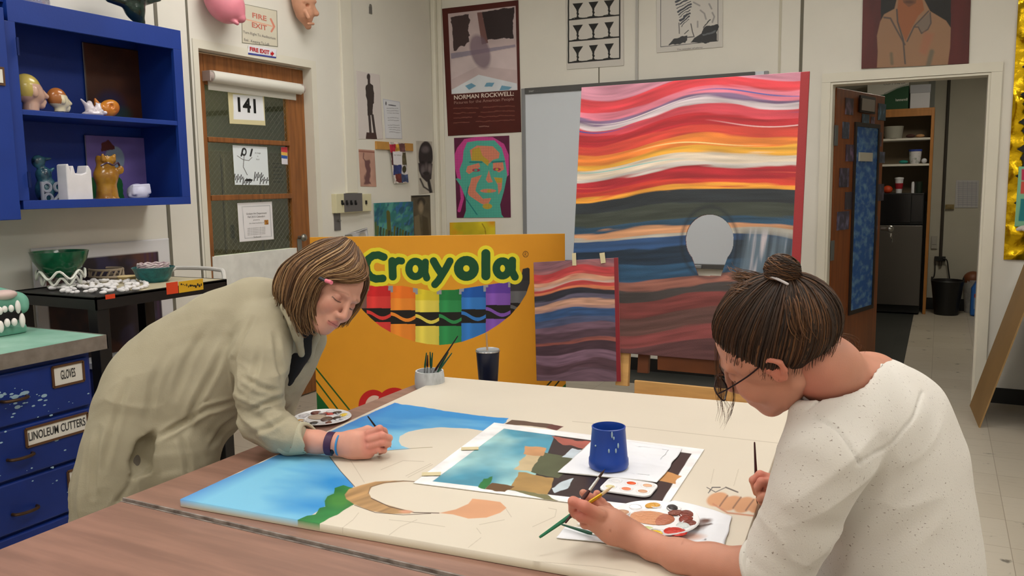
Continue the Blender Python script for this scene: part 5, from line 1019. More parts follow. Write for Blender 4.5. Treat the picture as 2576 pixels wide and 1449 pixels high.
# lettering strokes
def arc(cx_, cy_, rx_, ry_, a0, a1, n=22): return [(cx_+rx_*math.cos(math.radians(a)), cy_-ry_*math.sin(math.radians(a))) for a in np.linspace(a0, a1, n)]
S_ = [([(560, 262), (520, 246), (480, 250), (445, 275), (425, 320), (432, 375), (460, 412), (500, 428), (552, 424)], 27),
      ([(624, 292), (628, 410)], 28), ([(626, 340), (640, 305), (672, 288), (695, 292)], 25), (arc(800, 352, 50, 58, 0, 360), 26), ([(876, 300), (872, 380), (886, 420)], 25),
      ([(938, 292), (965, 340), (1000, 392)], 27), ([(1062, 292), (1030, 352), (1000, 400), (975, 440), (948, 470)], 26), (arc(1187, 348, 60, 60, 0, 360), 33), ([(1335, 236), (1335, 404)], 32), (arc(1462, 348, 48, 56, 0, 360), 27), ([(1536, 288), (1534, 370), (1556, 412)], 27)]
dist = np.full(c.x.shape, 1e9)
for pts, rr in S_: dist = np.minimum(dist, c.dseg(ZL(pts))-rr*1.08/3.019)
c.mask(np.clip((9.2-dist)/c.aa+.5, 0, 1), (232, 218, 44)); c.mask(np.clip(-dist/c.aa+.5, 0, 1), (10, 74, 42))
c.ell(*Z(1637, 240), 6.5, 7.2, (96, 60, 20), ring=.8); x_, y_ = Z(1637, 240); c.line([(x_-2, y_+4), (x_-2, y_-4), (x_+1.5, y_-3.5), (x_+1.5, y_-.6), (x_-2, y_), (x_+2.4, y_+4)], .6, (96, 60, 20))
o = c.make('crayon_box_cutout', mat('poster_paint', (1, 1, 1), .55, attr=True, noise=.03, nscale=8), None, back=.02, edge=(200, 170, 120)); tag(o, 'giant yellow box-front panel with green brush lettering and painted crayons', 'sign')
# ------------------------------------------------------------------ easel with the big striped painting (plain stand-in picture) and its taped print
tl = onY(1463, 222, 4.35); tr_ = onY(2037, 177, 4.35); zt = (tl[2]+tr_[2])/2; tz = math.radians(8)
dn_ = np.array([0, -math.sin(tz), -math.cos(tz)]); tl[2] = tr_[2] = zt; pn = np.array([0, -math.cos(tz), math.sin(tz)])
pe = lambda px, py, t=0: onP(px, py, tl+pn*t, pn)
Hh = (pe(1675, 897)-tl) @ dn_
tl2 = tl.copy(); tr2 = tr_.copy()
c = Canvas(tl2, tr2, tr2+dn_*Hh, tl2+dn_*Hh, 560, 640, (40, 56, 70))
x, y = c.u, c.v
def wave(y0, a, ph, fr=1.0, slope=0): return y0+a*np.sin(2*math.pi*fr*x+ph)+slope*x+.006*fbm(np.stack([c.u*3, c.v*3, 0*c.u], -1), 2, 2)
bands = [(-.2, (196, 130, 150)), (.03, (208, 60, 70)), (.075, (214, 120, 140)), (.10, (120, 96, 130)), (.115, (204, 190, 196)), (.135, (206, 70, 84)), (.165, (178, 34, 44)), (.20, (204, 66, 52)), (.235, (226, 128, 52)), (.27, (232, 170, 60)), (.295, (222, 206, 186)), (.33, (204, 196, 190)), (.345, (176, 34, 46)), (.385, (202, 60, 44)), (.405, (232, 160, 56)), (.418, (38, 44, 50)), (.47, (60, 66, 58)), (.52, (40, 74, 100)), (.545, (206, 150, 110)), (.565, (176, 170, 160)), (.585, (44, 76, 120)), (.62, (26, 44, 64)), (.68, (40, 78, 110)), (.73, (150, 96, 84)), (.765, (66, 60, 60)), (.80, (120, 58, 56)), (.86, (96, 66, 62)), (.92, (130, 66, 66)), (.97, (90, 56, 58))]
yy = y-(.022*np.sin(2*math.pi*(x*1.05+.1))-.028*x+.012*np.sin(9*x+y*5))
fr_ = fbm(np.stack([c.u*5+yy*4, yy*60, 0*c.u], -1), 1, 3)
for b0, cl_ in bands: c.mask(np.clip((yy+.009*fr_-b0)/.006+.5, 0, 1), cl_)
c.col = np.clip(c.col*(1+.3*fbm(np.stack([c.u*6, yy*90, 0*c.u], -1), 1, 2)[..., None]), 0, 1)
for k_ in range(7): # pale and blue highlight strokes in the top bands
    y0 = [.11, .14, .19, .26, .31, .37, .09][k_]; m = np.clip((.003-np.abs(yy-y0-.008*np.sin(x*7+k_)))/.002, 0, 1)*np.clip(np.sin(x*5+k_*1.7), 0, 1); c.mask(m, [(230, 214, 214), (40, 80, 160), (230, 190, 190), (250, 220, 150), (120, 190, 190), (220, 90, 70), (50, 90, 170)][k_])
rg = np.clip((x-.72)/.06, 0, 1)*np.clip((yy-.56)/.04, 0, 1); vv = fbm(np.stack([c.u*60+c.v*6, c.v*4, 0*c.u], -1), 1, 3); base = lin((92, 108, 122))*np.ones(c.col.shape)*(1+.7*vv[..., None]); c.mask(rg*.9, np.clip(base, 0, 1)); c.mask(rg*np.clip(vv*2-.6, 0, 1), (190, 180, 186))
c.mask((x > .965).astype(float), (150, 34, 40)); 
# oval opening cut through the panel
hc = [pe(*q) for q in ((1785, 615), (1785, 540), (1844, 615), (1785, 693))]
hm_ = (np.hypot((c.x-1785)/60, (c.y-604)/(64)) < 1) | (((c.x-1785)/(60-(c.y-604)*.36).clip(8)) ** 2 < 1) & (c.y > 604) & (c.y < 693)
dh = np.hypot((c.x-1785)/60, (c.y-610)/76); c.mask(np.clip(1-np.abs(dh-1.18)*8, 0, 1)*.6, (26, 34, 44))
o = c.make('striped_painting', mat('oil_paint', 0), None, back=.012, hole=hm_, edge=(150, 40, 44)); tag(o, 'huge swirling red, orange and navy striped painting with an oval hole, on the easel', 'painting')
# taped print
pt = [pe(*q, .004) for q in ((1342, 660), (1555, 648), (1562, 960), (1350, 958))]
c = Canvas(*pt, 240, 340, (90, 60, 70)); x, y = c.u, c.v; yy = y-(.02*np.sin(2*math.pi*(x*1.0+.15))-.035*x+.01*np.sin(8*x+y*6)); fr_ = fbm(np.stack([c.u*4, yy*40, 0*c.u+4], -1), 1, 3)
for b0, cl_ in [(-.2, (132, 90, 100)), (.06, (150, 96, 100)), (.085, (182, 62, 66)), (.14, (196, 80, 76)), (.165, (206, 150, 124)), (.195, (190, 160, 150)), (.215, (186, 66, 66)), (.245, (206, 120, 84)), (.272, (40, 40, 52)), (.32, (90, 84, 104)), (.36, (196, 150, 128)), (.40, (168, 130, 122)), (.425, (50, 80, 124)), (.49, (72, 80, 110)), (.55, (110, 84, 100)), (.60, (84, 62, 74)), (.68, (146, 84, 76)), (.705, (70, 50, 60)), (.78, (120, 92, 110)), (.86, (84, 60, 70)), (.93, (104, 80, 94))]: c.mask(np.clip((yy+.012*fr_-b0)/.01+.5, 0, 1), cl_)
c.col = np.clip(c.col*(1+.25*fbm(np.stack([c.u*6, yy*70, 0*c.u], -1), 1, 2)[..., None]), 0, 1); c.mask((c.u > .95).astype(float), (130, 34, 44))
o = c.make('taped_print', gloss, None, back=.0025); r = o; tag(r, 'small glossy red and navy striped print taped to the big painting', 'poster')
tape = mat('masking_tape', (206, 194, 156), .6)
for q in (((1439, 637), (1449, 636), (1450, 668), (1440, 668)), ((1508, 637), (1521, 635), (1524, 661), (1512, 663))): mk('tape', prism([pe(*k_, .0075) for k_ in q], pn*.0008), tape, r)
# easel
r = root('wooden_easel', (pe(1800, 950)[0], 4.3, 0)); tag(r, 'wooden studio easel with a pine ledge and dark brown legs holding the big painting', 'easel')
pine = mat('pine', (206, 160, 98), .5, noise=.08, nscale=5, stretch=(1, 8, 8)); brn = mat('stained_wood', (100, 54, 26), .5, noise=.15, nscale=5)
bk_ = lambda px, py, t=-.04: pe(px, py, t)
def post(px0, px1, py0, py1, t0, t1, m_, nm='post'):
    A_ = pe(px0, py0, t0); B2 = pe(px1, py0, t0); C2 = pe(px1, py1, t0); D2 = pe(px0, py1, t0); B2[2] = A_[2]; x0, x1 = A_[0], B2[0]
    A2 = np.array([x0, A_[1], A_[2]]); l_ = C2[2]; s_ = (A_[2]-l_)/math.cos(tz); e = A2+dn_*s_
    return mk(nm, prism([A2, A2+[x1-x0, 0, 0], e+[x1-x0, 0, 0], e], pn*(t1-t0)), m_, r, bev=.002)
post(1566, 1597, 700, 972, -.05, -.018, pine); post(1990, 2016, 700, 990, -.05, -.018, pine)
post(1623, 1650, 620, 940, -.085, -.052, brn, 'mast')
q0 = pe(1592, 957, -.018); q1 = pe(2040, 1000, -.018); zt_ = q0[2]+.005; yl_ = q0[1]
mk('ledge', J(bx(pe(1562, 980)[0], pe(2040, 1000)[0], yl_-.085, yl_, zt_-.105, zt_-.085), ), mat('pine_edge', (176, 118, 66), .5), r, bev=.002)
mk('ledge_board', bx(pe(1595, 980)[0], pe(2010, 1000)[0], yl_-.02, yl_, zt_-.085, zt_), pine, r, bev=.002)
mk('crossbar', bx(pe(1650, 920)[0], pe(2005, 920)[0], yl_+.02, yl_+.05, zt_+.06, zt_+.135), brn, r, bev=.002)
for px in (1568, 1625, 1905, 1960): xx = pe(px, 1000)[0]; mk('leg', bx(xx, xx+.065, yl_-.01, yl_+.05, .0, zt_-.1), brn, r, bev=.002)
mk('rear_leg', prism([(pe(1800, 900)[0]-.03, yl_+.06, zt_+.3), (pe(1800, 900)[0]+.03, yl_+.06, zt_+.3), (pe(1800, 900)[0]+.03, yl_+.75, 0), (pe(1800, 900)[0]-.03, yl_+.75, 0)], (0, .03, .02)), brn, r)
mk('foot_bar', bx(pe(1566, 1000)[0], pe(2010, 1000)[0], yl_-.005, yl_+.045, .1, .16), brn, r)

# ------------------------------------------------------------------ work tables
TZ = .737; BT = .755   # table top height, painted board's top
tn_ = mat('table_laminate', (142, 106, 92), .42, noise=.16, nscale=3.5, stretch=(1, 9, 1), bump=.03, bscale=20, detail=7)
XA = -1.650; XB2 = -.272; ysm = 1.235
ta = math.radians(.5)
def table(y0, y1, z, label, nm='work_table'):
    r = root(nm, ((XA+XB2)/2, (y0+y1)/2, 0)); tag(r, label, 'table')
    mk('tabletop', bx(XA, XB2, y0, y1, z-.028, z), tn_, r, bev=.004)
    for ye in (y0, y1): mk('edge_trim', bx(XA+.001, XB2-.001, ye-.003, ye+.0015, z-.026, z+.0008), mat('edge_band', (150, 140, 134), .6, noise=.25, nscale=30, rgb2=(96, 84, 78)), r)
    mk('apron', J(bx(XA+.06, XB2-.06, y0+.06, y0+.08, z-.11, z-.028), bx(XA+.06, XB2-.06, y1-.08, y1-.06, z-.11, z-.028), bx(XA+.06, XA+.08, y0+.08, y1-.08, z-.11, z-.028), bx(XB2-.08, XB2-.06, y0+.08, y1-.08, z-.11, z-.028)), brn, r)
    for xx in (XA+.1, XB2-.1):
        for yv in (y0+.1, y1-.1): mk('leg', bx(xx-.03, xx+.03, yv-.03, yv+.03, 0, z-.028), brn, r, bev=.003)
table(.02, ysm-.004, TZ-.006, 'brown wood-grain laminate work table nearest the camera, bare on top')
table(ysm+.002, 2.50, TZ, 'brown laminate work table under the large painted board')

# ------------------------------------------------------------------ the large board being painted (plain stand-in design in the same colours)
bq = [onZ(*q, BT) for q in ((453, 1256), (1118, 948), (2003, 1024))]
e1 = bq[0]-bq[1]; e2 = bq[2]-bq[1]; L1 = np.linalg.norm(e1); e1 /= L1; e2 = e2-e1*(e2 @ e1); e2 /= np.linalg.norm(e2); L2 = 1.195
bTL = bq[1]; bBL = bTL+e1*L1; bTR = bTL+e2*L2; bBR = bBL+e2*L2
c = Canvas(bTL, bTR, bBR, bBL, 900, 940, (212, 203, 188))
c.col = np.clip(c.col*(1+.03*fbm(c.q, 3, 4)[..., None]), 0, 1)
Zb = lambda x, y: (420+x/2.8622, 1000+y/2.8622); ZB = lambda L_: [Zb(*q) for q in L_]
n_ = fbm(np.stack([c.q[..., 0]*3, c.q[..., 1]*7, 0*c.u], -1), 1, 4)[..., None]
sky = lin((44, 140, 210))*np.ones(c.col.shape); t_ = np.clip(.55+n_*.9+((c.y-1120)/250)[..., None]*.6, 0, 1); sky = sky*(1-t_)+lin((120, 190, 226))*t_
eb = np.clip(1-np.minimum((c.u*L2)/.06, 1), 0, 1)[..., None]; sky = sky*(1-eb*.6)+lin((30, 96, 190))*eb*.6
c.poly(ZB([(60, 745), (1640, 35), (1700, 50), (2000, 95), (2250, 130), (2460, 150), (2440, 180), (2300, 245), (2160, 222), (2000, 215), (1850, 222), (1740, 245), (1680, 275), (1665, 310), (1690, 345), (1760, 368), (1560, 385), (1300, 400), (1170, 425), (1250, 530), (1345, 640), (1300, 660), (1180, 760), (1020, 860), (940, 885), (600, 830), (80, 770)]), sky, wob=1.2)
c.line(ZB([(1170, 425), (1250, 530), (1352, 642)]), .9, (60, 60, 70)); c.line(ZB([(1560, 385), (1760, 366), (1910, 358)]), .7, (150, 140, 110))
gr_ = lin((30, 112, 52))*np.ones(c.col.shape)*(1+.45*fbm(c.q, 16, 3)[..., None])
c.poly(ZB([(940, 882), (1010, 850), (1070, 840), (1100, 800), (1140, 790), (1130, 750), (1150, 710), (1200, 690), (1210, 655), (1270, 632), (1340, 645), (1330, 690), (1370, 760), (1290, 800), (1230, 840), (1170, 870), (1100, 912), (1010, 905)]), np.clip(gr_, 0, 1), wob=2); c.ell(*Zb(1240, 740), 30, 17, (70, 140, 56), soft=14, a=.7)
# brown crescent around an empty oval, peach patch, dark bar
br_ = lin((176, 138, 92))*np.ones(c.col.shape)*(1+.4*fbm(np.stack([c.q[..., 0]*60+c.q[..., 1]*20, c.q[..., 1]*8, 0*c.u], -1), 1, 2)[..., None])
c.poly(ZB([(1280, 700), (1310, 660), (1400, 630), (1500, 605), (1640, 598), (1780, 604), (1700, 606), (1580, 616), (1480, 640), (1450, 680), (1470, 720), (1560, 765), (1680, 800), (1760, 820), (1750, 835), (1600, 838), (1460, 815), (1350, 770), (1290, 730)]), np.clip(br_, 0, 1), soft=2)
c.line(ZB([(1450, 690), (1465, 645), (1560, 614), (1700, 600), (1790, 606)]), 1, (110, 84, 58)); c.line(ZB([(1470, 725), (1600, 785), (1740, 818), (1780, 828), (1960, 832)]), 1.1, (84, 62, 50)); c.line(ZB([(1350, 775), (1500, 828), (1700, 845), (1900, 835)]), .8, (90, 70, 56))
pc = lin((214, 158, 120))*np.ones(c.col.shape)*(1+.15*fbm(c.q, 9, 3)[..., None]); c.poly(ZB([(1960, 832), (2080, 805), (2170, 765), (2200, 728), (2300, 738), (2400, 752), (2445, 795), (2400, 830), (2300, 865), (2170, 872), (2060, 842)]), np.clip(pc, 0, 1), soft=2); c.ell(*Zb(1720, 822), 16, 4, (206, 150, 120), soft=3)
c.poly([(1288, 1056), (1390, 1067), (1382, 1077), (1270, 1066)], (92, 70, 58), wob=1); c.poly([(1388, 1067), (1418, 1073), (1400, 1082), (1372, 1076)], (96, 52, 48), wob=1)
# brown bun shapes by the seated painter's hand
for q in ((1805, 1256, 28, 17, -.25), (1838, 1266, 30, 17, -.35), (1872, 1270, 28, 18, -.45), (1900, 1272, 20, 18, -.5)): c.ell(q[0], q[1], q[2], q[3], (202, 150, 112), ang=q[4], soft=4)
for q in ((1822, 1262, -.9), (1856, 1266, -.9), (1888, 1272, -.9)): c.line([(q[0]+8, q[1]-15), (q[0]-2, q[1]-2), (q[0]-12, q[1]+12)], 1.6, (120, 86, 70), soft=3)
c.line([(1794, 1268), (1830, 1290), (1900, 1298)], 2, (190, 130, 100), soft=3); c.line([(1778, 1226), (1800, 1238), (1826, 1226), (1850, 1236)], 1, (90, 84, 84)); c.line([(1782, 1240), (1792, 1226), (1812, 1226)], 1.2, (60, 58, 62)); c.line([(1826, 1226), (1856, 1238)], 1.6, (80, 70, 66), soft=2)
pencil = (186, 176, 160)
for q in (ZB([(1540, 520), (1700, 455), (1850, 460)]), ZB([(1720, 565), (1900, 475)]), ZB([(1735, 575), (1912, 483)]), ZB([(1320, 450), (1420, 610)]), ZB([(1260, 940), (1340, 880), (1380, 830)]), ZB([(1600, 990), (1680, 930), (1800, 880)]), ZB([(1600, 880), (1800, 900), (2000, 930)]), ZB([(2230, 940), (2260, 980)]), ZB([(2250, 915), (2430, 880)]), ZB([(2440, 800), (2480, 860)]), ZB([(2170, 1080), (2260, 1010)]), [(1440, 1060), (1600, 1075), (1960, 1115)], [(1796, 1180), (1788, 1216)], [(1858, 1180), (1846, 1222)], [(1380, 1278), (1400, 1282), (1396, 1300), (1340, 1325)], [(1320, 1410), (1500, 1425), (1600, 1440)]): c.line(q, .8, pencil)
o = c.make('painted_board', mat('board_paint', (1, 1, 1), .5, attr=True), None, back=BT-TZ-.0012, edge=(196, 184, 160)); tag(o, 'large cream board lying on the table with blue and green areas painted on it', 'board')
BR_ = BT
# ------------------------------------------------------------------ things on the board and table
pp = lambda q, z: onZ(q[0], q[1], z)
c = Canvas(*[pp(q, BT+.003) for q in ((1243, 1063), (1772, 1130), (1665, 1292), (1040, 1214))], 420, 330, (240, 240, 244))
Zp = lambda x, y: (1020+x/3.3026, 1020+y/3.3026); ZP = lambda L_: [Zp(*q) for q in L_]
n_ = fbm(np.stack([c.q[..., 0]*8, c.q[..., 1]*6, 0*c.u], -1), 1, 3)[..., None]; tq_ = lin((74, 148, 176))*(1-np.clip(n_+.5, 0, 1))+lin((160, 206, 210))*np.clip(n_+.5, 0, 1)
img = ZP([(818, 192), (2378, 400), (2100, 845), (225, 630)]); c.poly(img, (50, 40, 42)); c.poly(ZP([(818, 192), (1240, 250), (1180, 400), (1000, 720), (225, 630)]), tq_)
for q, cl_ in (([(1210, 258), (1540, 300), (1500, 360), (1300, 330)], (168, 92, 82)), ([(1000, 400), (1200, 420), (1050, 560), (900, 540)], (196, 176, 140)), ([(1150, 380), (1440, 440), (1280, 600), (1040, 560)], (84, 90, 66)), ([(940, 560), (1240, 600), (1180, 740), (850, 700)], (170, 136, 84)), ([(1380, 360), (1520, 370), (1500, 440), (1300, 430)], (190, 204, 216)), ([(1210, 690), (1290, 640), (1400, 600), (1360, 680), (1240, 720)], (190, 204, 214)), ([(600, 680), (640, 600), (720, 590), (700, 660), (660, 700)], (40, 116, 60)), ([(720, 640), (900, 670), (820, 722), (660, 700)], (104, 76, 48)), ([(860, 700), (1180, 740), (1290, 790), (1100, 770)], (120, 116, 80)), ([(2130, 540), (2200, 560), (2290, 580), (2240, 650), (2060, 620)], (196, 142, 88)), ([(1000, 330), (1180, 350), (1150, 420), (980, 400)], (196, 146, 104))): c.poly(ZP(q), cl_, wob=3)
c.streak(.12, 14, 14)
o = c.make('reference_print', gloss, None, back=.0018); tag(o, 'white-bordered colour print with a blue left third lying on the big board', 'poster')
for q in ((1182, 1128), (1085, 1192)): a = pp(q, BT+.0055); mk('tape', box(a, (.045, .022, .0008), rz(.5)), tape, o)
# paper towel under the cup
def towel(name, px4, z, label, stain=None, seed=0, n=70):
    c = Canvas(*[pp(q, z) for q in px4], n, n, (228, 230, 238)); e = np.minimum(np.minimum(c.u, 1-c.u), np.minimum(c.v, 1-c.v)); c.P[..., 2] += .0045*np.clip(e*9, 0, 1)*(np.abs(fbm(c.P+seed, 14, 3))); 
    if stain: stain(c)
    c.P[..., :2] += (fbm(c.P+seed, 10, 2)[..., None]*.012*(e < .12)[..., None]); o = c.make(name, mat('towel_paper', (1, 1, 1), .8, attr=True), None, back=.0012); tag(o, label, 'paper towel'); return o
towel('paper_towel', [(1500, 1098), (1722, 1128), (1650, 1213), (1414, 1186)], BT+.0065, 'folded white paper towel under the blue water cup')
# blue water cup, wide base
cb = pp((1531, 1172), BT+.0125); kk = .05/52
cp = mat('cup_plastic', (22, 62, 150), .35, noise=.1, nscale=9); r = root('water_cup', cb); tag(r, 'paint-spattered blue plastic water cup, wider at its base, on the paper towel', 'cup')
mk('cup', lathe([(.001, 0), (.046, 0), (.048, .006), (.0475, .02), (.0455, .024), (.040, .092), (.0405, .098), (.0375, .099), (.0355, .09), (.040, .012), (.001, .012)], cb, 40), cp, r, smooth=True)
mk('paint_water', lathe([(.001, .07), (.0362, .07), (.0362, .071), (.001, .071)], cb, 24), mat('murky_water', (46, 44, 48), .1), r)
rs = np.random.RandomState(3)
for i in range(6):
    a_ = rs.uniform(-2.9, -.4)+.6; z_ = rs.uniform(.05, .094); rr = .0462-(z_-.024)*.08+.0004; mk('paint_drip', ball(cb+[rr*math.cos(a_), rr*math.sin(a_), z_], (.0022, .0022, rs.uniform(.002, .009)), 8, 6), mat('drip_pale', (150, 176, 190), .5), r, smooth=True)
# small well tray
tw = [pp(q, BT+.006) for q in ((1538, 1203), (1656, 1220), (1636, 1254), (1500, 1234))]
cen = sum(tw)/4; ux = (tw[1]-tw[0]+tw[2]-tw[3])/2; uy = (tw[0]-tw[3]+tw[1]-tw[2])/2; wx = np.linalg.norm(ux); wy = np.linalg.norm(uy); ux /= wx; uy /= wy
def rr2(w, h, rad, n=6):
    out = []
    for sx, sy, a0 in ((1, 1, 0), (-1, 1, 90), (-1, -1, 180), (1, -1, 270)):
        for k_ in range(n+1): t_ = math.radians(a0+90*k_/n); out.append((sx*(w/2-rad)+rad*math.cos(t_), sy*(h/2-rad)+rad*math.sin(t_)))
    return out
r = root('well_tray', cen); tag(r, 'small white six-well plastic paint tray with orange and peach paint', 'palette')
mk('tray', prism([cen+ux*a_+uy*b_-[0, 0, 0.001] for a_, b_ in rr2(wx, wy, .02)], (0, 0, .005)), mat('plastic_white', (236, 236, 240), .25), r, bev=.0015)
cols = [(214, 206, 160), (226, 130, 90), (206, 160, 130), (228, 226, 228), (224, 88, 34), (222, 174, 140)]
for i, cl_ in enumerate(cols):
    q = cen+ux*wx*(-.32+.32*(i % 3))+uy*wy*(-.22 if i < 3 else .22); mk('paint_well', lathe([(.001, .0042), (.0135, .0042), (.0145, .0052), (.0152, .0044), (.001, .0040)], q-[0, 0, .0], 20), mat('plastic_white', 0), r, smooth=True); o = mk('paint', ball(q+[0, 0, .0048], (.011, .009, .0018), 12, 8), mat('paint_%d' % i, cl_, .3), r, smooth=True)
# round palettes loaded with paint
def palette(name, cpx, rad, z, label, blobs, seed, cup=None):
    ce = pp(cpx, z); r = root(name, ce); tag(r, label, 'palette')
    mk('plate', lathe([(.001, 0), (rad*.55, 0), (rad*.95, .006), (rad, .009), (rad*.98, .011), (rad*.9, .008), (rad*.62, .004), (rad*.6, .0065), (rad*.57, .004), (.001, .003)], ce, 40), mat('plastic_white', 0), r, smooth=True)
    for i in range(10): a_ = i*2*math.pi/10; q = ce+np.array([rad*.77*math.cos(a_), rad*.77*math.sin(a_), .006]); mk('well_rim', tube([q+np.array([rad*.15*math.cos(t_), rad*.15*math.sin(t_), .002]) for t_ in np.linspace(0, 2*math.pi, 14)], .0012, 5, cap=False), mat('plastic_white', 0), r, smooth=True)
    rs = np.random.RandomState(seed)
    for i, (a_, d_, s_, cl_) in enumerate(blobs):
        q = ce+np.array([rad*d_*math.cos(a_), rad*d_*math.sin(a_), .007 if d_ > .6 else .0045]); mk('paint', ball(q, (rad*s_, rad*s_*rs.uniform(.6, .95), .0035), 14, 8, R=rz(rs.uniform(0, 3))), mat('paint_%s_%d' % (name[:3], seed*100+i), cl_, .25, bump=.4, bscale=120), r, smooth=True)
    return r
MRN, RD, OC, YL, BKp, FL = (112, 44, 30), (196, 40, 24), (206, 150, 50), (232, 196, 30), (26, 24, 26), (206, 144, 104)
palette('round_palette', (811, 1056), .088, TZ, 'round white palette daubed with red, yellow and black paint by the leaning painter', [(2.6, .75, .22, MRN), (2.2, .5, .2, (96, 40, 34)), (1.9, .6, .24, RD), (1.5, .75, .18, (70, 50, 40)), (.9, .75, .17, YL), (.5, .5, .2, (60, 44, 40)), (.2, .75, .13, (206, 206, 212)), (-.6, .75, .18, (120, 60, 44)), (-1.3, .7, .2, BKp), (-2.2, .78, .16, OC), (2.9, .3, .35, (200, 180, 160)), (0, .2, .3, (90, 62, 50)), (3.3, .8, .17, (220, 216, 224))], 1)
towel('paper_towel', [(1450, 1318), (1700, 1258), (1832, 1300), (1818, 1380)], BT+.004, 'crumpled white paper towel with brown paint wipes beneath the nearer palette', stain=lambda c: [c.ell(1756, 1322, 26, 12, (120, 92, 84), soft=8, a=.8, ang=-.3), c.ell(1740, 1350, 30, 8, (206, 160, 140), soft=8, a=.8), c.ell(1775, 1310, 14, 5, (110, 80, 72), soft=5), c.line([(1700, 1336), (1790, 1318)], 2, (90, 74, 70), soft=3)], seed=3)
towel('paper_towel', [(1420, 1322), (1560, 1338), (1610, 1372), (1400, 1352)], BT+.003, 'plain folded white paper towel beneath the seated painter\'s wrist', seed=5)
pal2 = palette('round_palette', (1648, 1312), .088, BT+.008, 'round white palette with peach, maroon and bright red paint near the seated painter', [(2.6, .12, .52, FL), (.5, .14, .36, (176, 104, 76)), (1.95, .78, .2, OC), (1.35, .8, .2, BKp), (1.0, .62, .2, (120, 60, 44)), (.75, .8, .24, MRN), (.4, .7, .24, (128, 46, 30)), (.1, .82, .2, MRN), (-.2, .7, .17, (206, 214, 216)), (-.7, .82, .26, RD), (-1.25, .82, .16, YL), (-1.6, .6, .18, (206, 214, 150)), (-2.2, .78, .2, (218, 180, 160)), (3.1, .8, .18, (196, 150, 120))], 2)
# brush holder with brushes, insulated tumbler, standing on the table behind the board
hz = TZ; hq = onZ(1081, 985, TZ); hq = C(1081, 1000, 3.02); hq[2] = TZ
hq = onY(1081, 960, 2.43); hq[2] = TZ; 
r = root('brush_holder', hq); tag(r, 'white paint-streaked ceramic cup of paintbrushes at the far end of the table', 'brush holder')
s_ = np.linalg.norm(onY(1112, 960, 2.43)-onY(1050, 960, 2.43))/2
zt_ = onY(1081, 932, 2.43)[2]-TZ
mk('cup', lathe([(.001, 0), (s_*.98, 0), (s_*1.02, zt_*.3), (s_, zt_*.7), (s_*.95, zt_), (s_*.85, zt_), (s_*.88, zt_*.6), (s_*.85, .01), (.001, .01)], hq, 32), mat('stained_white', (196, 200, 204), .5, rgb2=(120, 124, 126), nscale=22, stretch=(1, 1, .4), lo=.55, hi=.8), r, smooth=True)
gh = mat('handle_green', (18, 74, 54), .3); rh = mat('handle_maroon', (60, 14, 18), .3); bh = mat('handle_dark', (30, 22, 22), .3)
fer = mat('ferrule', (190, 190, 190), .25, metal=.9); bri = mat('bristle_dark', (60, 36, 24), .7)
def brush(p0, p1, rad, hm_, label, grp=None, fer_=None, tip=.028, cat_='paintbrush', tipm=None, th=.35, handle_end=None):
    """p0 = handle end, p1 = bristle tip"""
    p0, p1 = np.array(p0, float), np.array(p1, float); d = p1-p0; L_ = np.linalg.norm(d); d /= L_; r = root('paintbrush', p0); tag(r, label, cat_, grp)
    a = L_-tip; b = a-.03
    mk('handle', tube([p0, p0+d*.004, p0+d*b*.55, p0+d*b*.85, p0+d*b], [rad*.5, rad*.65, rad, rad*1.25, rad*.9], 10), hm_, r, smooth=True)
    mk('ferrule', tube([p0+d*b, p0+d*(b+.015), p0+d*a], [rad*.95, rad*.9, rad*.75], 10), fer_ or fer, r, smooth=True)
    mk('bristles', tube([p0+d*a, p0+d*(a+tip*.5), p1], [rad*.75, rad*.7, rad*.12], 10), tipm or bri, r, smooth=True); return r
tops = [((1073, 887), gh, 'green-handled'), ((1076, 893), rh, 'maroon'), ((1082, 885), gh, 'green'), ((1088, 887), gh, 'green'), ((1112, 903), rh, 'maroon'), ((1128, 886), gh, 'green'), ((1137, 888), gh, 'green'), ((1152, 845), bh, 'dark')]
labs_ = ['short upright brush, leftmost of the green handles in the white cup', 'upright maroon-handled brush squeezed between green handles in the cup', 'middle upright green-handled brush in the white cup', 'rightmost upright green-handled brush in the white cup', 'short maroon-handled brush starting to lean right in the cup', 'green-handled brush leaning right in the white cup', 'outermost green-handled brush leaning right in the cup', 'longest dark brush leaning far right out of the white cup']
for i, ((px, py), hm_, _) in enumerate(tops):
    top = onY(px, py, 2.42+.01*(i % 3)); bot = hq+np.array([(-.02, -.012, -.002, .008, -.008, .0, .004, -.012)[i], .012*((i % 3)-1), .014]); brush(top, bot, .0032, hm_, labs_[i], 'brushes standing in the white cup')
DT = 3.12; tq2 = C(1229, 998, DT); tzt = C(1229, 881, DT)
r = root('stool', (tq2[0]+.02, tq2[1]+.04, 0)); tag(r, 'low wooden stool tucked behind the far end of the table, holding the tumbler', 'stool'); sx_, sy_, sz_ = tq2[0]+.02, tq2[1]+.04, tq2[2]-.001
mk('seat', rod((sx_, sy_, sz_-.025), (sx_, sy_, sz_), .15, n=32), brn, r, bev=.003)
for k_ in range(4): a_ = math.pi/4+k_*math.pi/2; mk('leg', rod((sx_+.1*math.cos(a_), sy_+.1*math.sin(a_), sz_-.025), (sx_+.16*math.cos(a_), sy_+.16*math.sin(a_), .002), .016, .014), brn, r, smooth=True)
r = root('tumbler', tq2); tag(r, 'navy insulated tumbler with a clear lid and straw behind the board', 'tumbler')
s_ = 30/FPX*DT; zt_ = tzt[2]-tq2[2]
mk('body', lathe([(.001, 0), (s_*.68, 0), (s_*.72, .004), (s_*.97, zt_-.004), (s_*.98, zt_), (s_*.9, zt_), (s_*.6, .02), (.001, .02)], tq2, 36), mat('navy_coat', (16, 24, 48), .35, coat=.2), r, smooth=True)
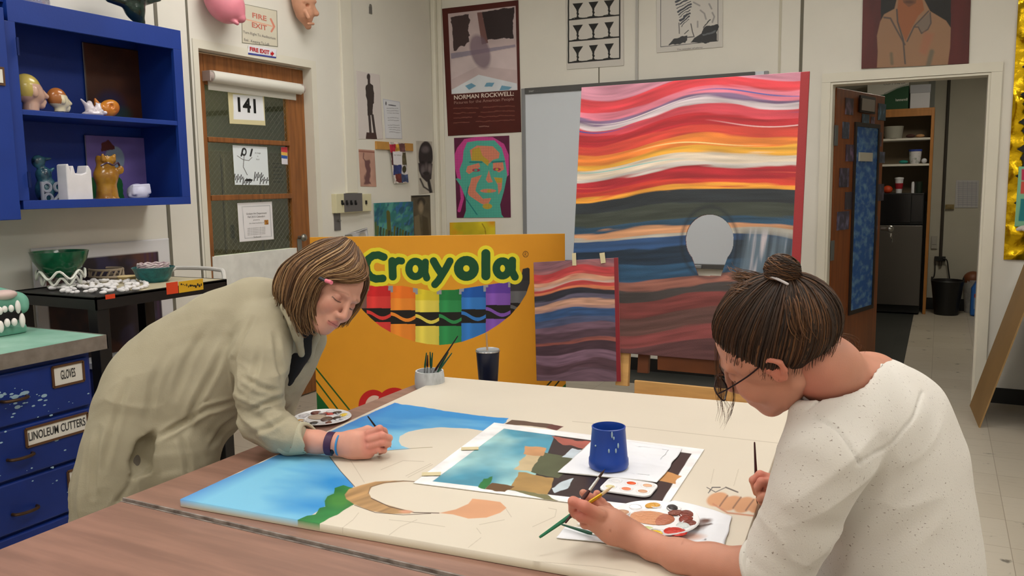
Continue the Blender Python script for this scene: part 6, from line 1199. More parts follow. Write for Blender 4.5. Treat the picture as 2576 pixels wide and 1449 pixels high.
mk('rim', tube([tq2+np.array([s_*.96*math.cos(t_), s_*.96*math.sin(t_), zt_+.002]) for t_ in np.linspace(0, 2*math.pi, 33)], .003, 8, cap=False), fer, r, smooth=True)
mk('lid', lathe([(s_*.97, zt_+.002), (s_*.97, zt_+.008), (s_*.9, zt_+.006), (.001, zt_+.005), (.001, zt_+.003)], tq2, 30), mat('lid_clear', (150, 156, 162), .15), r, smooth=True)
mk('straw', rod(tq2+[.0, 0, zt_-.05], tq2+[-.004, 0, zt_+.068], .0036), mat('straw_clear', (206, 170, 130), .15, trans=.4), r, smooth=True)
# ------------------------------------------------------------------ people
def orth(F, U):
    F = np.array(F, float); U = np.array(U, float); F /= np.linalg.norm(F); U -= F*(U @ F); U /= np.linalg.norm(U); R = np.cross(F, U); return R, F, U
def head_sdf(s, H, A, sc=1.0, chin=0.0, ears=True, eyes=True, ey=-.018, ez=0.0):
    """H centre, A rows: right, forward, up (world)"""
    p = lambda x, y, z: H+sc*(A[0]*x+A[1]*y+A[2]*z)
    e = lambda c, r, k=.012, op='u': s.ell(p(*c), np.array(r)*sc, A=A, k=k, op=op)
    g = lambda a, b, ra, rb=None, k=.012, op='u': s.cap(p(*a), p(*b), ra*sc, (rb or ra)*sc, k, op)
    e((0, -.014, .036), (.073, .093, .083)); e((0, .026, .01), (.064, .062, .078), .02); e((0, .03, -.03), (.054, .056, .072), .02)
    for q in (-1, 1):
        g((q*.050, -.006, -.045), (q*.014, .066, -.092+chin), .016, .016, .03); e((q*.038, .066, -.030), (.022, .020, .024), .02)
        g((q*.046, .070, .022), (q*.014, .088, .020), .008, .008, .012); e((q*.058, .02, .02), (.012, .03, .03), .02)
        e((q*.031, .093, .001), (.015, .012, .010), .010, 's')
        e((q*.031, .0735, .0005), (.0145, .0145, .0125), .002); g((q*.043, .079, -.006), (q*.019, .083, -.007), .003, .003, .004)
        g((q*.011, .095, -.036), (q*.009, .102, -.038), .0075, .0065, .005); e((q*.0055, .108, -.0475), (.0035, .005, .0035), .003, 's')
    g((0, .088, .016), (0, .109, -.030), .0065, .0095, .008); e((0, .110, -.034), (.0095, .0095, .008), .005)
    e((0, .081, -.062), (.028, .02, .022), .015); g((-.016, .090, -.0605), (0, .0958, -.0580), .0042, .0048, .005); g((.016, .090, -.0605), (0, .0958, -.0580), .0042, .0048, .005); g((-.012, .0895, -.0680), (.012, .0895, -.0680), .0048, .0048, .006); g((-.022, .088, -.064), (.022, .088, -.064), .0012, .0012, .003, 's') if False else None
    s.cap(p(-.021, .0915, -.0638), p(0, .1015, -.0632), .0009*sc, .0009*sc, .002, 's'); s.cap(p(.021, .0915, -.0638), p(0, .1015, -.0632), .0009*sc, .0009*sc, .002, 's')
    e((0, .074, -.096+chin), (.018, .016, .015), .018)
    if ears:
        for q in (-1, 1):
            yo = ey; z_ = ez; e((q*.074, yo, z_+.002), (.0075, .017, .028), .004); e((q*.082, yo-.001, z_+.006), (.0055, .010, .016), .004, 's'); e((q*.080, yo+.006, z_-.004), (.005, .005, .006), .003, 's'); e((q*.074, yo+.004, z_-.024), (.006, .009, .010), .006); g((q*.072, yo+.012, z_-.008), (q*.079, yo+.009, z_-.004), .004, .003, .003)
    return p
def loc(V, H, A, sc=1.0): return (V-H) @ A.T/sc
def face_col(V, H, A, skin, lip, brow, sc=1.0, blush=.25, lash=(50, 32, 26)):
    q = loc(V, H, A, sc); c = np.ones(V.shape)*lin(skin); c = c*(1+.05*fbm(V, 30, 3)[:, None])
    def blend(m, col):
        nonlocal c; m = np.clip(m, 0, 1)[:, None]; c = c*(1-m)+lin(col)*m
    ax = np.abs(q[:, 0]); f = q[:, 1] > .05
    r_ = np.hypot(np.hypot((ax-.04)/.024, (q[:, 2]+.032)/.022), (q[:, 1]-.07)/.04); blend((1.1-r_)*blush*1.6, (206, 116, 100))
    r_ = np.hypot(np.hypot(q[:, 0]/.016, (q[:, 2]+.034)/.014), (q[:, 1]-.11)/.02); blend((1.1-r_)*blush, (212, 120, 104))
    r_ = np.hypot(q[:, 0]/.0235, (q[:, 2]+.0635-.003*np.cos(q[:, 0]*160))/.0095); blend((1.05-r_)*5*(q[:, 1] > .082), lip)
    blend((.0012-np.abs(q[:, 2]+.0636))/.0008*(ax < .022)*(q[:, 1] > .085), (120, 50, 50))
    zc = .024-.9*(ax-.02)**2*14; blend((.0042-np.abs(q[:, 2]-zc))/.004*.5*((ax > .016) & (ax < .052))*f, brow)
    lz = -.0068+11*(ax-.031)**2; blend((.0019-np.abs(q[:, 2]-lz))/.0009*((ax > .0165) & (ax < .047))*(q[:, 1] > .068), lash)
    r_ = np.hypot((ax-.031)/.017, (q[:, 2]-.002)/.011); blend((1-r_)*.8*f, (172, 112, 98))
    e = np.hypot(q[:, 1]+.02, q[:, 2]) < .034; blend((ax > .07)*e*.45, (206, 110, 92))
    return c
def grow(s, wob=None, rel=2, cols=None):
    V, F = s.mesh(); V = relax(V, F, rel)
    if wob is not None: N = normals(V, F); V = V+N*wob(V)[:, None]
    return (V, F) if cols is None else (V, F, cols(V))
skinm = mat('skin', (1, 1, 1), .5, attr=True, bump=.06, bscale=500, sss=.12)
hairm = mat('hair', (1, 1, 1), .5, attr=True, spec=.3)
SK = (202, 148, 128)
def skincol(V, base=SK, red=None, rr=.03, freck=0):
    c = np.ones(V.shape)*lin(base)*(1+.06*fbm(V, 35, 3)[:, None])
    if red is not None:
        for q in red: m = np.clip(1.2-np.linalg.norm(V-q, axis=1)/rr, 0, 1)[:, None]*.4; c = c*(1-m)+lin((208, 112, 100))*m
    if freck: m = np.clip((vn(V, 90)-.78)*8, 0, 1)[:, None]*freck; c = c*(1-m)+lin((150, 92, 70))*m
    return c
# ---------------- standing painter, leaning over the table from the left
Cs = lambda px, py, D: C(px, py, D*.987)
rL = root('person', (C(300, 1100, 2.35)[0], C(300, 1100, 2.35)[1], 0)); tag(rL, 'person with shoulder-length brown hair in a long khaki smock, leaning over the table to paint', 'person')
HL = C(826, 728, 2.33); AL = np.array([cv(*v) for v in orth((.68, .44, -.59), (.57, -.81, .07))])
s = Sdf(.0024, HL-.17, HL+.17); pL = head_sdf(s, HL, AL, 1.0, .006, ears=True)
s.cap(pL(0, -.03, -.05), C(742, 805, 2.42), .05, .052, .03)
hd = grow(s, rel=1, cols=lambda V: face_col(V, HL, AL, SK, (192, 118, 108), (140, 100, 76)))
# right hand, wrist and forearm
s = Sdf(.0019, Cs(860, 1110, 2.16)-[.19, .19, .10], Cs(860, 1110, 2.16)+[.19, .19, .10])
s.chain([Cs(735, 1106, 2.19), Cs(800, 1112, 2.17), Cs(852, 1118, 2.155)], [.034, .029, .0235], .01)
s.chain([Cs(850, 1110, 2.155), Cs(885, 1106, 2.145), Cs(920, 1100, 2.145)], [.02, .0205, .0185], .02); s.chain([Cs(850, 1124, 2.155), Cs(890, 1128, 2.14), Cs(925, 1126, 2.14)], [.02, .0205, .0185], .02); s.chain([Cs(880, 1135, 2.15), Cs(925, 1140, 2.14)], [.014, .013], .02)
kn = [Cs(928, 1090, 2.135), Cs(930, 1105, 2.125), Cs(930, 1121, 2.125), Cs(928, 1136, 2.13)]
fg = [[kn[0], Cs(955, 1078, 2.13), Cs(966, 1084, 2.15), Cs(975, 1104, 2.165)], [kn[1], Cs(962, 1096, 2.12), Cs(979, 1102, 2.14), Cs(976, 1113, 2.17)], [kn[2], Cs(961, 1113, 2.12), Cs(976, 1117, 2.14), Cs(965, 1124, 2.17)], [kn[3], Cs(952, 1132, 2.125), Cs(966, 1133, 2.14), Cs(955, 1139, 2.17)]]
for i, q in enumerate(fg): s.chain(q, [[.0105, .0088, .0082, .0066], [.0108, .0092, .0085, .007], [.0104, .0088, .0082, .007], [.0096, .0078, .0072, .006]][i], .0045)
s.chain([Cs(885, 1096, 2.17), Cs(925, 1082, 2.18), Cs(958, 1092, 2.178), Cs(974, 1108, 2.172)], [.015, .0115, .0095, .0075], .006)
hnL = grow(s, rel=1, cols=lambda V: skincol(V, (208, 150, 132), [fg[0][1], fg[1][1], fg[2][1], fg[3][1]]+kn, .022))
# hidden torso under the smock
s = Sdf(.007, C(560, 950, 2.45)-[.62, .62, .5], C(560, 950, 2.45)+[.62, .62, .5])
s.chain([C(742, 805, 2.42), C(670, 850, 2.44), C(520, 930, 2.45), C(370, 1040, 2.44)], [.05, .1, .1, .12], .04); s.chain([C(650, 880, 2.3), C(665, 1060, 2.24), C(740, 1106, 2.19)], [.04, .034, .03], .02)
tor = grow(s, cols=lambda V: skincol(V)); mk('body', cat(hd, hnL, tor)[:2], skinm, rL, smooth='all', col=cat(hd, hnL, tor)[2])
# smock
cloth = mat('khaki_cloth', (164, 156, 134), .8, noise=.05, nscale=10, bump=.12, bscale=260)
lo = C(480, 980, 2.4); s = Sdf(.005, [lo[0]-.75, lo[1]-.62, .40], [lo[0]+.72, lo[1]+.72, 1.36])
ax_ = C(690, 800, 2.42)-C(340, 1020, 2.42); ax_ /= np.linalg.norm(ax_)
s.chain([C(712, 792, 2.44), C(655, 806, 2.45), C(600, 838, 2.45)], [.075, .105, .118], .05)
s.chain([C(655, 815, 2.45), C(560, 870, 2.45), C(470, 935, 2.45), C(400, 1000, 2.44)], [.11, .135, .15, .155], .06)
s.chain([C(690, 855, 2.36), C(600, 930, 2.38), C(520, 1010, 2.40), C(455, 1075, 2.42)], [.06, .085, .1, .1], .06)
s.chain([C(400, 995, 2.44), C(372, 1060, 2.43), C(345, 1140, 2.42), C(320, 1230, 2.42), C(300, 1330, 2.42)], [.15, .148, .142, .138, .135], .05)
s.chain([C(450, 1060, 2.38), C(465, 1130, 2.36), C(475, 1210, 2.36)], [.08, .075, .075], .05)
s.chain([C(662, 842, 2.33), C(655, 905, 2.27), C(655, 985, 2.22), C(664, 1062, 2.205)], [.082, .070, .058, .055], .035); s.chain([C(664, 1062, 2.205), C(700, 1088, 2.17), C(735, 1099, 2.145)], [.055, .050, .042], .02)
s.chain([C(770, 850, 2.50), C(752, 905, 2.49), C(733, 955, 2.47), C(714, 1000, 2.45)], [.036, .042, .045, .03], .02); s.chain([C(770, 850, 2.50), C(740, 930, 2.52), C(700, 1040, 2.5)], [.06, .055, .05], .03)   # hanging front and far sleeve
s.chain([C(740, 900, 2.46), C(690, 960, 2.45), C(640, 1000, 2.44)], [.03, .05, .05], .04)
s.chain([C(705, 765, 2.36), C(728, 800, 2.34), C(748, 835, 2.345), C(752, 880, 2.37)], [.02, .022, .018, .012], .012)  # collar and lapel
s.chain([C(800, 822, 2.40), C(790, 850, 2.41), C(776, 900, 2.43)], [.012, .014, .012], .01)
s.cap(C(742, 780, 2.42), C(800, 790, 2.36), .06, .06, .006, 's'); s.chain([C(716, 772, 2.30), C(738, 812, 2.285), C(750, 850, 2.30), C(758, 890, 2.33)], [.012, .014, .012, .008], .006)
s.chain([C(765, 800, 2.33), C(752, 850, 2.345), C(735, 910, 2.355), C(722, 950, 2.36)], [.018, .015, .012, .006], .01, 's')
s.chain([C(388, 1088, 2.275), C(368, 1125, 2.29), C(356, 1165, 2.29), C(338, 1195, 2.285)], [.006, .03, .034, .012], .006, 's'); s.chain([C(338, 1195, 2.275), C(322, 1225, 2.275), C(296, 1262, 2.275)], [.008, .006, .006], .004, 's')
s.chain([C(520, 1010, 2.285), C(455, 1060, 2.285), C(402, 1092, 2.27)], [.004, .006, .006], .01, 's')
pn_ = np.cross(ax_, cv(0, 0, 1)); pn_ /= np.linalg.norm(pn_); am = (C(655, 985, 2.22), C(664, 1062, 2.2))
FOLDS = [([(574, 850), (540, 930), (495, 1010), (465, 1085)], .006, 8), ([(640, 800), (612, 850), (588, 905), (592, 985)], .0055, 4), ([(520, 820), (470, 910), (440, 1000)], .0045, 9), ([(420, 880), (385, 970), (372, 1060)], .004, 9), ([(318, 960), (290, 1060), (262, 1180)], .005, 8),
         ([(590, 1010), (520, 1030), (450, 1070), (400, 1100)], .007, 6), ([(600, 1050), (560, 1080), (530, 1125)], .006, 6), ([(615, 950), (655, 975), (702, 985)], .006, 6), ([(625, 1035), (670, 1015), (712, 1000)], .0065, 6), ([(640, 1090), (690, 1070), (730, 1050)], .006, 6), ([(690, 840), (700, 900), (712, 960)], .005, 6), ([(650, 880), (640, 940), (612, 1000)], .0045, 7), ([(455, 1100), (470, 1150), (475, 1200)], .005, 7), ([(250, 1080), (240, 1180), (236, 1250)], .005, 7)]
def wobL(V):
    a = V @ ax_; b = V @ pn_; Q = np.stack([a*3.2, b*10+a*2.4+.8*vn(V, 5), (V @ cv(0, 0, 1))*5], 1); rg_ = lambda P, s_, o_=0: 1-2*np.abs(vn(P, s_, o_))**.7; mk_ = np.clip(.5+vn(V, 3.1, 2), 0, 1); w = .009*vn(Q, 1)+.0075*mk_*rg_(Q, 1.1, 4)+.002*vn(Q, 4, 8)
    dn2 = np.stack([V[:, 0]*6, V[:, 1]*6, V[:, 2]*22+V[:, 0]*9], 1); m = np.exp(-((np.linalg.norm(V-C(672, 1040, 2.18), axis=1))/.11)**2); w2 = .010*vn(dn2, 1.1)+.008*rg_(dn2, 1.2, 3)+.004*rg_(dn2, 2.6, 5)
    sk_ = np.clip((C(400, 1060, 2.4)[2]-V[:, 2])/.2, 0, 1); q2 = np.stack([V[:, 0]*14, V[:, 1]*14, V[:, 2]*2.2], 1); w3 = .012*vn(q2, 1)+.006*rg_(q2, 1.4, 6)
    x_, y_ = proj(V); fr = ((V-CAMP) @ MR[2] < 2.46); tot = np.zeros(len(V))
    for P, am_, wd_ in FOLDS:
        d = np.full(len(V), 1e9); k0 = np.zeros(len(V)); n_ = len(P)-1
        for i_, ((x0, y0), (x1, y1)) in enumerate(zip(P[:-1], P[1:])):
            dx, dy = x1-x0, y1-y0; tt = np.clip(((x_-x0)*dx+(y_-y0)*dy)/(dx*dx+dy*dy), 0, 1); q = np.hypot(x_-x0-tt*dx, y_-y0-tt*dy); k0 = np.where(q < d, (i_+tt)/n_, k0); d = np.minimum(d, q)
        tot += am_*(-np.exp(-(d/wd_)**2)+.7*np.exp(-((d-2*wd_)/wd_)**2))*np.clip(np.sin(math.pi*(k0*.9+.05))*1.6, 0, 1)
    return w*(1-m)*(1-sk_*.6)+w2*m+w3*sk_+tot*fr
cm = grow(s, wobL, rel=2)
mk('smock', cm, cloth, rL, smooth='all')
# turned-back cuff, open at the front
s = Sdf(.003, Cs(745, 1105, 2.17)-.11, Cs(745, 1105, 2.17)+.11); cd_ = Cs(775, 1098, 2.165)-Cs(712, 1118, 2.19); cd_ /= np.linalg.norm(cd_)
s.chain([Cs(724, 1104, 2.185), Cs(772, 1101, 2.165)], [.044, .041], .004); s.cap(Cs(760, 1105, 2.172), Cs(815, 1107, 2.15), .034, .036, .003, 's'); s.cap(Cs(724, 1104, 2.185)-cd_*.0, Cs(700, 1100, 2.19), .0, .0, 0, 'u') if False else None
s.half(Cs(772, 1101, 2.165)+cd_*.012, cd_+.25*cv(0, -1, 0), .003); s.half(Cs(724, 1106, 2.185)-cd_*.022, -cd_-.2*cv(0, -1, 0), .003)
o = mk('cuff', grow(s, lambda V: .0022*vn(V, 28), rel=1), mat('khaki_cuff', (174, 168, 146), .8, noise=.05, nscale=14, bump=.12, bscale=260), rL, smooth='all')
mk('paint_spot', ball(Cs(731, 1121, 2.137), (.004, .004, .006), 10, 8), mat('spot_red', (180, 60, 50), .6), rL, smooth=True)
s = Sdf(.004, C(748, 870, 2.4)-.14, C(748, 870, 2.4)+.14); s.chain([C(765, 815, 2.415), C(745, 880, 2.42), C(722, 960, 2.43)], [.045, .045, .02], .01); mk('black_shirt', grow(s), mat('black_knit', (16, 15, 16), .8), rL, smooth='all')
s = Sdf(.006, [lo[0]-.5, lo[1]-.5, 0], [lo[0]+.45, lo[1]+.5, .95]); fx_, fy_ = C(345, 1150, 2.42)[:2]
for q in (-1, 1):
    px_o = np.array([.03, .065*q, 0]); s.chain([np.array([fx_, fy_, .74])+px_o, np.array([fx_+.02, fy_, .45])+px_o, np.array([fx_-.01, fy_, .08])+px_o], [.062, .06, .05], .02)
pants = mk('trousers', grow(s), mat('grey_trousers', (112, 106, 98), .8), rL, smooth='all')
for q in (-1, 1):
    b = np.array([fx_+.03, fy_+.065*q, .002]); s = Sdf(.005, b-[.16, .08, .0]-[0, 0, .02], b+[.2, .08, .14]); s.cap(b+[-.06, 0, .035], b+[.11, 0, .03], .038, .036, .02); s.cap(b+[-.05, 0, .05], b+[-.05, 0, .1], .04, .042, .02); s.half(b, (0, 0, -1)); mk('shoe', grow(s), mat('shoe_dark', (36, 30, 28), .5), rL, smooth='all')
# wristband, hair tie, ring
wd = Cs(862, 1119, 2.152)-Cs(836, 1116, 2.16); wd /= np.linalg.norm(wd)
def bandx(name, c0, r_, w_, m_, th=.003, fl=1.0):
    a, b = frame_of(wd); V = []; F = []; n = 32
    for k_ in range(n):
        t_ = 2*math.pi*k_/n; d = a*math.cos(t_)+b*math.sin(t_)*fl
        V += [c0+d*r_-wd*w_/2, c0+d*(r_+th)-wd*w_/2, c0+d*(r_+th)+wd*w_/2, c0+d*r_+wd*w_/2]
    for k_ in range(n):
        i0, i1 = 4*k_, 4*((k_+1) % n)
        for j_ in range(4): F.append((i0+j_, i0+(j_+1) % 4, i1+(j_+1) % 4, i1+j_))
    return mk(name, (V, F), m_, rL, smooth=True)
bandx('wristband', Cs(835, 1116, 2.157), .0268, .019, mat('purple_band', (60, 28, 66), .5), .0035)
mk('band_display', ball(Cs(834, 1134, 2.134), (.009, .004, .011), 12, 8), mat('display_black', (20, 14, 26), .2), rL, smooth=True)
bandx('hair_elastic', Cs(857, 1118, 2.150), .0262, .0045, mat('elastic_blue', (50, 130, 190), .6), .003)
mk('ring', tube([Cs(952, 1133, 2.127)+.0092*(np.array(cv(0, 1, 0))*math.cos(t_)+np.array(cv(0, 0, 1))*math.sin(t_)) for t_ in np.linspace(0, 2*math.pi, 21)], .0012, 6, cap=False), fer, rL, smooth=True)
# hair
def colL(u, rnd):
    t = rnd.rand(); b = np.array([(104, 74, 48), (138, 104, 70), (176, 142, 102), (74, 50, 32)][0 if t < .4 else 1 if t < .72 else 2 if t < .86 else 3], float); return b*(.9+.2*rnd.rand())
G1 = [[(905, 632, 2.37), (918, 655, 2.335), (927, 690, 2.33), (905, 705, 2.275), (865, 706, 2.25), (832, 700, 2.235), (806, 712, 2.235), (796, 745, 2.24), (790, 790, 2.26), (797, 822, 2.28)],
      [(900, 622, 2.37), (905, 650, 2.32), (890, 680, 2.27), (855, 690, 2.24), (825, 694, 2.228), (800, 706, 2.226), (784, 740, 2.23), (778, 790, 2.25), (782, 832, 2.27)],
      [(895, 615, 2.37), (885, 645, 2.30), (850, 668, 2.25), (815, 680, 2.226), (790, 700, 2.22), (772, 735, 2.22), (762, 785, 2.24), (768, 838, 2.26)],
      [(885, 606, 2.37), (862, 630, 2.30), (822, 655, 2.245), (785, 680, 2.226), (762, 710, 2.225), (750, 750, 2.235), (745, 790, 2.25), (755, 832, 2.28)],
      [(872, 600, 2.37), (838, 618, 2.31), (795, 645, 2.265), (757, 672, 2.25), (735, 708, 2.25), (728, 745, 2.255), (728, 780, 2.27), (742, 815, 2.30)],
      [(862, 598, 2.37), (818, 608, 2.33), (770, 635, 2.30), (730, 665, 2.285), (712, 700, 2.285), (706, 735, 2.29), (710, 765, 2.31), (722, 790, 2.34)],
      [(850, 598, 2.40), (800, 608, 2.37), (752, 638, 2.35), (712, 670, 2.345), (697, 700, 2.345), (692, 728, 2.35), (698, 752, 2.37), (708, 772, 2.39)],
      [(845, 602, 2.43), (795, 615, 2.43), (745, 645, 2.42), (708, 680, 2.42), (697, 710, 2.42), (694, 738, 2.42), (702, 765, 2.44), (712, 780, 2.44)]]
sheetL = [[C(*q) for q in g] for g in G1]; rnd = np.random.RandomState(11)
h1 = strands(sheetL, 1500, r=.0021, seg=18, jit=.0032, col=colL, rnd=rnd, u0=0, u1=1)
G2 = [[C(*q) for q in g] for g in [[(925, 690, 2.40), (926, 720, 2.44), (905, 765, 2.46), (880, 800, 2.46), (868, 822, 2.455)], [(915, 685, 2.42), (905, 730, 2.46), (880, 780, 2.47), (850, 810, 2.46), (838, 826, 2.45)], [(905, 680, 2.44), (880, 730, 2.48), (850, 790, 2.48), (820, 830, 2.45)]]]
h2 = strands(G2, 160, r=.002, seg=12, jit=.003, col=colL, rnd=rnd, curl=.002)
G3 = [[C(*q) for q in g] for g in [[(700, 700, 2.36), (690, 725, 2.36), (697, 745, 2.36), (690, 762, 2.36), (702, 778, 2.37)], [(735, 690, 2.27), (705, 730, 2.29), (712, 770, 2.31), (706, 790, 2.34), (722, 800, 2.35)], [(770, 720, 2.225), (748, 780, 2.24), (752, 815, 2.26), (764, 842, 2.27), (772, 830, 2.28)], [(800, 730, 2.235), (792, 780, 2.25), (800, 815, 2.265), (812, 832, 2.28)]]]
h3 = strands(G3, 260, r=.0015, seg=12, jit=.006, col=colL, rnd=rnd, curl=.004)
s = Sdf(.004, HL-[.24, .24, .2], HL+[.2, .2, .2]); s.ell(pL(0, -.018, .040), (.079, .097, .089), A=AL)
s.chain([C(835, 650, 2.33), C(790, 690, 2.32), C(768, 745, 2.32), C(768, 800, 2.33)], [.05, .062, .055, .036], .02); s.chain([C(780, 680, 2.37), C(738, 720, 2.36), C(730, 765, 2.37)], [.055, .048, .03], .02)
s.ell(pL(0, .085, -.045), (.082, .060, .105), A=AL, k=.008, op='s'); s.ell(pL(.06, .06, -.03), (.05, .055, .085), A=AL, k=.008, op='s')
V, F = grow(s, lambda V: -.009+.002*vn(V, 40)); hb = (V, F, np.ones(V.shape)*lin((70, 48, 32)))
hh_ = cat(hb, h1, h2, h3); mk('hair', hh_[:2], hairm, rL, smooth='all', col=hh_[2])
# pencil behind the ear and the brush in the hand
r = root('pencil', C(810, 703, 2.215)); tag(r, 'pencil with a pink eraser tucked behind the ear of the leaning painter', 'pencil')
e0, e1_, e2_, e3 = C(834, 711, 2.185), C(820, 706, 2.200), C(805, 700, 2.215), C(760, 690, 2.27); mk('eraser', rod(e0, e1_, .0052, n=14), mat('eraser_pink', (226, 120, 140), .6), r, smooth=True); mk('ferrule', rod(e1_, e2_, .0048, n=14), mat('ferrule_dark', (70, 70, 76), .35, metal=.6), r, smooth=True); mk('shaft', rod(e2_, e3, .0044, n=6), mat('pencil_black', (24, 24, 26), .4), r)
brush(Cs(925, 1047, 2.145), Cs(984, 1126, 2.188), .0026, bh, 'thin black brush held upright in the fist of the leaning painter', tip=.012)
# ---------------- seated painter on the right, back towards the viewer
rR = root('person', (C(2250, 1400, 1.45)[0], C(2250, 1400, 1.45)[1], 0)); tag(rR, 'person with brown hair bun and glasses in a flecked oatmeal top bending over a board', 'person')
HR = C(1956, 870, 1.37); AR = np.array([cv(*v) for v in orth((-.71, .45, .54), (-.62, -.76, -.18))])
SR = (196, 138, 116)
s = Sdf(.0024, HR-.17, HR+.17); pR = head_sdf(s, HR, AR, 1.0, .004, ey=-.004, ez=.010)
# bigger near ear with a clear rim
s.chain([pR(-.077, .002, .022), pR(-.083, -.010, .024), pR(-.086, -.020, .014), pR(-.084, -.018, -.002), pR(-.078, -.008, -.016)], [.0042, .0045, .0045, .0045, .006], .003)
hR = grow(s, rel=1, cols=lambda V: face_col(V, HR, AR, SR, (180, 96, 88), (90, 60, 44), blush=.3))
s = Sdf(.004, C(2090, 930, 1.37)-.2, C(2090, 930, 1.37)+.2); s.chain([pR(0, -.03, -.045), C(2075, 925, 1.37), C(2140, 985, 1.42), C(2180, 1040, 1.44)], [.054, .050, .056, .085], .03); s.chain([C(2140, 985, 1.42), C(2185, 970, 1.46), C(2230, 1000, 1.5)], [.05, .052, .06], .03)
nR = grow(s, lambda V: .0012*vn(V, 30), cols=lambda V: skincol(V, SR, [C(2020, 990, 1.33)], .07))
# near forearm and hand holding two brushes
wr = C(1583, 1352, 1.55)
s = Sdf(.0022, np.minimum(C(1880, 1430, 1.41), wr)-[.18, .13, .12], np.maximum(C(1880, 1430, 1.41), wr)+[.12, .12, .12])
s.chain([C(1990, 1455, 1.39), C(1880, 1432, 1.415), C(1790, 1416, 1.45), C(1707, 1398, 1.485), C(1640, 1374, 1.525), C(1590, 1350, 1.55)], [.035, .034, .031, .027, .022, .0205], .02)
s.chain([C(1592, 1345, 1.55), C(1550, 1318, 1.555), C(1512, 1298, 1.555)], [.020, .0205, .018], .02); s.chain([C(1592, 1352, 1.55), C(1540, 1336, 1.55), C(1498, 1316, 1.555)], [.019, .020, .016], .02); s.chain([C(1580, 1340, 1.57), C(1540, 1310, 1.59), C(1520, 1295, 1.6)], [.02, .019, .016], .02)
fR = [[C(1512, 1296, 1.54), C(1470, 1274, 1.53), C(1442, 1262, 1.535), C(1440, 1284, 1.55)], [C(1505, 1312, 1.545), C(1462, 1300, 1.54), C(1448, 1292, 1.555), C(1458, 1276, 1.58)],
      [C(1500, 1322, 1.555), C(1472, 1318, 1.56), C(1466, 1300, 1.585), C(1482, 1280, 1.6)], [C(1530, 1300, 1.6), C(1500, 1276, 1.605), C(1486, 1254, 1.6), C(1467, 1240, 1.598)], ]
rf = [[.0115, .0105, .0095, .0078], [.011, .0098, .009, .0075], [.0105, .0092, .0085, .007], [.012, .0105, .0092, .0075]]
for q, r_ in zip(fR, rf): s.chain(q, r_, .004)
s.chain([C(1520, 1296, 1.6), C(1506, 1268, 1.615), C(1502, 1242, 1.61)], [.0105, .0092, .0075], .004); s.chain([C(1535, 1300, 1.6), C(1526, 1280, 1.615), C(1516, 1262, 1.61)], [.010, .0085, .007], .004); s.chain([C(1545, 1305, 1.6), C(1538, 1285, 1.61), C(1530, 1272, 1.605)], [.009, .0075, .006], .004)
aR = grow(s, rel=1, cols=lambda V: skincol(V, SR, [fR[0][1], fR[0][2], fR[1][1], fR[3][2]], .03, .5))
# far hand painting near the board edge
s = Sdf(.0022, C(1935, 1235, 1.75)-.14, C(1935, 1235, 1.75)+.14)
s.chain([C(2010, 1240, 1.74), C(1965, 1225, 1.74), C(1935, 1218, 1.745)], [.026, .024, .019], .02); s.chain([C(1975, 1245, 1.74), C(1940, 1243, 1.742)], [.02, .015], .02)
fr2 = [[C(1940, 1204, 1.745), C(1912, 1194, 1.745), C(1894, 1208, 1.75), C(1902, 1240, 1.765)], [C(1936, 1216, 1.735), C(1915, 1212, 1.725), C(1906, 1224, 1.73), C(1909, 1244, 1.75)], [C(1942, 1240, 1.73), C(1922, 1248, 1.725), C(1912, 1256, 1.735)], [C(1950, 1256, 1.735), C(1932, 1264, 1.735), C(1918, 1264, 1.74)], [C(1950, 1210, 1.77), C(1925, 1206, 1.78), C(1905, 1222, 1.78), C(1908, 1246, 1.775)]]
for q in fr2: s.chain(q, [.010, .0088, .0078, .0065][:len(q)], .004)
bR = grow(s, rel=1, cols=lambda V: skincol(V, SR, [fr2[0][1], fr2[1][1]], .03))
# hidden torso and arms
s = Sdf(.007, C(2200, 1250, 1.5)-[.5, .5, .55], C(2200, 1250, 1.5)+[.5, .6, .5]); s.chain([C(2170, 1020, 1.45), C(2230, 1150, 1.48), C(2290, 1350, 1.48), C(2300, 1600, 1.45)], [.07, .08, .09, .1], .03)
s.chain([C(2095, 1120, 1.36), C(1995, 1410, 1.40)], [.035, .035], .02); s.chain([C(2130, 1090, 1.62), C(2060, 1230, 1.76), C(2000, 1240, 1.745)], [.035, .03, .026], .02)
tR = grow(s, cols=lambda V: skincol(V, SR)); al = cat(hR, nR, aR, bR, tR); mk('body', al[:2], skinm, rR, smooth='all', col=al[2])
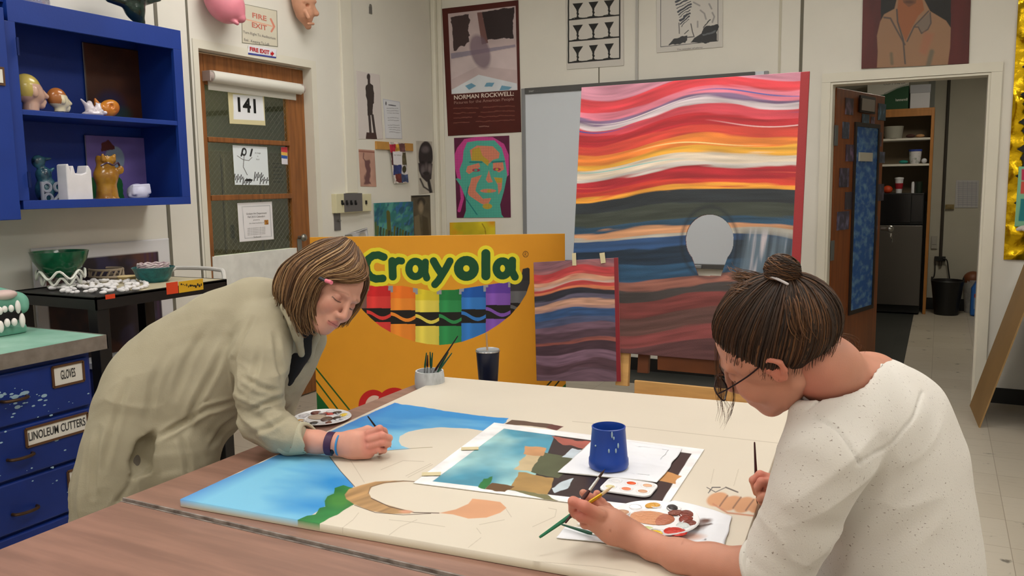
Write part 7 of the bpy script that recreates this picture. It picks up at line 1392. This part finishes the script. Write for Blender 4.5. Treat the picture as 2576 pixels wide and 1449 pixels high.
# flecked long-sleeved top
oat = bpy.data.materials.new('oatmeal_jersey'); oat.use_nodes = True; nt = oat.node_tree; N = nt.nodes; L = nt.links; b = N['Principled BSDF']; b.inputs['Roughness'].default_value = .85; b.inputs['Sheen Weight'].default_value = .1
tc = N.new('ShaderNodeTexCoord'); mp = N.new('ShaderNodeMapping'); mp.inputs['Scale'].default_value = (60, 150, 110); L.new(tc.outputs['Object'], mp.inputs[0]); nz = N.new('ShaderNodeTexNoise'); nz.inputs['Scale'].default_value = 3; nz.inputs['Detail'].default_value = 1; L.new(mp.outputs[0], nz.inputs['Vector'])
rr_ = N.new('ShaderNodeMapRange'); rr_.inputs[1].default_value = .695; rr_.inputs[2].default_value = .75; rr_.inputs[4].default_value = .75; L.new(nz.outputs['Fac'], rr_.inputs[0])
n2 = N.new('ShaderNodeTexNoise'); n2.inputs['Scale'].default_value = 9; L.new(tc.outputs['Object'], n2.inputs['Vector']); m1 = N.new('ShaderNodeMix'); m1.data_type = 'RGBA'; L.new(n2.outputs['Fac'], m1.inputs[0]); m1.inputs[6].default_value = tuple(lin((222, 219, 214)))+(1,); m1.inputs[7].default_value = tuple(lin((212, 206, 199)))+(1,)
m2 = N.new('ShaderNodeMix'); m2.data_type = 'RGBA'; L.new(rr_.outputs[0], m2.inputs[0]); L.new(m1.outputs[2], m2.inputs[6]); m2.inputs[7].default_value = tuple(lin((112, 92, 80)))+(1,); L.new(m2.outputs[2], b.inputs['Base Color'])
bp = N.new('ShaderNodeBump'); n3 = N.new('ShaderNodeTexNoise'); n3.inputs['Scale'].default_value = 400; L.new(tc.outputs['Object'], n3.inputs['Vector']); bp.inputs['Strength'].default_value = .1; bp.inputs['Distance'].default_value = .01; L.new(n3.outputs['Fac'], bp.inputs['Height']); L.new(bp.outputs[0], b.inputs['Normal'])
m0 = C(2200, 1250, 1.45); s = Sdf(.0042, [m0[0]-.42, m0[1]-.40, .50], [m0[0]+.40, m0[1]+.55, 1.30])
s.chain([C(2130, 1010, 1.40), C(2165, 1060, 1.42), C(2195, 1110, 1.44)], [.075, .095, .11], .04)
s.chain([C(2185, 1105, 1.46), C(2215, 1190, 1.47), C(2242, 1300, 1.47), C(2258, 1420, 1.47), C(2265, 1560, 1.46), C(2270, 1700, 1.46)], [.112, .126, .126, .126, .130, .14], .04)
s.chain([C(2200, 985, 1.46), C(2250, 1045, 1.47), C(2288, 1140, 1.48)], [.06, .078, .085], .04)
s.chain([C(2105, 1080, 1.36), C(2078, 1140, 1.335), C(2042, 1230, 1.34), C(2005, 1330, 1.36), C(1962, 1400, 1.385), C(1932, 1424, 1.395)], [.07, .066, .060, .056, .055, .050], .028)
s.chain([C(2150, 1040, 1.58), C(2110, 1130, 1.68), C(2050, 1225, 1.75), C(2005, 1238, 1.748)], [.07, .055, .042, .036], .03)
s.chain([C(2040, 1035, 1.365), C(2090, 1050, 1.38)], [.03, .045], .03)
s.chain([pR(0, -.03, -.045), C(2075, 925, 1.37), C(2132, 975, 1.42), C(2165, 1015, 1.44)], [.07, .062, .062, .07], .006, 's') ; s.chain([C(2090, 915, 1.40), C(2150, 930, 1.46)], [.06, .045], .01, 's')
s.cap(C(1890, 1432, 1.41), C(1960, 1440, 1.395), .042, .040, .004, 's'); s.half(C(1885, 1415, 1.40), C(1700, 1375, 1.48)-C(1965, 1410, 1.385), .004)
s.cap(C(1975, 1238, 1.745), C(2020, 1242, 1.745), .027, .025, .004, 's')
def wobR(V):
    rg_ = lambda P, s_, o_=0: 1-2*np.abs(vn(P, s_, o_))**.7
    el = np.exp(-(np.linalg.norm(V-C(1935, 1420, 1.36), axis=1)/.085)**2); ad = C(2078, 1140, 1.335)-C(1965, 1400, 1.385); ad /= np.linalg.norm(ad)
    t = V @ ad; Q = np.stack([t*30, V[:, 0]*7, V[:, 1]*7], 1); w1 = .0045*rg_(Q, 1, 2)+.003*vn(Q, 2.1, 5)
    ap = np.exp(-(np.linalg.norm(V-C(2150, 1200, 1.34), axis=1)/.13)**2); dd = cv(.75, -.62, 0); pe_ = cv(.62, .75, 0); Q2 = np.stack([V @ pe_*20, V @ dd*4, V @ cv(0, 0, 1)*4], 1); w2 = .006*rg_(Q2, 1, 9)+.003*vn(Q2, 2)
    Q3 = np.stack([V[:, 0]*8, V[:, 1]*8, V[:, 2]*5], 1)
    x_, y_ = proj(V); front = (V-CAMP) @ MR[2] < 1.47
    def seam(P, w=2.6):
        d = np.full(len(V), 1e9)
        for (x0, y0), (x1, y1) in zip(P[:-1], P[1:]):
            dx, dy = x1-x0, y1-y0; tt = np.clip(((x_-x0)*dx+(y_-y0)*dy)/(dx*dx+dy*dy), 0, 1); d = np.minimum(d, np.hypot(x_-x0-tt*dx, y_-y0-tt*dy))
        return -np.exp(-(d/w)**2)*front
    sm = .0045*seam([(2045, 1050), (2100, 1075), (2130, 1110), (2160, 1165)])+.004*seam([(2320, 985), (2295, 1050), (2240, 1110), (2160, 1165)])+.004*seam([(2030, 1030), (2090, 985), (2150, 960), (2215, 918)])
    return w1*el+w2*ap+.003*vn(Q3, 1)+sm
mk('long_sleeved_top', grow(s, wobR, rel=2), oat, rR, smooth='all')
# rolled sleeve folds at the elbow
def rollring(c0, ax, r_, th, seed):
    ax = ax/np.linalg.norm(ax); a, b_ = frame_of(ax); return tube([c0+a*(r_*math.cos(t))+b_*(r_*math.sin(t))+ax*.006*math.sin(2*t+seed) for t in np.linspace(0, 2*math.pi, 41)], th, 8, cap=False)
axr = C(1700, 1375, 1.48)-C(1965, 1410, 1.385)
mk('rolled_cuff', J(*[rollring(C(1895+i*17, 1424+i*2, 1.402-.002*i), axr, .042+.003*i, .0075+.001*(i % 2), i*1.3) for i in range(4)]), oat, rR, smooth='all')
# neckband
nb = [C(2012, 1026, 1.33), C(2048, 1012, 1.325), C(2090, 990, 1.33), C(2135, 966, 1.345), C(2180, 938, 1.37), C(2210, 912, 1.41), C(2205, 902, 1.47), C(2180, 908, 1.50)]
# trousers, legs and the stool she sits on
hp = C(2290, 1560, 1.46); hipx, hipy = hp[0]+.02, hp[1]+.02
jm = mat('denim', (44, 56, 84), .8, noise=.1, nscale=20); s = Sdf(.007, [hipx-.75, hipy-.35, 0], [hipx+.25, hipy+.35, .75])
for q in (-1, 1): s.chain([np.array([hipx, hipy+.09*q, .56]), np.array([hipx-.40, hipy+.10*q, .54]), np.array([hipx-.36, hipy+.10*q, .1])], [.11, .07, .05], .03)
mk('trousers', grow(s), jm, rR, smooth='all')
for q in (-1, 1):
    bq_ = np.array([hipx-.38, hipy+.10*q, .002]); s = Sdf(.006, bq_-[.24, .08, .02], bq_+[.16, .08, .14]); s.cap(bq_+[.05, 0, .038], bq_+[-.13, 0, .03], .038, .036, .02); s.cap(bq_+[.03, 0, .05], bq_+[.02, 0, .1], .045, .046, .02); s.half(bq_, (0, 0, -1)); mk('shoe', grow(s), mat('shoe_dark', 0), rR, smooth='all')
r = root('stool', (hipx, hipy, 0)); tag(r, 'round wooden stool under the painter in the oatmeal top', 'stool'); mk('seat', rod((hipx, hipy, .415), (hipx, hipy, .445), .17, n=36), brn, r, bev=.004)
for k_ in range(4): a_ = math.pi/4+k_*math.pi/2; mk('leg', rod((hipx+.11*math.cos(a_), hipy+.11*math.sin(a_), .415), (hipx+.17*math.cos(a_), hipy+.17*math.sin(a_), .002), .017, .014), brn, r, smooth=True)
# glasses
gl = mat('frame_dark', (40, 26, 30), .3, metal=.4); lensm = clear('lens', (235, 235, 235), .12)
g_ = mk('glasses', J(tube(spline([pR(-.079, .002, .022), pR(-.074, .04, .010), pR(-.066, .085, .0), pR(-.060, .108, -.004)]), .0014, 6)), gl, rR, smooth=True); g_['label'] = 'thin dark-framed glasses'
for q in (-1, 1):
    cc = pR(q*.033, .112, -.010); pts = [cc+AR[0]*a_*1.0+AR[2]*b_ for a_, b_ in rr2(.050, .030, .011, 5)]
    mk('lens_rim', tube(pts+pts[:1], .0014, 6, cap=False), gl, g_, smooth=True); mk('lens', prism(pts, AR[1]*.0012), lensm, g_)
mk('bridge', tube(spline([pR(-.008, .113, -.006), pR(0, .117, -.002), pR(.008, .113, -.006)]), .0013, 6), gl, g_, smooth=True)
# hair: swept up into a bun
BN = C(1968, 680, 1.318); tie = C(1974, 720, 1.326)
def colR(u, rnd):
    t = rnd.rand(); b = np.array([(50, 34, 24), (70, 46, 30), (98, 66, 42), (34, 22, 16)][0 if t < .45 else 1 if t < .75 else 2 if t < .87 else 3], float); return b*(.9+.2*rnd.rand())
def colR2(u, rnd): t = rnd.rand(); return np.array([(96, 64, 42), (120, 84, 56), (70, 46, 30)][0 if t < .4 else 1 if t < .7 else 2], float)
def hs(x, y, z, k=1.0):   # point on the hair surface around the skull, head coordinates direction
    q = np.array([x, y, z], float); q = q/np.linalg.norm(q/np.array([.081, .103, .086])); return pR(q[0]*k, q[1]*k-.014, q[2]*k+.030)
def slerp(a, b, n=6, lift=.0):
    a, b = np.array(a, float), np.array(b, float); out = []
    for t in np.linspace(0, 1, n): q = a*(1-t)+b*t; out.append(hs(*q, 1+lift*math.sin(math.pi*t)))
    return out
def tohead(P): q = loc(P[None], HR, AR)[0]; return q+[0, .014, -.030]
tb = tohead(tie); tb = tb/np.linalg.norm(tb)*.1
roots = [(.02, .092, .040), (0, .094, .044), (-.03, .088, .040), (-.055, .070, .026), (-.072, .05, .004), (-.078, .03, -.03), (-.082, .008, -.036), (-.082, -.018, -.05), (-.076, -.045, -.062), (-.062, -.07, -.07), (-.04, -.088, -.075), (-.01, -.098, -.078), (.02, -.098, -.07), (.05, -.085, -.05), (.07, -.05, -.03), (.078, 0, -.01), (.07, .05, .012), (.05, .08, .03), (.02, .092, .040)]
sheetR = [slerp(q, tb, 7, .05)+[tie] for q in roots]; rnd = np.random.RandomState(21)
rw = strands([[hs(*[q*1.12 for q in q_], 1.01)+cv(.004*math.sin(i_*9), .016+.006*math.sin(i_*5), .004), hs(*q_, 1.02), hs(*(np.array(q_)*.7+np.array(tb)*.4), 1.03)] for i_, q_ in enumerate(roots[3:13])], 110, r=.0005, seg=10, jit=.0035, col=colR, rnd=rnd, taper=1, st=.35)
r1 = strands(sheetR, 2300, r=.0015, seg=16, jit=.0016, col=colR, rnd=rnd, ends=.02, taper=.8, st=.13)
# bun: strands wound round
V1 = []; F1 = []; C1 = []; o_ = 0; ax1 = BN-tie; ax1 /= np.linalg.norm(ax1); ax1 = cv(.30, -.93, -.1); ax1 /= np.linalg.norm(ax1); a1, b1 = frame_of(ax1)
for i in range(420):
    ph = rnd.rand()*6.28; st = rnd.rand()*6.28; lat_ = rnd.uniform(-1, 1); R0 = .0285*(1-.12*rnd.rand()); tilt = rnd.uniform(-.5, .5); P = []
    for t in np.linspace(0, 2.6+rnd.rand(), 14):
        th = st+t; la = lat_*.9+tilt*math.sin(t*1.2); q = (a1*math.cos(th)*1.18+b1*math.sin(th))*math.cos(la)*R0+ax1*math.sin(la)*R0*.95; P.append(BN+q)
    v, f = tube(P, .0014*(.6+.6*rnd.rand()), 4, cap=False, flat=.6); V1.append(np.array(v)); F1.append(np.array(f)+o_); o_ += len(v); C1.append(np.ones((len(v), 3))*lin(colR(0, rnd) if rnd.rand() < .7 else colR2(0, rnd)))
r2 = (np.concatenate(V1), np.concatenate(F1), np.concatenate(C1))
LK = lambda L_: [C(*q) for q in L_]
loose = []
loose.append(strands([LK([(1804, 850, 1.390), (1800, 930, 1.405), (1806, 985, 1.430), (1812, 1030, 1.440), (1806, 1062, 1.440)]), LK([(1812, 860, 1.385), (1812, 950, 1.400), (1826, 1010, 1.430), (1836, 1050, 1.440), (1826, 1084, 1.440)])], 16, r=.0006, seg=16, jit=.003, col=colR2, rnd=rnd, curl=.003, ends=.4))
loose.append(strands([LK([(1836, 960, 1.410), (1840, 1000, 1.410), (1832, 1040, 1.410), (1818, 1075, 1.410)]), LK([(1850, 960, 1.410), (1856, 1000, 1.410), (1846, 1030, 1.410)]*1+[(1840, 1050, 1.410)] if False else [(1850, 960, 1.410), (1856, 1000, 1.410), (1846, 1030, 1.410), (1840, 1050, 1.410)])], 8, r=.0005, seg=14, jit=.002, col=colR2, rnd=rnd, curl=.002))
loose.append(strands([LK([(2075, 860, 1.330), (2080, 900, 1.340), (2072, 950, 1.355), (2060, 1000, 1.360)]), LK([(2050, 870, 1.315), (2050, 920, 1.330), (2035, 960, 1.345), (2022, 985, 1.360)])], 50, r=.0007, seg=14, jit=.004, col=colR, rnd=rnd, curl=.003, ends=.4))
loose.append(strands([[tie, hs(-.04, -.09, .05, 1.04), hs(-.075, -.085, .01, 1.05), hs(-.08, -.08, -.03, 1.03)], [tie, hs(-.05, -.06, .06, 1.04), hs(-.08, -.05, .02, 1.06), hs(-.085, -.055, -.015, 1.05)]], 70, r=.0010, seg=12, jit=.0025, col=colR2, rnd=rnd, curl=.002, ends=.3))
loose.append(strands([LK([(1955, 722, 1.330), (1905, 732, 1.320), (1855, 738, 1.335), (1822, 742, 1.355)]), LK([(1952, 712, 1.345), (1905, 702, 1.350), (1868, 700, 1.365), (1832, 708, 1.385)]), LK([(1952, 705, 1.365), (1895, 692, 1.375), (1846, 686, 1.395), (1828, 668, 1.415)])], 170, r=.0011, seg=14, jit=.004, col=colR2, rnd=rnd, curl=.004, ends=.5))
loose.append(strands([LK([(2090, 850, 1.38), (2120, 850, 1.40), (2150, 870, 1.42), (2165, 890, 1.43)]), LK([(2085, 840, 1.38), (2140, 850, 1.41), (2170, 880, 1.43), (2150, 900, 1.43)])], 22, r=.0005, seg=12, jit=.005, col=colR2, rnd=rnd, curl=.004, ends=.5))
loose.append(strands([LK([(1985, 850, 1.315), (1985, 880, 1.300), (1960, 900, 1.300), (1940, 925, 1.305)]), LK([(1995, 860, 1.315), (1990, 885, 1.300), (1965, 905, 1.300), (1948, 920, 1.305)])], 10, r=.0006, seg=12, jit=.002, col=colR, rnd=rnd))
s = Sdf(.004, HR-.22, HR+.22); s.ell(pR(0, -.014, .030), (.079, .101, .084), A=AR); s.ell(BN, (.030, .026, .027)); s.cap(tie, pR(0, -.035, .06), .014, .02, .02)
s.ell(pR(0, .085, -.05), (.095, .075, .085), A=AR, k=.01, op='s'); s.ell(pR(-.088, -.002, .0), (.03, .030, .034), A=AR, k=.006, op='s')
V, F = grow(s, lambda V: -.004+.001*vn(V, 60)); hb = (V, F, np.ones(V.shape)*lin((34, 24, 18))); hh_ = cat(hb, r1, r2, rw, *loose)
hr_ = mk('hair', hh_[:2], hairm, rR, smooth='all', col=hh_[2])
tx = cv(.8, .45, .25); tx = tx/np.linalg.norm(tx); nx = np.cross(tx, cv(0, 0, 1)); nx /= np.linalg.norm(nx); cx_ = C(1968, 714, 1.31)
mk('hair_tie', tube([cx_+tx*.0235*math.cos(t)+np.cross(nx, tx)*.021*math.sin(t) for t in np.linspace(0, 2*math.pi, 33)], .0022, 8, cap=False), mat('tie_white', (206, 200, 204), .6), rR, smooth=True)
# brushes in her hands
brush(C(1422, 1316, 1.555), C(1522, 1180, 1.585), .0034, rh, 'maroon-handled round brush with a silver ferrule held upright in the near hand', tip=.02)
brush(C(1357, 1352, 1.545), C(1544, 1222, 1.60), .0042, mat('handle_bright_green', (24, 110, 76), .25), 'green-handled brush with a gold ferrule and pale bristles crossing the maroon one', fer_=mat('ferrule_gold', (206, 160, 50), .25, metal=.9), tip=.03, tipm=mat('bristle_cream', (214, 190, 150), .6))
b0 = pp((1412, 1319), BT+.0115); b1_ = pp((1500, 1346), BT+.0115); brush(b0, b1_+(b1_-b0)*.5, .003, gh, 'thin green-handled brush lying on the paper towel under the hand', tip=.02)
brush(C(1898, 1112, 1.755), onZ(1905, 1268, BT+.001), .0028, rh, 'slim dark brush held vertically by the far hand over the board', tip=.018)
for o in bpy.data.objects:
    if '_w' in o: del o['_w']
